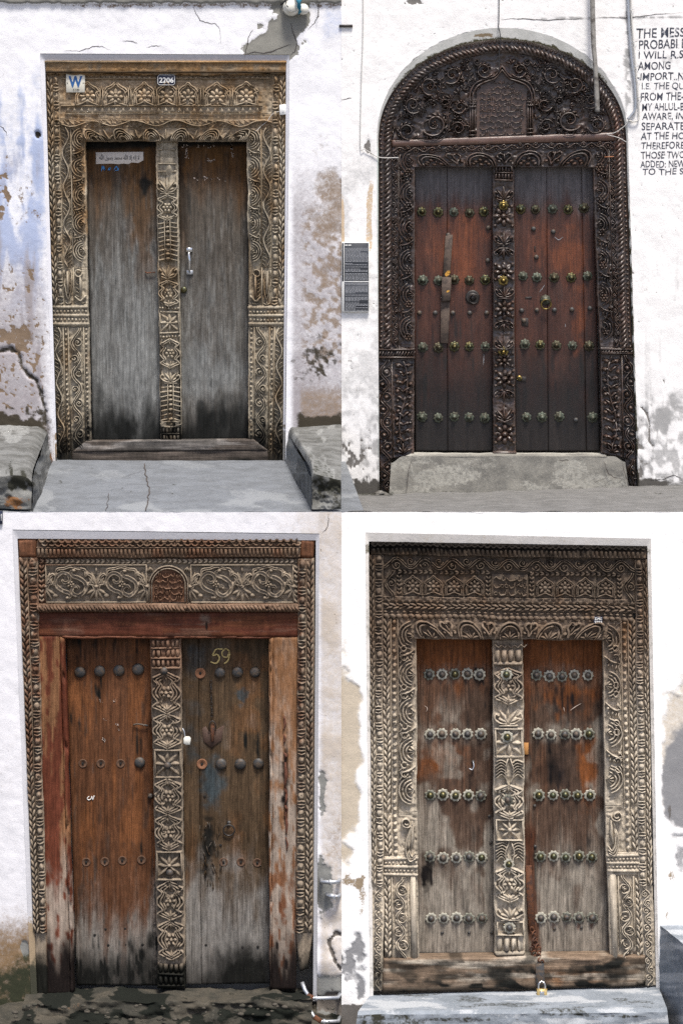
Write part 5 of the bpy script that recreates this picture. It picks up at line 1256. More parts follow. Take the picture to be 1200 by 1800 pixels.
def textlines(name, x0, x1, y0_, y1_, dy, P, yd, mat, parent, seed=1):
    rd_ = random.Random(seed); r_ = R(IdM()); y_ = y0_
    while y_ < y1_:
        if rd_.random() < .1: y_ += dy*.8
        x_ = x0
        e_ = x1 if rd_.random() > .18 else x0+(x1-x0)*rd_.uniform(.3, .8)
        while x_ < e_-1:
            w_ = rd_.uniform(2, 6); r_.grid(np.array([[[x_, y_, 0], [min(x_+w_, e_), y_, 0]], [[x_, y_+dy*.45, 0], [min(x_+w_, e_), y_+dy*.45, 0]]])); x_ += w_+.9
        y_ += dy
    return r_.build(name, mat, P, parent, yd, None, jitter=0)
textlines('small_print', 606.5, 646, 436, 492, 2.1, UP, -.0245, M['panel_text'], IB); textlines('small_print', 606.5, 646, 498, 545, 2.1, UP, -.0245, M['panel_text'], IB, 3)
textlines('heading', 606, 617, 430, 433, 4, UP, -.0245, M['enamel_white'], IB, 5)
t = prism('iron_bar', [(596, 43.5), (619.5, 43.5), (619.5, 48), (596, 48)], UP, -.016, .02, M['iron'], None, 1); tagp(t, 'short rusty iron bar end sticking out of the white wall', 'bar')
PP = tube('hanging_pole', [UP.w(1037, -110, -.05), UP.w(1040, 60, -.06), UP.w(1043, 110, -.07), UP.w(1046, 170, -.075), UP.w(1047, 198, -.075)], [.015, .016, .014, .016, .015], M['pipe_grey'], None, 10, 6); tagp(PP, 'weathered grey pole hanging down in front of the carved arch', 'pole')
CD = thing('conduit', UP.w(1105, 100, 0), 'thin grey conduit with cables down the wall beside the painted lettering', 'conduit')
tube('pipe', [UP.w(1100, -110, -.015), UP.w(1103, 20, -.016), UP.w(1108, 100, -.016), UP.w(1114, 150, -.016), UP.w(1115, 190, -.016), UP.w(1108, 203, -.016), UP.w(1102, 210, -.016)], .0085, M['galv'], CD, 8, 6)
tube('cable', [UP.w(1105, -110, -.014), UP.w(1108, 20, -.016), UP.w(1115, 110, -.016), UP.w(1120, 170, -.016), UP.w(1121, 208, -.016), UP.w(1112, 214, -.016), UP.w(1104, 212, -.016)], .005, M['wire_pale'], CD, 6, 6)
for y_ in (18, 75, 118, 142, 172): o_ = tube('clip', [UP.w(1100+y_*.085, y_+1, -.01), UP.w(1106+y_*.085, y_-.5, -.03), UP.w(1112+y_*.085, y_-2, -.01)], .0022, M['galv'], CD, 5, 3)
C1 = tube('cable', [UP.w(637, -110, -.01), UP.w(638, 40, -.012), UP.w(635, 140, -.012), UP.w(633, 255, -.012), UP.w(640, 262, -.014), UP.w(652, 269, -.014), UP.w(668, 277, -.01), UP.w(700, 277, .02)], .0028, M['wire_pale'], None, 6, 6); tagp(C1, 'thin pale cable running down the wall to the arch, left side', 'cable')
C2 = tube('cable', [UP.w(877, -110, -.012), UP.w(876, 30, -.014), UP.w(875, 45, -.016), UP.w(878, 60, -.01), UP.w(879, 76, .0), UP.w(877, 95, .01), UP.w(877, 128, .02)], .003, M['wire_dark'], None, 6, 6); tagp(C2, 'dark thin cable hanging over the crown of the arch', 'cable')
C3 = tube('cable', [UP.w(1104, 212, -.012), UP.w(1096, 222, -.01), UP.w(1080, 233, 0), UP.w(1066, 236, .01), UP.w(1086, 242, .0), UP.w(1100, 250, -.005)], .0022, M['wire_pale'], None, 6, 6); tagp(C3, 'thin pale cable looping over the right shoulder of the arch', 'cable')
NL = tube('door_slip', [UP.w(1062, 276, .02), UP.w(1078, 275, .02)], .003, M['wood_fresh'], None, 6); tagp(NL, 'small pale wooden slip stuck in the right carving of the arched door', 'wood slip')
# ================================================================== lower left: red-brown door with iron domes
def wp3(x, y):
    n = fbm(x, y, 46, 46, 5, 121); nf = fbm(x, y, 10, 10, 4, 122); ns = fbm(x, y, 4, 4, 2, 123)
    right = sm(x, 470, 600)*(1-sm(y, 1010, 1060)) + sm(x, 556, 570)
    cream = np.clip(right, 0, 1)*(.62+.4*(n-.5)) + .12*sm(n, .5, .7)
    brown = (x < 90)*sm(y+(nf-.5)*40, 1560, 1680)*.85 + sm(x, 556, 575)*blob(x, y, 588, 1480, 30, 60, .9, .9, 124, 14)*.35
    moss = (x < 120)*sm(y+(n-.5)*80+(x-30)*.6, 1630, 1745)*1.4
    bare = (x > 540)*np.maximum(np.maximum(blob(x, y, 566, 1395, 9, 46, .7, .7, 125, 10), blob(x, y, 568, 1560, 20, 56, .7, .6, 126, 12)), sm(y, 1690, 1730)*.75)
    bare = np.maximum(bare, (x < 60)*blob(x, y, 44, 1668, 9, 18, .4, .4, 127, 8))
    lump = (x > 540)*sm(y, 1470, 1520)
    dk = (x > 540)*(1-sm(np.abs(dist_poly(x, y, [(600, 1704), (590, 1690), (582, 1670), (577, 1655), (590, 1640), (600, 1642)])+(nf-.5)*6), 1.5, 5)) + sm(ns, .80, .86)*.5
    dk = dk + (x > 540)*blob(x, y, 583, 1765, 40, 30, .7, .8, 128, 12)*sm(y, 1735, 1750)
    dsp = (n-.5)*2.6 + (nf-.5)*.8 + lump*(fbm(x, y, 34, 46, 2, 129)-.5)*16 - 2*sm(bare, .4, .6) - 3*sm(dk, .5, .7)*lump + sm(x, 560, 570)*1.5
    p = np.stack([cream, bare, 0*x, np.maximum(dk, 0)], -1); q = np.stack([0*x, moss*(.25+.75*fbm(x, y, 12, 9, 4, 133)), brown, 0*x+1], -1)
    return dsp, np.clip(p, 0, 1), np.clip(q, 0, 1)
M['p3wall'] = plaster('lilac_white_plaster', (.77, .765, .79), (.50, .44, .375), (.23, .23, .215), (.4, .4, .4), (.13, .115, .10), (.3, .3, .3), (.035, .038, .022), .07, d3=(.22, .145, .08))
W3 = thing('plaster_wall', bp(560, 1742, -2.0), 'off white plaster wall with mossy foot around the red-brown door marked 59', 'wall')
wallgrid('w', LO, W3, M['p3wall'], wp3, -190, 600, 900, 1830, lin(23, 936, 55, 1740), lin(561, 938, 557, 1740), 931, 938, 3.0)
M['p3rev'] = plaster('grey_reveal', (.60, .60, .63), (.44, .44, .45), (.34, .26, .17), (.4, .4, .4), (.06, .055, .04), (.34, .33, .31), (.05, .05, .035), .12)
def wr3(x, y):
    nf = fbm(x, y, 10, 10, 4, 131); z = np.zeros_like(x)
    return z, np.clip(np.stack([z+.7*(x > 530)*sm(y, 1000, 1100), (x < 80)*sm(y, 1560, 1660)*.8, z, z], -1), 0, 1), np.clip(np.stack([z, sm(y+(nf-.5)*40, 1660, 1720)*(x < 300), z, z+1], -1), 0, 1)
reveal('reveal', [(55.5, 1760), (23, 932), (561, 939), (556.6, 1760)], [(66, 1760), (31, 947), (555, 950), (550, 1760)], LO, -.002, .008, M['p3rev'], W3, wr3, 120)
ribbon('crack', [(577, 902), (577, 918), (573, 930), (566, 936)], 1.2, LO, 0, M['crack'], W3, 2, surf=wp3)
PB = prism('street_plate', [(-14, 898), (5.5, 898), (5.5, 921), (-14, 921)], LO, -.016, .0, M['enamel_navy'], None, .8); tagp(PB, 'edge of a dark blue enamel plate at the wall corner', 'plate')
prism('border_line', [(3, 903), (3.9, 903), (3.9, 915), (3, 915)], LO, -.0172, -.0155, M['enamel_white'], PB, .1)

W3D = dict(base=(.12, .075, .048), grey=(.265, .215, .16), orange=(.135, .058, .03), dark=(.018, .018, .014))
M['p3carve'] = wood('carved_brown_teak', **W3D, rough=(.55, .85)); M['p3carveh'] = wood('carved_brown_teak_rail', **W3D, axis='x', rough=(.55, .85))
M['p3red'] = wood('red_brown_board', (.115, .034, .018), (.29, .235, .19), (.21, .105, .05), (.02, .014, .012), rough=(.45, .75), grain=.5)
M['p3redh'] = wood('red_brown_rail', (.10, .032, .018), (.17, .12, .09), (.14, .055, .025), (.022, .015, .012), axis='x', rough=(.4, .7), grain=.4)
M['p3leaf'] = wood('worn_brown_plank', (.098, .042, .020), (.20, .182, .16), (.15, .058, .022), (.014, .014, .012), tint=(.045, .07, .09), rough=(.5, .8), grain=.7)
M['p3leafr'] = wood('worn_olive_plank', (.075, .048, .027), (.20, .187, .17), (.125, .062, .027), (.014, .014, .012), tint=(.04, .06, .07), rough=(.5, .8), grain=.75)
def pc3(x, y):
    n = fbm(x, y, 30, 40, 4, 141); nf = fbm(x, y, 8, 12, 3, 142)
    side = (x < 80) | (x > 522)
    grey = np.where(side, .30+.55*sm(y, 1250, 1560)+.2*(x > 530)+.35*sm(nf, .5, .7), .72*((y > 984) & (y < 1062))+.2)
    warm = np.where(side, (1-sm(y, 1250, 1600))*.75*sm(n, .28, .5), .55*sm(n, .4, .6)*(1-.7*((y > 984) & (y < 1062))))
    dark = sm(y+(n-.5)*70, 1640, 1715)*.9 + .55*(1-sm(y+(nf-.5)*8, 946, 957)) + .25*sm(nf, .64, .76)
    post = (x > 258) & (x < 330) & (y > 1100)
    grey = np.where(post, .35+.5*sm(y, 1180, 1300), grey); warm = np.where(post, .8*(1-sm(y, 1160, 1200))+.3*sm(n, .5, .7), warm); dark = np.where(post, sm(y, 1692, 1706), dark)
    return masks(grey, dark, warm)
def pr3(x, y):   # red boards: bleached and scabbed on the right, white bloom and mould at the foot
    n = fbm(x, y, 12, 110, 4, 151); nf = fbm(x, y, 6, 24, 4, 152)
    r_ = x > 300
    grey = np.where(r_, .12+.75*sm(y+(n-.5)*160, 1180, 1460)*sm(nf, .3, .55)+.2*sm(nf, .5, .7), .85*sm(y+(n-.5)*140, 1440, 1600)*sm(nf, .25, .5))
    warm = np.where(r_, 1.0-.5*sm(y, 1400, 1600), .75*sm(n, .42, .6)*sm(nf, .3, .5))
    dark = 1.05*sm(y+(n-.5)*120, 1600, 1740) + np.where(r_, blob(x, y, 502, 1370, 6, 90, .5, .9, 153, 12)*.7 + sm(nf, .70, .8)*.5, blob(x, y, 75, 1430, 8, 50, .7, .7, 154, 10)*.5)
    return masks(grey, dark, warm)
def pl3(x, y):
    n = fbm(x, y, 14, 120, 4, 161); nb = fbm(x, y, 50, 70, 4, 162); nf = fbm(x, y, 4, 44, 3, 163); L = x < 290
    grey = np.where(L, .85*sm(y+(n-.5)*190+(nb-.5)*80, 1500, 1730) + .22*sm(nf, .55, .75), .8*sm(y+(n-.5)*190+(nb-.5)*90, 1460, 1700)+.22*sm(nb, .5, .7))
    warm = np.where(L, (1-sm(y, 1480, 1600))*(.25+.5*sm(n, .45, .62)), .65*sm(nb, .42, .6)*(1-sm(y, 1500, 1600))*sm(x, 380, 420)+.5*sm(x, 320, 326)*(1-sm(x, 342, 350))*sm(y, 1420, 1500)*(1-sm(y, 1600, 1650)))
    dark = np.where(L, .45*sm(nf, .58, .74)+.4*sm(nb, .55, .7)*sm(n, .4, .6)+.3*(1-sm(y, 1130, 1150)) + sm(y+(nb-.5)*60, 1640, 1720)*.75, np.maximum(np.maximum(blob(x, y+(n-.5)*50, 428, 1726, 84, 78, 1., .25, 164, 30)*1.1, sm(y+(nb-.5)*50, 1660, 1745)*.7), .4*sm(nf, .60, .76)))  # left leaf: dark top edge is painted lintel shade, the rest staining
    dark = np.maximum(dark, np.where(L, 0, blob(x, y, 365, 1500, 16, 70, .9, 1., 165, 12)*.8))
    dark = np.maximum(dark, np.where(L, 0, blob(x, y, 430, 1310, 4, 26, .7, .4, 166, 8)*.9+blob(x, y, 452, 1320, 4, 34, .7, .4, 167, 8)*.9))
    tint = np.where(L, 0, blob(x, y, 372, 1375, 26, 60, .9, .8, 168, 18)*.85 + blob(x, y, 345, 1170, 30, 50, .9, .8, 169, 18)*.5+blob(x, y, 425, 1232, 12, 16, .6, .8, 160, 8)*.7+blob(x, y, 335, 1290, 22, 70, .9, .8, 159, 16)*.5)
    return masks(grey, dark, warm, tint)
D3 = thing('carved_door', bp(300, 1742, -1.9), 'red-brown worn door with round iron studs and yellow number 59', 'door')
mc, mh = M['p3carve'], M['p3carveh']
# cornice: plait over flutes, with corner blocks
def corn(r):
    U = r.U
    for row in (0, 1):
        n_ = int(r.V_/12)
        for k in range(n_):
            v = (k+.25+.5*row)*12; r.stroke(cr([(3+row*6.5, v), (6.5+row*6.5, v+3), (6.5+row*6.5, v+8), (3+row*6.5, v+11)], 3), 3.4, 3.2)
    r.stroke([(17.5, 0), (17.5, r.V_)], 2, 2.5)
    m = int(r.V_/7)
    for k in range(m): r.stroke([(19.5, (k+.5)*7), (U-3, (k+.5)*7)], 5, [4, 4.4, 1], 'round')
strip('cornice', ((64, 946), (528, 946), (528, 980), (64, 980)), LO, D3, mh, .01, pc3, corn, True, thick=20)
for qd in (((31, 949), (65, 947), (65, 981), (32, 981)), ((527, 947), (553, 951), (551, 983), (527, 981))): plankobj('corner_block', qd, LO, D3, mc, .006, lambda x, y: masks(.1+0*x, .45*sm(fbm(x, y, 9, 9, 3, 4), .5, .7), .8+0*x), 18, 4, 1.2, 4)
# frieze
r = R(Q((64, 980), (528, 980), (528, 1064), (64, 1064), rot=True)); r.board(12, 2, -4, 1, ground=2.0); frz = r.build('frieze', mh, LO, D3, .028, pc3)
strip('herringbone_border', ((68, 984), (526, 983), (526, 991), (68, 992)), LO, frz, mh, .035, pc3, lambda r: m_herring(r, 9, 0, None, 2.6), True, board=False)
for x0 in (68, 517): strip('herringbone_border', ((x0, 993), (x0+9, 993), (x0+9, 1061), (x0, 1061)), LO, frz, mc, .035, pc3, lambda r: m_herring(r, 9, 0, None, 2.6), board=False)
def knotpanel(x0, x1, n_=2):
    r = R(IdM()); w = (x1-x0)/n_; y0_, y1_ = 994, 1060; H = y1_-y0_
    for u in ((x0+1, x1-1),):
        r.stroke([(u[0], y0_), (u[1], y0_)], 2.4, 3); r.stroke([(u[0], y1_), (u[1], y1_)], 2.4, 3); r.stroke([(u[0], y0_), (u[0], y1_)], 2.4, 3); r.stroke([(u[1], y0_), (u[1], y1_)], 2.4, 3)
    for k in range(n_):
        c = x0+(k+.5)*w; cy = y0_+H*.52
        # two interlocked C scrolls
        for sg in (1, -1):
            pts = [(.05, -.46), (.00, -.38), (.05, -.27), (.17, -.20), (.29, -.04), (.30, .20), (.17, .38), (.03, .28), (.04, .10), (.13, .06), (.17, .14)]
            C = cr([(c+sg*a_*w*.95, cy+sg*b_*H*.80) for a_, b_ in pts], 5)
            r.stroke(C, [5, 7.5, 7.5, 6.5, 4], 3.6, 'cup')
            r.dome(c+sg*.06*w, cy-sg*.36*H, 4, None, 4.5, 8, 3)
        r.rosette(c, cy, 7, 5, 5)
        for sg in (-1, 1): r.dome(c+sg*w*.30, cy-sg*H*.30, 5, 4, 3, 9, 3); r.dome(c-sg*w*.33, cy-sg*H*.02, 4, 6, 3, 9, 3)
        # cusped frame round the scrolls
        for j in (0, 3.4):
            L = [(-.50, .26), (-.46, .04), (-.38, -.02), (-.44, -.18), (-.36, -.28), (-.30, -.24), (-.28, -.40), (-.14, -.44), (0, -.50)]
            C = cr([(c+a_*(w-j*2), cy+b_*(H-j*2)) for a_, b_ in L]+[(c-a_*(w-j*2), cy+b_*(H-j*2)) for a_, b_ in L[::-1][1:]], 4); r.stroke(C, 3, 3)
    for k in range(n_+1):
        c = x0+k*w; sd_ = [q for q in (-2, -1, 0, 1, 2) if not (k == 0 and q > 0) and not (k == n_ and q < 0)] if False else (-2, -1, 0, 1, 2)
        for q in sd_:
            an = PI/2 - q*.42
            if (k == 0 and q < 0) or (k == n_ and q > 0): continue
            r.leaf(c, 1034, an, 25-3*abs(q), 8, 3.4, -q*.15)
            if q: r.leaf(c, 1030, -PI/2+q*.5, 22, 7.5, 3.4, -q*.35)
        r.dome(c, 1032, 4.5, 4, 5, 8, 3); r.leaf(c, 1008, -PI/2, 10, 5, 4)
    return r.build('scroll_panel', mh, LO, frz, .035, pc3, jitter=.15)
knotpanel(79, 258); knotpanel(334, 516)
r = R(IdM()); u = np.linspace(264, 328, 24)[None]; tp = 1030-32*np.sqrt(np.clip(1-((u-296)/33)**2, 0, 1)); t = np.linspace(0, 1, 20)[:, None]; r.grid(np.stack([u+0*t, tp+(1060-tp)*t, .2+0*u*t], -1))
ip = r.build('inscription_panel', mh, LO, frz, .033, lambda x, y: masks(.25+0*x, 0*x, .75+0*x), jitter=.1)
r = R(IdM()); m_calli(r, 270, 1008, 322, 1058, 5, 2.4, 2.2, 8); r.build('script', mh, LO, ip, .0315, lambda x, y: masks(.3+0*x, 0*x, .7+0*x), jitter=.1)
r = R(IdM())
for o_ in (0, 4.5): r.stroke(np.vstack([[(262+o_, 1060)], arch_pts(34-o_, 34-o_, 296, 1030), [(330-o_, 1060)]]), 2.6, 4)
for sg in (-1, 1):
    for q in range(3): r.leaf(296+sg*33, 998, PI/2+sg*(.3-.5*q)*-1, 9, 4, 3.5)
r.build('round_arch', mh, LO, frz, .035, pc3, jitter=.1)
strip('rope_band', ((66, 1062), (526, 1062), (524, 1077), (66, 1077)), LO, D3, mh, .022, lambda x, y: masks(.35+0*x, .35*sm(fbm(x, y, 20, 9, 3, 4), .5, .65), .55+0*x), lambda r: m_rope(r, 6.5, 0, None, 3, .7), True, half=5, thick=8)
# outer posts
def oj3(r):
    m_chain(r, 11.5, 1, r.U*.46, 3.4); m_beadreel(r, 31, r.U*.50, r.U-1, 4.4)
strip('outer_jamb', ((32, 981), (66, 981), (82, 1640), (58, 1640)), LO, D3, mc, .012, pc3, oj3, thick=16)
strip('outer_jamb', ((524, 983), (553, 983), (550, 1640), (519, 1640)), LO, D3, mc, .012, pc3, oj3, flip=True, thick=16)
plankobj('worn_post_foot', ((58, 1640), (82, 1640), (84, 1752), (64, 1752)), LO, D3, mc, .014, pc3, 14, 4, 3, 3)
plankobj('worn_post_foot', ((519, 1640), (550, 1640), (541, 1704), (527, 1710)), LO, D3, mc, .014, pc3, 14, 4, 3, 3)
# plain red boards
plankobj('lintel_board', ((66, 1077), (525, 1077), (523, 1121), (66, 1119)), LO, D3, M['p3redh'], .022, lambda x, y: masks(.35*sm(fbm(x, y, 70, 9, 4, 7), .55, .7)+blob(x, y, 360, 1090, 14, 12, .8, .6, 3, 8)*.7, blob(x, y, 362, 1101, 3, 10, .5, .3, 5, 5)+.3*sm(fbm(x, y, 90, 7, 3, 9), .6, .75), .5*sm(fbm(x, y, 60, 12, 4, 8), .4, .6)), 16, 4, .6, rot=True)
plankobj('jamb_board', ((66, 1119), (104, 1119), (124, 1750), (83, 1750)), LO, D3, M['p3red'], .024, pr3, 16, 4, .8)
plankobj('jamb_board', ((480, 1121), (523, 1121), (520, 1742), (477, 1742)), LO, D3, M['p3red'], .024, pr3, 16, 4, 1.2)
strip('edge_bead', ((104, 1119), (114, 1124), (131, 1745), (122, 1750)), LO, D3, M['p3red'], .04, pr3, lambda r: None, half=4, thick=10)
strip('edge_bead', ((472, 1124), (481, 1121), (478, 1742), (473, 1742)), LO, D3, M['p3red'], .04, pr3, lambda r: None, half=4, thick=10)
strip('edge_bead', ((106, 1118), (480, 1119), (474, 1125), (112, 1125)), LO, D3, M['p3redh'], .04, lambda x, y: masks(.2+0*x, 0*x, .4+0*x), lambda r: None, True, half=3, thick=10)
r = R(IdM())
for k, (yy, L_, w_) in enumerate(((1272, 22, 5), (1300, 16, 4), (1330, 10, 6), (1364, 42, 7), (1400, 30, 6), (1425, 18, 5), (1450, 34, 5), (1485, 24, 3))): r.stroke(cr([(498+k*.6, yy-L_/2), (500+k*.7, yy), (497+k, yy+L_/2)], 4), [w_*.5, w_, w_*.4], 2.6, 'flat')
r.build('rot_scab', plain('rotten_wood', (.10, .035, .018), .9, 0, .5, 90, bumpd=.003), LO, D3, .023, None, jitter=.3)
# leaves
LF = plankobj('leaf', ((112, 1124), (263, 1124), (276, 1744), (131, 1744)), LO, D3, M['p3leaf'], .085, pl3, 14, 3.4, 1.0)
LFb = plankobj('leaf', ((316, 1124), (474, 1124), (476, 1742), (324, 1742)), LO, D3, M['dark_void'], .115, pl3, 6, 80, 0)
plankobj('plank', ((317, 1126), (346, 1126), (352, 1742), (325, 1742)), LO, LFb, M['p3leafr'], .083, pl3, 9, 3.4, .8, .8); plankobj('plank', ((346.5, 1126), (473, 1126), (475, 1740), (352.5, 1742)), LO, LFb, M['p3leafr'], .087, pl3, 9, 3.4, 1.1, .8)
strip('meeting_strip', ((260, 1180), (266, 1180), (276, 1742), (267, 1742)), LO, LF, M['p3leaf'], .075, pl3, lambda r: None, thick=8)
def post3(r):
    V = r.V_; m_reeds(r, 3, 56, 3, 6, 4, 2, r.U-2); y = 60
    for kind, L in (('s', 74), ('s', 62), ('t', 54), ('s', 62), ('s', 62), ('t', 56), ('s', 68), ('s', 70)):
        e = min(y+L, V-46)
        if e-y < 12: break
        if kind == 's': m_strap(r, y, e, 4.6, 6, 3)
        else: m_star(r, y, e, 4.6, 8)
        y = e
    m_reeds(r, V-45, V-3, 2, 5, 4, 2, r.U-2)
PO3 = strip('centre_post', ((262, 1123), (317, 1123), (325, 1743), (277, 1743)), LO, D3, mc, .055, pc3, post3, thick=20)
DM = lathe_mesh('dome_stud', [(.006, 0), (.034, 0), (.0345, .003), (.032, .010), (.025, .016), (.014, .0195), (.003, .0205)], M['steel_dark'], 22)
DS = lathe_mesh('dome_stud', [(.004, 0), (.022, 0), (.02, .012), (.012, .02), (.003, .022)], M['steel_dark'], 18)
PL = lathe_mesh('stud_seat', [(.003, 0), (.029, 0), (.030, .002), (.026, .004), (.022, .002), (.008, .002), (.007, .0)], plain('fresh_seat', (.19, .085, .042), .85, 0, .35, 70), 22)
PR = lathe_mesh('stud_seat', [(.003, 0), (.030, 0), (.031, .003), (.026, .005), (.022, .002), (.008, .002), (.007, .0)], plain('bleached_seat', (.095, .05, .028), .85, 0, .3, 70), 22)
VD = lathe_mesh('nail_hole', [(.001, 0), (.0075, 0), (.006, .001), (.001, .001)], M['dark_void'], 12)
for x_, y_ in ((137, 1188), (172, 1186), (206, 1185), (240, 1183), (243, 1348)): link('dome_stud', DM, LO.w(x_, y_, .084), LF, (rd.uniform(-.1, .1), 0, rd.uniform(-.1, .1)), rd.uniform(.86, 1.0))
for x_, y_ in ((385, 1189), (416, 1188), (447, 1188), (387, 1351), (421, 1351), (453, 1350)): link('dome_stud', DM, LO.w(x_, y_, .084), LFb, (rd.uniform(-.1, .1), 0, rd.uniform(-.1, .1)), rd.uniform(.86, 1.0))
for x_, y_ in ((353, 1351), (350, 1190)): link('stud_seat', PL, LO.w(x_, y_, .084), LFb); link('nail_hole', VD, LO.w(x_, y_, .080), LFb)
for x_, y_ in ((391, 1525), (422, 1525), (451, 1526)): link('stud_seat', PR, LO.w(x_, y_, .0865), LFb, None, .8); link('nail_hole', VD, LO.w(x_, y_, .081), LFb)
for x_, y_ in ((142, 1350), (174, 1350), (209, 1350), (148, 1525), (181, 1524), (212, 1522), (246, 1521)): link('stud_seat', PR, LO.w(x_, y_, .0855), LF, None, .8); link('nail_hole', VD, LO.w(x_, y_, .080), LF)
for x_, y_ in ((187, 1672), (217, 1671), (248, 1671), (182, 1644), (217, 1643), (163, 1654)): link('nail_hole', VD, LO.w(x_, y_, .083), LF)
for x_, y_ in ((360, 1672), (425, 1676), (452, 1675), (386, 1495), (358, 1408)): link('nail_hole', VD, LO.w(x_, y_, .084), LFb)
for x_, y_ in ((288, 1181), (294, 1348), (298, 1537)): link('dome_stud', DS, LO.w(x_, y_, .04), PO3)
# number, chalk, small marks
r = R(IdM()); r.stroke(cr([(388, 1147), (378, 1148), (372, 1158), (380, 1157), (384, 1164), (378, 1172), (369, 1170)], 5), 2.6, .5, 'flat'); r.stroke(cr([(400, 1150), (394, 1147), (388, 1152), (390, 1160), (397, 1160), (400, 1152), (401, 1158), (397, 1168), (392, 1172)], 5), 2.4, .5, 'flat')
r.build('painted_number', M['chalk_yellow'], LO, LFb, .0825, None, jitter=.3)
r = R(IdM()); r.stroke(cr([(152, 1408), (149, 1411), (152, 1414), (156, 1412), (157, 1408), (159, 1414), (161, 1407)], 4), 1.4, .5, 'flat'); r.build('chalk_scribble', M['enamel_white'], LO, LF, .0825, None, jitter=.2)
for k, (x_, y_, w_) in enumerate(((181, 1309, 5), (204, 1281, 3), (198, 1237, 3), (173, 1238, 2), (180, 1270, 1.6), (205, 1288, 2))): flakes('chip_mark', [[(x_-2, y_-2), (x_, y_), (x_+2, y_+3)]], 5, w_*.5, LO, .0835, M['scuff'], LF, k, 1)
# latch, ring, padlocked hasp
tube('latch', [LO.w(232, 1281, .074), LO.w(240, 1279, .068), LO.w(258, 1282, .068)], [.006, .004, .0055], M['steel_dark'], LF, 8, 4)
link('latch_boss', DS, LO.w(262, 1407, .078), LF, None, .7)
link('ring_boss', DS, LO.w(401, 1455, .084), LFb, None, .55); link('ring', torus_mesh('ring', .031, .0045, M['iron']), LO.w(401, 1467.5, .07), LFb, (.15, 0, 0))
prism('hasp_plate', [(353, 1288), (360, 1284), (364, 1292), (378, 1290), (392, 1282), (388, 1310), (378, 1316), (370, 1322), (362, 1316), (356, 1312)], LO, .080, .086, plain('rusty_plate', (.07, .04, .028), .85, .1, .4, 90, bumpd=.001), LFb, .8)
prism('hasp_tongue', [(369, 1279), (375, 1279), (374.5, 1310), (369.5, 1310)], LO, .062, .074, M['rust'], LFb, 1)
tube('staple', [LO.w(366, 1292, .074), LO.w(367, 1278, .058), LO.w(372, 1273, .056), LO.w(377, 1278, .058), LO.w(377, 1292, .074)], .0035, M['iron'], LFb, 6, 4)
LK = torus_mesh('hasp_link', .012, .002, M['iron'], 14, 6, .55)
for k in range(7): link('hasp_link', LK, LO.w(369+.3*k, 1206+k*9.6, .080), LFb, (0, 0, 1.2*(k % 2)))
t = thing('padlock', LO.w(328, 1304, .06), 'small cream padlock on the carved centre post of the red-brown door', 'padlock')
prism('body', [(322, 1300), (325, 1297), (332, 1297), (335, 1300), (334, 1311), (327, 1312), (322, 1309)], LO, .028, .05, M['porcelain'], t, 1.5); tube('shackle', [LO.w(325, 1299, .04), LO.w(323, 1288, .04), LO.w(320, 1283, .045)], .0035, M['galv'], t, 6, 4)
r = R(IdM()); rd = random.Random(5)
for k in range(46):
    x_ = rd.gauss(366, 8); y_ = rd.uniform(1455, 1570); r.stroke([(x_, y_), (x_+rd.uniform(-3, 3), y_+rd.uniform(4, 13))], [1, rd.uniform(1.5, 4), 1], rd.uniform(.8, 2.2), 'vee')
tagp(r.build('splinters', M['p3leafr'], LO, LFb, .0855, lambda x, y: masks(.55*sm(fbm(x, y, 7, 9, 2, 3), .4, .6), .55*sm(fbm(x, y, 6, 12, 2, 5), .4, .6), .2+0*x), jitter=.3), kind='stuff')
# mossy sill, gutter and ground
M['p3ground'] = stone('mossy_cement', (.066, .058, .044), (.030, .029, .023), (.12, .108, .088), (.005, .0065, .004))
def mg3(x, y):
    n = fbm(x, y, 46, 14, 4, 171); nf = fbm(x, y, 12, 6, 4, 172)
    return masks(.6*sm(nf, .5, .66)*sm(n, .4, .6), .9*sm(n, .42, .58), .35*blob(x, y, 110, 1768, 70, 9, .7, .8, 173, 12))
SL = thing('door_sill', bp(300, 1752, -2.1), 'broken mossy cement sill along the foot of the red-brown door', 'step')
W_, px_, py_ = quadgrid([bp(50, 1738, -1.88), bp(530, 1736, -1.88), bp(548, 1757, -2.16), bp(40, 1766, -2.16)], 150, 20); W_[..., 2] += (fbm(px_, py_, 30, 12, 5, 174)-.5)*.05; gridobj('sill_top', W_, M['p3ground'], SL, {'p': mg3(px_, py_)})
W2_, px_, py_ = quadgrid([W_[-1, 0], W_[-1, -1], W_[-1, -1]+np.array([0, -.04, -.16]), W_[-1, 0]+np.array([0, -.04, -.16])], 150, 16); W2_[0] = W_[-1]; W2_[1:, :, 1] += (fbm(px_, py_, 26, 12, 5, 175)[1:]-.5)*.08; gridobj('sill_edge', W2_, M['p3ground'], SL, {'p': mg3(px_, py_)})
G3 = face('gutter', [bp(-240, 1738, -1.9), (0.0, -1.9, -4.17), (0.0, -6.0, -4.30), (-4.2, -6.0, -4.30)], M['p3ground'], None, mg3, .05, 150, 90, 13, (0, 0, 1)); tagp(G3, kind='structure')
M['grit'] = plain('grit', (.06, .052, .04), .95, 0, .5, 70, bumpd=.004, col2=(.022, .024, .016))
for k in range(60):
    x_ = rd.uniform(20, 590); chunk('fallen_stone', x_, rd.uniform(1766, 1796), -2.25-rd.uniform(0, .25), rd.uniform(.004, .02), M['grit'], SL, k+50)
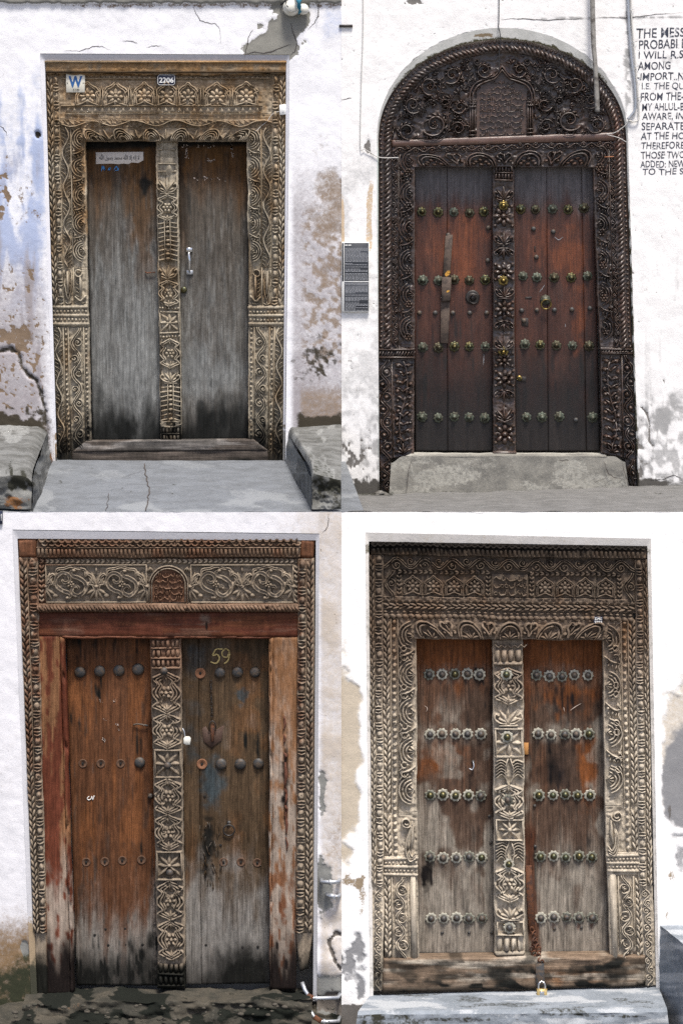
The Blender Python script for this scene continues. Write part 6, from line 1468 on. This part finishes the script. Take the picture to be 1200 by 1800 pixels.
# water pipes in the corner
def pipe(name, label, pts, r_, fit):
    t = thing(name, LO.w(*pts[-1][:2], -.05), label, 'pipe'); W = [LO.w(*p_) for p_ in pts]; tube('tube', W, r_, M['galv'], t, 10)
    for p_ in fit: a_, b_ = LO.w(*p_[0]), LO.w(*p_[1]); tube('fitting', [a_, b_], r_*1.45, M['galv' if len(p_) < 3 else 'rust'], t, 10)
pipe('water_pipe', 'upper grey water pipe with an elbow at the foot of the right post', [(531, 1724, -.03), (536, 1736, -.05), (545, 1748, -.07), (556, 1748.5, -.07), (594, 1747.5, -.07), (598, 1747.5, .03)], .0115, [((540, 1744, -.062), (550, 1749, -.07), 1), ((553, 1748.5, -.07), (558, 1748.5, -.07))])
pipe('water_pipe', 'lowest grey water pipe with a rusty elbow near the ground', [(543, 1768, -.05), (550, 1778, -.07), (558, 1787, -.08), (570, 1788.5, -.08), (594, 1788, -.08), (598, 1788, .03)], .0115, [((552, 1781, -.07), (564, 1789, -.08), 1), ((567, 1788.5, -.08), (572, 1788.5, -.08))])
pipe('pipe_stub', 'upper short grey pipe stub coming out of the bare plaster', [(564, 1547, .02), (566, 1547, -.04), (582, 1547, -.05), (594, 1546, -.05), (598, 1546, .04)], .0115, [((578, 1547, -.05), (583, 1546.8, -.05))])
pipe('pipe_stub', 'lower short pipe stub with a pale fitting above the exposed stones', [(574, 1571, .02), (576, 1571, -.04), (590, 1572, -.05), (594, 1572, -.05), (598, 1572, .04)], .0105, [((577, 1571, -.045), (590, 1572, -.05))])
# ================================================================== lower right: pale carved door with chain and padlock
def wp4(x, y):
    n = fbm(x, y, 40, 40, 5, 181); nf = fbm(x, y, 12, 12, 4, 182); ns = fbm(x, y, 5, 5, 3, 183); L = x < 660
    cream = np.where(L, np.maximum(blob(x, y, 606, 1330, 30, 190, .35, .5, 184, 34), blob(x, y, 606, 1150, 14, 30, .9, .6, 185, 12)*.4), sm(x, 1158, 1166)*blob(x, y, 1190, 1300, 40, 130, .6, .8, 186, 24)*.65)
    tan = np.where(L, blob(x, y, 618, 1548, 26, 16, .7, .8, 187, 10)*.6 + blob(x, y, 636, 1570, 9, 60, .9, .7, 188, 12)*.55, blob(x, y, 1178, 1540, 10, 16, .9, .6, 189, 8)*.6+blob(x, y, 1172, 1610, 8, 20, .9, .6, 180, 8)*.5)
    grey = np.where(L, blob(x, y, 630, 1668, 14, 26, .5, .7, 190, 10)+blob(x, y, 612, 1690, 14, 26, .6, 1., 191, 8)+blob(x, y, 634, 1740, 8, 26, .6, .7, 192, 8)+blob(x, y, 622, 1715, 20, 24, .8, 1.2, 193, 6)*.6, np.maximum(blob(x, y, 1196, 1370, 33, 115, .25, .4, 194, 26), blob(x, y, 1195, 1510, 12, 26, .5, .6, 195, 10)*.7))
    dk = np.where(L, sm(y+(nf-.5)*20, 1760, 1772)*sm(1, 0, 1)*(x < 640) + blob(x, y, 601, 1795, 6, 20, .6, .4, 196, 8), blob(x, y, 1176, 1428, 5, 22, .6, .6, 197, 8)*.8+blob(x, y, 1170, 1136, 6, 8, .8, .9, 198, 5)*.45)
    dsp = (n-.5)*2.0 + (nf-.5)*.5 - 1.6*sm(np.maximum(cream, grey), .4, .55)
    p = np.stack([cream, tan, grey, dk*.8], -1); q = np.stack([0*x, 0*x, 0*x, 0*x+1], -1)
    return dsp, np.clip(p, 0, 1), np.clip(q, 0, 1)
M['p4wall'] = plaster('bright_limewash', (.90, .895, .88), (.53, .46, .36), (.30, .235, .16), (.25, .25, .255), (.14, .13, .12), (.3, .3, .3), (.06, .06, .05), .03)
W4 = thing('plaster_wall', bp(620, 1760, -2.0), 'bright white flaked wall around the pale carved door with the padlock', 'wall')
wallgrid('w', LO, W4, M['p4wall'], wp4, 600, 1390, 900, 1840, lin(642, 936, 650, 1740), lin(1143, 948, 1157, 1740), 936, 947, 3.0)
M['p4rev'] = plaster('cream_reveal', (.74, .71, .67), (.60, .57, .52), (.45, .36, .25), (.4, .4, .4), (.12, .11, .07), (.42, .41, .38), (.06, .05, .03), .12)
def wr4(x, y):
    nf = fbm(x, y, 10, 10, 4, 201); z = np.zeros_like(x)
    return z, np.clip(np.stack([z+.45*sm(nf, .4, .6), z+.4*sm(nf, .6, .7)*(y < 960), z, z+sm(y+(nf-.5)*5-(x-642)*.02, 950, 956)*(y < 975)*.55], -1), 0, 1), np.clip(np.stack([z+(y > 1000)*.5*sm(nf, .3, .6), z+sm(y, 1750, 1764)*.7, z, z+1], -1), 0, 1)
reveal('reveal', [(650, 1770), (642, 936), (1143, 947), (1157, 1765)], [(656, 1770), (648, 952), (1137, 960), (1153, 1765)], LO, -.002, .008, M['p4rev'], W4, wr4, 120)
W4D = dict(base=(.17, .125, .09), grey=(.46, .40, .315), orange=(.15, .072, .028), dark=(.020, .016, .013))
M['p4carve'] = wood('sun_bleached_teak', **W4D, rough=(.55, .85)); M['p4carveh'] = wood('sun_bleached_teak_rail', **W4D, axis='x', rough=(.55, .85))
M['p4leaf'] = wood('stained_plank', (.078, .048, .033), (.235, .205, .168), (.145, .050, .016), (.014, .011, .011), tint=(.085, .026, .010), rough=(.5, .8), grain=.75)
def pc4(x, y):
    n = fbm(x, y, 30, 50, 4, 211); nf = fbm(x, y, 8, 14, 3, 212)
    grey = .12 + .85*sm(y+(n-.5)*120, 1060, 1380) + .12*(y < 1060)*((y > 978))*sm(nf, .4, .6)
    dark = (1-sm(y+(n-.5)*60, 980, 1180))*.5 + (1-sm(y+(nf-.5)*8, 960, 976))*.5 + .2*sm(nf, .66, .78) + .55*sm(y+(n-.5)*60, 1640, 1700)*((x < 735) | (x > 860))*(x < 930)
    warm = .38*sm(n, .45, .62) + .35*((x > 684) & (x < 700) | (x > 1094) & (x < 1108))*(y > 1090)
    post = (x > 864) & (x < 924) & (y > 1124); grey = np.where(post, .35+.5*sm(y, 1180, 1320), grey); dark = np.where(post, .12+.5*sm(y, 1660, 1690), dark)
    return masks(grey, dark, warm)
def pl4(x, y):
    n = fbm(x, y, 14, 120, 4, 221); nb = fbm(x, y, 46, 60, 4, 222); nf = fbm(x, y, 4, 40, 3, 223); L = x < 890
    warm = (1-sm(y+(n-.5)*90, 1150, 1250))*1.0 + np.where(L, blob(x, y, 760, 1345, 60, 40, .9, .7, 224, 24)*.75, blob(x, y, 1000, 1235, 60, 36, .9, .8, 225, 20)*.6+blob(x, y, 1035, 1350, 24, 90, .9, .7, 226, 20)*.85) + .3*sm(n, .5, .7)
    grey = sm(y+(n-.5)*210+(nb-.5)*90, 1380, 1680)*.95 + .5*sm(nb, .46, .62)*sm(y, 1200, 1280) + .15*sm(nf, .55, .75)
    for yy in (1192, 1297): grey = grey + (1-sm(np.abs(y-yy+(nb-.5)*20), 6, 34))*.28
    dark = .4*sm(nf, .58, .74) + .34*sm(fbm(x, y, 40, 90, 4, 233), .45, .7)*(1-.6*sm(y, 1450, 1600)) + np.where(L, blob(x, y, 750, 1545, 16, 46, .9, .8, 227, 12)*.7+blob(x, y, 840, 1180, 26, 40, .9, .8, 228, 14)*.4, blob(x, y, 1010, 1245, 64, 50, 1., .6, 229, 24)*.5+blob(x, y, 970, 1370, 50, 56, 1., .7, 230, 24)*.4) + (1-sm(y, 1126, 1136))*.5  # last term paints shade along the leaf tops, the others are stains
    tint = np.where(L, 0, (1-sm(np.abs(x-935-(y-1500)*.04+(nf-.5)*14), 5, 14))*sm(y, 1420, 1500)*(1-sm(y, 1690, 1710))*.95 + (1-sm(np.abs(x-929), 3, 9))*(1-sm(y, 1300, 1340))*.6)
    for x_ in (975, 998, 1020, 1043): tint = np.maximum(tint, np.where(L, 0, blob(x, y, x_, 1638, 5, 12, .8, .8, 231, 6)*.6))
    return masks(grey, dark*(1-.5*np.clip(warm, 0, 1)*(y < 1180)), warm, tint)
D4 = thing('carved_door', bp(895, 1742, -1.9), 'pale richly carved door with five rows of bosses, chained and padlocked', 'door')
mc, mh = M['p4carve'], M['p4carveh']
def corn4(r):
    for k in range(int(r.V_/11)):
        v = k*11+1; r.stroke(cr([(3, v), (6, v+3), (6, v+7), (3, v+10)], 3), 3, 3)
    m = int(r.V_/8)
    for k in range(m): r.stroke([(11, (k+.5)*8), (r.U-2, (k+.5)*8)], 5.4, [4, 4, 1])
strip('cornice', ((652, 953), (1136, 960), (1136, 982), (652, 975)), LO, D4, mh, .006, pc4, corn4, True, thick=22)
# vine border: along the top and down both ends
strip('vine_border', ((672, 976), (1116, 983), (1116, 1008), (672, 1002)), LO, D4, mh, .034, pc4, lambda r: m_vine(r, 48, 1, None, 3.6, .34, 'spiral', 2, .10), True)
strip('vine_border', ((672, 1002), (696, 1002), (696, 1050), (672, 1050)), LO, D4, mc, .034, pc4, lambda r: m_vine(r, 48, 1, None, 3.6, .3, 'spiral', 2, .10))
strip('vine_border', ((1091, 1008), (1116, 1008), (1116, 1058), (1091, 1058)), LO, D4, mc, .034, pc4, lambda r: m_vine(r, 48, 1, None, 3.6, .3, 'spiral', 2, .10))
def tl4(y): return lambda x: y + (x-900)*.0125
def fq4(x0, x1, y0, y1): f0, f1 = tl4(y0), tl4(y1); return ((x0, f0(x0)), (x1, f0(x1)), (x1, f1(x1)), (x0, f1(x0)))
r = R(Q(*fq4(694, 1094, 1004, 1052), rot=True)); r.board(10, 2, -4, 1, ground=1.6); frz = r.build('frieze', mh, LO, D4, .03, pc4)
for x0, x1 in ((697, 862), (930, 1092)):
    strip('herringbone_border', fq4(x0, x1, 1005, 1012), LO, frz, mh, .037, pc4, lambda r: m_herring(r, 9, 0, None, 2.6), True, board=False)
    for xa in (x0, x1-8): strip('herringbone_border', fq4(xa, xa+8, 1013, 1050), LO, frz, mc, .037, pc4, lambda r: m_herring(r, 8, 0, None, 2.6), board=False)
    w_ = (x1-x0-20)/4
    for k in range(4):
        c = x0+10+(k+.5)*w_; qd = fq4(c-w_/2, c+w_/2, 1014, 1050)
        r = R(Q(*qd, rot=True)); m_niche(r, w_/2, 1, 35, w_*.46, 3); r.build('niche', mh, LO, frz, .037, pc4, jitter=.1)
        r = R(Q(*qd)); r.rosette(w_/2, 20, 13, 8, 3, .36); r.build('rosette', mc, LO, frz, .037, pc4, jitter=.1)
r = R(Q(*fq4(864, 928, 1010, 1051))); r.board(6, 9, -1, 1); ip = r.build('inscription_panel', mh, LO, frz, .032, pc4)
r = R(Q(*fq4(864, 928, 1010, 1051))); m_calli(r, 2, 1, r.U-2, r.V_-1, 3, 3, 2.6, 12); r.build('script', mh, LO, ip, .034, pc4, jitter=.1)
strip('tooth_band', fq4(672, 1116, 1052, 1063), LO, D4, mh, .028, pc4, lambda r: m_teeth(r, 12, 1, r.U-1, 3.5), True)
strip('plait_band', fq4(672, 1116, 1063, 1075), LO, D4, mh, .03, pc4, lambda r: m_chain(r, 12, 0, None, 3.2), True)
strip('rope_band', fq4(672, 1112, 1075, 1090), LO, D4, mh, .032, pc4, lambda r: (m_rope(r, 11, 8, None, 3.4, 1.2), m_dots(r, 11, 1, 8, 3)), True)
strip('scallop_band', ((698, 1088), (1094, 1093), (1060, 1127), (730, 1125)), LO, D4, mh, .028, pc4, lambda r: m_scallop(r, 74, 1, None, 5.5, 2, 'fan', 'knot'), True)
def oj4(r): m_chain(r, 12, .5, r.U*.36, 3.4); m_beadreel(r, 27.5, r.U*.42, r.U-1, 4.2)
strip('outer_jamb', ((648, 976), (673, 976), (674, 1560), (653, 1560)), LO, D4, mc, .012, pc4, oj4, thick=18)
strip('outer_jamb', ((1115, 984), (1137, 984), (1146, 1558), (1122, 1558)), LO, D4, mc, .012, pc4, oj4, flip=True, thick=18)
def ol4(r): m_vine(r, 30, r.U*.1, r.U*.9, 3, .3, 'spiral', 1, .12)
strip('outer_foot', ((653, 1560), (674, 1560), (673, 1742), (655, 1744)), LO, D4, mc, .014, pc4, ol4, thick=16)
strip('outer_foot', ((1122, 1558), (1146, 1558), (1154, 1734), (1134, 1734)), LO, D4, mc, .014, pc4, ol4, flip=True, thick=16)
def ij4(r):
    w = r.U; m_chain(r, 11.5, 0, w*.22, 3.4); m_dots(r, 12.5, w*.25, w*.42, 4, .38); r.stroke([(w*.235, 0), (w*.235, r.V_)], 1.6, 2.4); r.stroke([(w*.44, 0), (w*.44, r.V_)], 1.6, 2.4)
    m_scroll(r, 74, w*.47, w-1, 5)
    u0 = w*.47
    for k in range(5):
        v = (k+.92)*r.V_/5
        if v > r.V_-6: break
        for sg in (-1, 1): r.stroke(arc(w*.62, v+sg*8-3, 5, 0, 5.6, 12), 2.2, 5)
strip('inner_jamb', ((673, 1089), (732, 1089), (733, 1430), (674, 1430)), LO, D4, mc, .034, pc4, ij4, thick=18)
strip('inner_jamb', ((1059, 1090), (1116, 1090), (1122, 1420), (1064, 1420)), LO, D4, mc, .034, pc4, ij4, flip=True, thick=18)
def urn4(r):
    w = r.U; m_chain(r, 11.5, 0, w*.22, 3.4); m_dots(r, 12.5, w*.25, w*.42, 4, .38)
    c = w*.78; r.stroke(spiral(w*.66, 16, 11, 3, 0, 1.4), 3, 5)
    for j in range(3): r.stroke(cr([(c+2, 22+j*3), (c-w*.10+j*2, 44), (c-w*.16+j*3, 64), (c-w*.04+j*2, 84-j*4), (c+w*.14, 80-j*5)], 5), 3, 5.5)
    r.stroke([(c+4, 24), (c+3, 44), (c, 64)], [3, 7, 10, 4], 6)
strip('jamb_urn', ((674, 1430), (733, 1430), (734, 1506), (675, 1506)), LO, D4, mc, .034, pc4, urn4, thick=18)
strip('jamb_urn', ((1064, 1420), (1122, 1420), (1124, 1500), (1066, 1500)), LO, D4, mc, .034, pc4, urn4, flip=True, thick=18)
for qd in (((675, 1506), (734, 1506), (734, 1542), (675, 1542)), ((1066, 1500), (1124, 1500), (1126, 1540), (1068, 1540))):
    strip('jamb_moulding', qd, LO, D4, mc, .02, pc4, lambda r: m_mould(r, 1, 36, 5, 4.5), thick=20)
def ped4(r):
    w = r.U; m_chain(r, 11.5, 0, w*.2, 3.4); r.stroke([(w*.24, 2), (w*.24, r.V_-20)], 2, 3); r.stroke([(w*.70, 2), (w*.70, r.V_-20)], 2, 3)
    m_vine(r, 56, w*.27, w*.67, 3.8, .3, 'leaf', 2, .09); r.stroke([(w*.86, 0), (w*.86, r.V_)], w*.2, 4)
strip('pedestal', ((675, 1542), (734, 1542), (737, 1688), (676, 1688)), LO, D4, mc, .03, pc4, ped4, thick=18)
strip('pedestal', ((1068, 1540), (1127, 1540), (1131, 1686), (1072, 1684)), LO, D4, mc, .03, pc4, ped4, flip=True, thick=18)
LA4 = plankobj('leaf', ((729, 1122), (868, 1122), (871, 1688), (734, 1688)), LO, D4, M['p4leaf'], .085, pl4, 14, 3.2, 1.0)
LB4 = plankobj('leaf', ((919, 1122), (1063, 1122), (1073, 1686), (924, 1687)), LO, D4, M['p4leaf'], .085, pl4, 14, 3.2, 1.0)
def post4(r):
    V = r.V_; w = r.U
    for k in range(5): r.stroke([(w*(.08+.21*k), 8), (w*(.19+.21*k), 13), (w*(.29+.21*k), 8)], 2.6, 4)
    m_reeds(r, 16, 44, 1, 4, 5, 2, w-2); y = 48
    for kind, L in (('s', 64), ('u', 40), ('t', 56), ('y', 46), ('s', 60), ('t', 40), ('y', 44), ('s', 62), ('u', 34), ('t', 42), ('s', 50)):
        e = min(y+L, V-40)
        if e-y < 10: break
        if kind == 's': m_strap(r, y, e, 5, 6, 3)
        elif kind == 't': m_star(r, y, e, 5, 8)
        elif kind == 'u': m_lotus(r, y, e, 5)
        else:
            for sg in (-1, 1):
                for k in range(6): r.stroke(cr([(w*.5+sg*w*.08, y+k*6+8), (w*.5+sg*w*.26, y+k*5+2), (w*.5+sg*w*.46, y+k*6+6)], 3), 2.6, 5, 'vee')
                r.stroke(cr([(w*.5+sg*w*.04, y), (w*.5+sg*w*.14, (y+e)/2), (w*.5+sg*w*.04, e)], 4), 3, 5)
        y = e
    m_reeds(r, V-38, V-4, 1, 4, 5, 2, w-2)
PO4 = strip('centre_post', ((866, 1128), (920, 1128), (924, 1688), (870, 1688)), LO, D4, mc, .05, pc4, post4, thick=20)
pet4 = [('patina_pale', 'brass_dull'), ('patina_pale', 'verdigris')]
WA = lathe_mesh('boss_flower', [(.01, 0), (.031, 0, 1), (.0322, .003, 1), (.028, .007, 1), (.021, .005), (.017, .006)], M['patina_pale'], 40, 9, .10)
WB_ = lathe_mesh('boss_flower', [(.01, 0), (.030, 0, 1), (.031, .003, 1), (.027, .007, 1), (.021, .005), (.017, .006)], M['verdigris_pale'], 40, 8, .12)
CN = [lathe_mesh('boss', [(.008, .004), (.0195, .004), (.0188, .010), (.0145, .018), (.008, .024), (.002, .026)], M[m_], 20) for m_ in ('steel_dark', 'brass_dull', 'brass')]
rd = random.Random(6)
def boss4(x_, y_, parent, yd, k):
    rt = (rd.uniform(-.12, .12), rd.uniform(0, 1), rd.uniform(-.12, .12)); sc_ = rd.uniform(.93, 1.06)
    link('boss', CN[k if rd.random() < .8 else rd.choice((0, 1))], LO.w(x_, y_, yd), parent, rt, sc_); link('boss_flower', WA if rd.random() < .7 else WB_, LO.w(x_, y_, yd), parent, rt, sc_)
for parent, rows in ((LA4, ((1191, (755, 778, 801, 823, 845)), (1297, (756, 778, 802, 823, 847)), (1406, (757, 779, 802, 825, 847)), (1516, (757, 780, 803, 826, 848)), (1624, (759, 781, 804, 826, 849)))), (LB4, ((1194, (945, 968, 990, 1012, 1036)), (1298, (948, 971, 995, 1015, 1038)), (1406, (950, 974, 996, 1018, 1040)), (1515, (952, 975, 997, 1020, 1043)), (1623, (953, 976, 999, 1020, 1044))))):
    for k, (yy, xs) in enumerate(rows):
        for x_ in xs: boss4(x_+rd.uniform(-.5, .5), yy+rd.uniform(-1.4, 1.4), parent, .083, (0, 0, 1, 1 if parent is LB4 else 0, 0)[k])
for y_, k in ((1187, 1), (1297, 1), (1408, 2), (1521, 1), (1633, 0)): boss4(890+(y_-1187)*.012, y_, PO4, .03, k)
ST4 = lathe_mesh('nail', [(.003, 0), (.010, 0), (.008, .006), (.002, .008)], M['steel_dark'], 10)
for x_, y_, pr in ((862, 1443, LA4), (864, 1490, LA4), (942, 1425, LB4), (943, 1497, LB4), (778, 1650, LA4), (826, 1650, LA4), (866, 1650, LA4), (977, 1643, LB4), (1025, 1641, LB4), (833, 1347, LA4)): link('nail', ST4, LO.w(x_, y_, .084), pr)
tube('hook', [LO.w(833, 1346, .08), LO.w(834, 1354, .07), LO.w(831, 1360, .068), LO.w(826, 1358, .07)], .0035, M['galv'], LA4, 6, 4)
prism('wood_patch', [(923, 1313), (931, 1313), (931, 1334), (923, 1334)], LO, .078, .085, plain('fresh_patch', (.42, .2, .06), .8), LB4, .8)
for k, pts in enumerate(([(1005, 1256), (1014, 1249), (1025, 1243)], [(993, 1250), (995, 1258)], [(747, 1247), (752, 1252), (750, 1258)])): ribbon('scratch', pts, 1.0, LO, .0815, M['scuff'], LB4 if pts[0][0] > 900 else LA4, k, .5)
M['p4sill'] = wood('worn_sill_beam', (.16, .115, .08), (.37, .33, .27), (.20, .09, .035), (.02, .02, .017), axis='x', grain=.8)
def ps4(x, y):
    n = fbm(x, y, 90, 8, 4, 241); nf = fbm(x, y, 30, 14, 3, 242)
    return masks(.6*sm(n, .4, .6)*(1-.6*sm(y, 1715, 1740)), .6*sm(nf, .5, .66)+.6*sm(y+(nf-.5)*14, 1722, 1740)+blob(x, y, 880, 1712, 50, 20, .8, .7, 243, 16)*.8+blob(x, y, 1080, 1712, 50, 24, .8, .7, 244, 16)*.7, .5*blob(x, y, 1000, 1715, 80, 20, .8, .6, 245, 20))
plankobj('threshold', ((674, 1686), (1134, 1680), (1134, 1733), (671, 1746)), LO, D4, M['p4sill'], .0, ps4, 36, 4, 2.2, 3, rot=True)
# small number plate
t = prism('number_plate', [(1043, 1085), (1058.5, 1085), (1058.5, 1097), (1043, 1097)], LO, .014, .03, M['enamel_navy'], None, .4); tagp(t, 'tiny two-line number plate reading 2223 above the right leaf', 'number plate')
lettering('digits', 'Z.MC', 1044.5, 1086, 13, 4.4, LO, .0125, M['enamel_white'], t, .03); lettering('digits', '2223', 1044.5, 1092, 13, 4.4, LO, .0125, M['enamel_white'], t, .03)
# rusty strap, chain, hasp and padlock
CH = thing('rusty_chain', LO.w(944, 1690, .05), 'rusty strap and chain hanging down the edge of the right leaf', 'chain')
prism('strap', [(925, 1530), (936, 1530), (943, 1644), (931, 1644)], LO, .072, .082, M['rust'], CH, 1)
LK4 = torus_mesh('link', .016, .0048, M['rust'], 16, 6, .62)
for k in range(11):
    x_, y_ = 936+k*1.5+1.6*math.sin(k*1.3), 1640+k*5.2
    link('link', LK4, LO.w(x_, y_, .068-.007*k), CH, (.2, rd.uniform(-.5, .5)+(1.2 if k % 2 else 0), 1.1*(k % 2)))
for k in range(6): link('link', LK4, LO.w(938+rd.uniform(-4, 9), 1660+k*6, .06-.01*k), CH, (.4, rd.uniform(0, 3), rd.uniform(0, 1)))
prism('hasp', [(940, 1693), (955, 1692), (956, 1718), (958, 1724), (954, 1736), (944, 1736), (941, 1724)], LO, -.022, -.012, M['steel_dark'], CH, 1)
PK = thing('padlock', LO.w(950, 1750, -.04), 'brass padlock hanging from the hasp over the worn sill', 'padlock')
prism('body', [(941.5, 1733), (959, 1733), (959, 1749), (941.5, 1749)], LO, -.075, -.04, plain('padlock_brass', (.62, .46, .2), .4, .6, .15, 60), PK, 1.5)
prism('face_plate', [(946, 1736), (954, 1736), (954, 1743), (946, 1743)], LO, -.0765, -.074, M['chrome'], PK, .5)
tube('shackle', [LO.w(944.5, 1734, -.058), LO.w(944.5, 1726, -.058), LO.w(946.5, 1722, -.056), LO.w(950, 1720.5, -.05), LO.w(953.5, 1722, -.056), LO.w(955.8, 1726, -.058), LO.w(955.8, 1734, -.058)], .0052, M['chrome'], PK, 10, 4)
# step and side block
M['p4step'] = stone('blue_grey_cement', (.235, .262, .295), (.165, .188, .212), (.36, .38, .40))
def mst4(x, y):
    n = fbm(x, y, 90, 9, 4, 251); nf = fbm(x, y, 10, 10, 3, 252)
    return masks(.75*sm(n, .4, .68), .5*sm(n*-1, -.42, -.30)*(x < 1150)+.25*sm(nf, .62, .74)*(y > 1778)+.2*sm(fbm(x, y, 6, 40, 3, 253), .55, .75)*(x > 1150), .25*sm(nf, .6, .72)*(y > 1780))
SP4 = thing('doorstep', bp(900, 1790, -2.2), 'blue-grey cement doorstep below the chained door', 'step')
zt = bp(900, 1741, -2.0)[2]
W_, px_, py_ = quadgrid([bp(651, 1749, -1.97), bp(1156, 1734, -1.97), bp(1172, 1774, -2.36), bp(628, 1779, -2.36)], 130, 30); W_[..., 2] += (fbm(px_, py_, 60, 14, 4, 254)-.5)*.012; W_[-3:, :, 2] -= np.array([0, .004, .016])[:, None]
gridobj('tread', W_, M['p4step'], SP4, {'p': mst4(px_, py_)})
W2_, px_, py_ = quadgrid([W_[-1, 0], W_[-1, -1], W_[-1, -1]+np.array([.02, -.015, -.2]), W_[-1, 0]+np.array([-.03, -.015, -.2])], 130, 20); W2_[0] = W_[-1]; W2_[1:, :, 1] += (fbm(px_, py_, 20, 14, 4, 255)[1:]-.5)*.025
gridobj('riser', W2_, M['p4step'], SP4, {'p': mst4(px_, py_)})
BK = thing('stone_bench', bp(1185, 1800, -2.2), 'blue-grey plastered bench block right of the chained door', 'bench')
a, b, c, d_ = [np.array(bp(*k)) for k in ((1156, 1625, -1.97), (1330, 1622, -1.97), (1400, 1708, -2.5), (1216, 1672, -2.5))]
face('seat', [a, b, c, d_], M['p4step'], BK, mst4, .008, 40, 30, 5, (0, 0, 1)); face('side_face', [a, d_, np.array([d_[0]-.01, d_[1], -4.4]), np.array(bp(1154, 1752, -1.97))*np.array([1, 1, 1])], M['p4step'], BK, mst4, .010, 60, 50, 6, (-1, 0, 0))
low = lambda v, z: np.array([v[0], v[1], z]); face('front_face', [d_, c, low(c, -4.4), low(d_, -4.4)], M['p4step'], BK, mst4, .008, 30, 30, 7, (0, -1, 0)); face('foot', [np.array(bp(1154, 1752, -1.97)), np.array([d_[0]-.01, d_[1], -4.4]), np.array([d_[0]-.01, d_[1], -4.6]), np.array(bp(1154, 1830, -1.97))], M['p4step'], BK, mst4, .0, 10, 10, 6, (-1, 0, 0))
# ---- the rest of the place: street, storey bodies
M['street'] = stone('street_concrete', (.2, .192, .18), (.15, .145, .135), (.26, .25, .24))
W_, px_, py_ = quadgrid([(-40, -1.5, -4.40), (40, -1.5, -4.40), (40, -60, -4.40), (-40, -60, -4.40)], 20, 20)
o = gridobj('street', W_, M['street'], None, {'p': masks(np.zeros_like(px_))}); tagp(o, kind='structure')
M['core'] = plain('masonry', (.3, .28, .25), .95, 0, .2, 5)
def box(name, x0, x1, y0, y1, z0, z1, mat): 
    return solid(name, [(x0, y0, z1), (x1, y0, z1), (x1, y1, z1), (x0, y1, z1)], [(x0, y0, z0), (x1, y0, z0), (x1, y1, z0), (x0, y1, z0)], mat)
o = box('masonry_core', -2.8, 2.8, .22, 2.2, -1.9, 2.03, M['core']); tagp(o, kind='structure')
o = box('masonry_core', -2.46, 2.46, -1.80, 2.2, -4.6, -1.62, M['core']); tagp(o, kind='structure')

# the leaves stand well back in their frames
for dr_ in (D1, D2, D3, D4):
    for ch in dr_.children:
        if ch.name.split('.')[0] == 'leaf': ch.location.y += .04
STK.location.y += .04
for ch in CH.children:
    if ch.name.split('.')[0] == 'strap': ch.location.y += .038
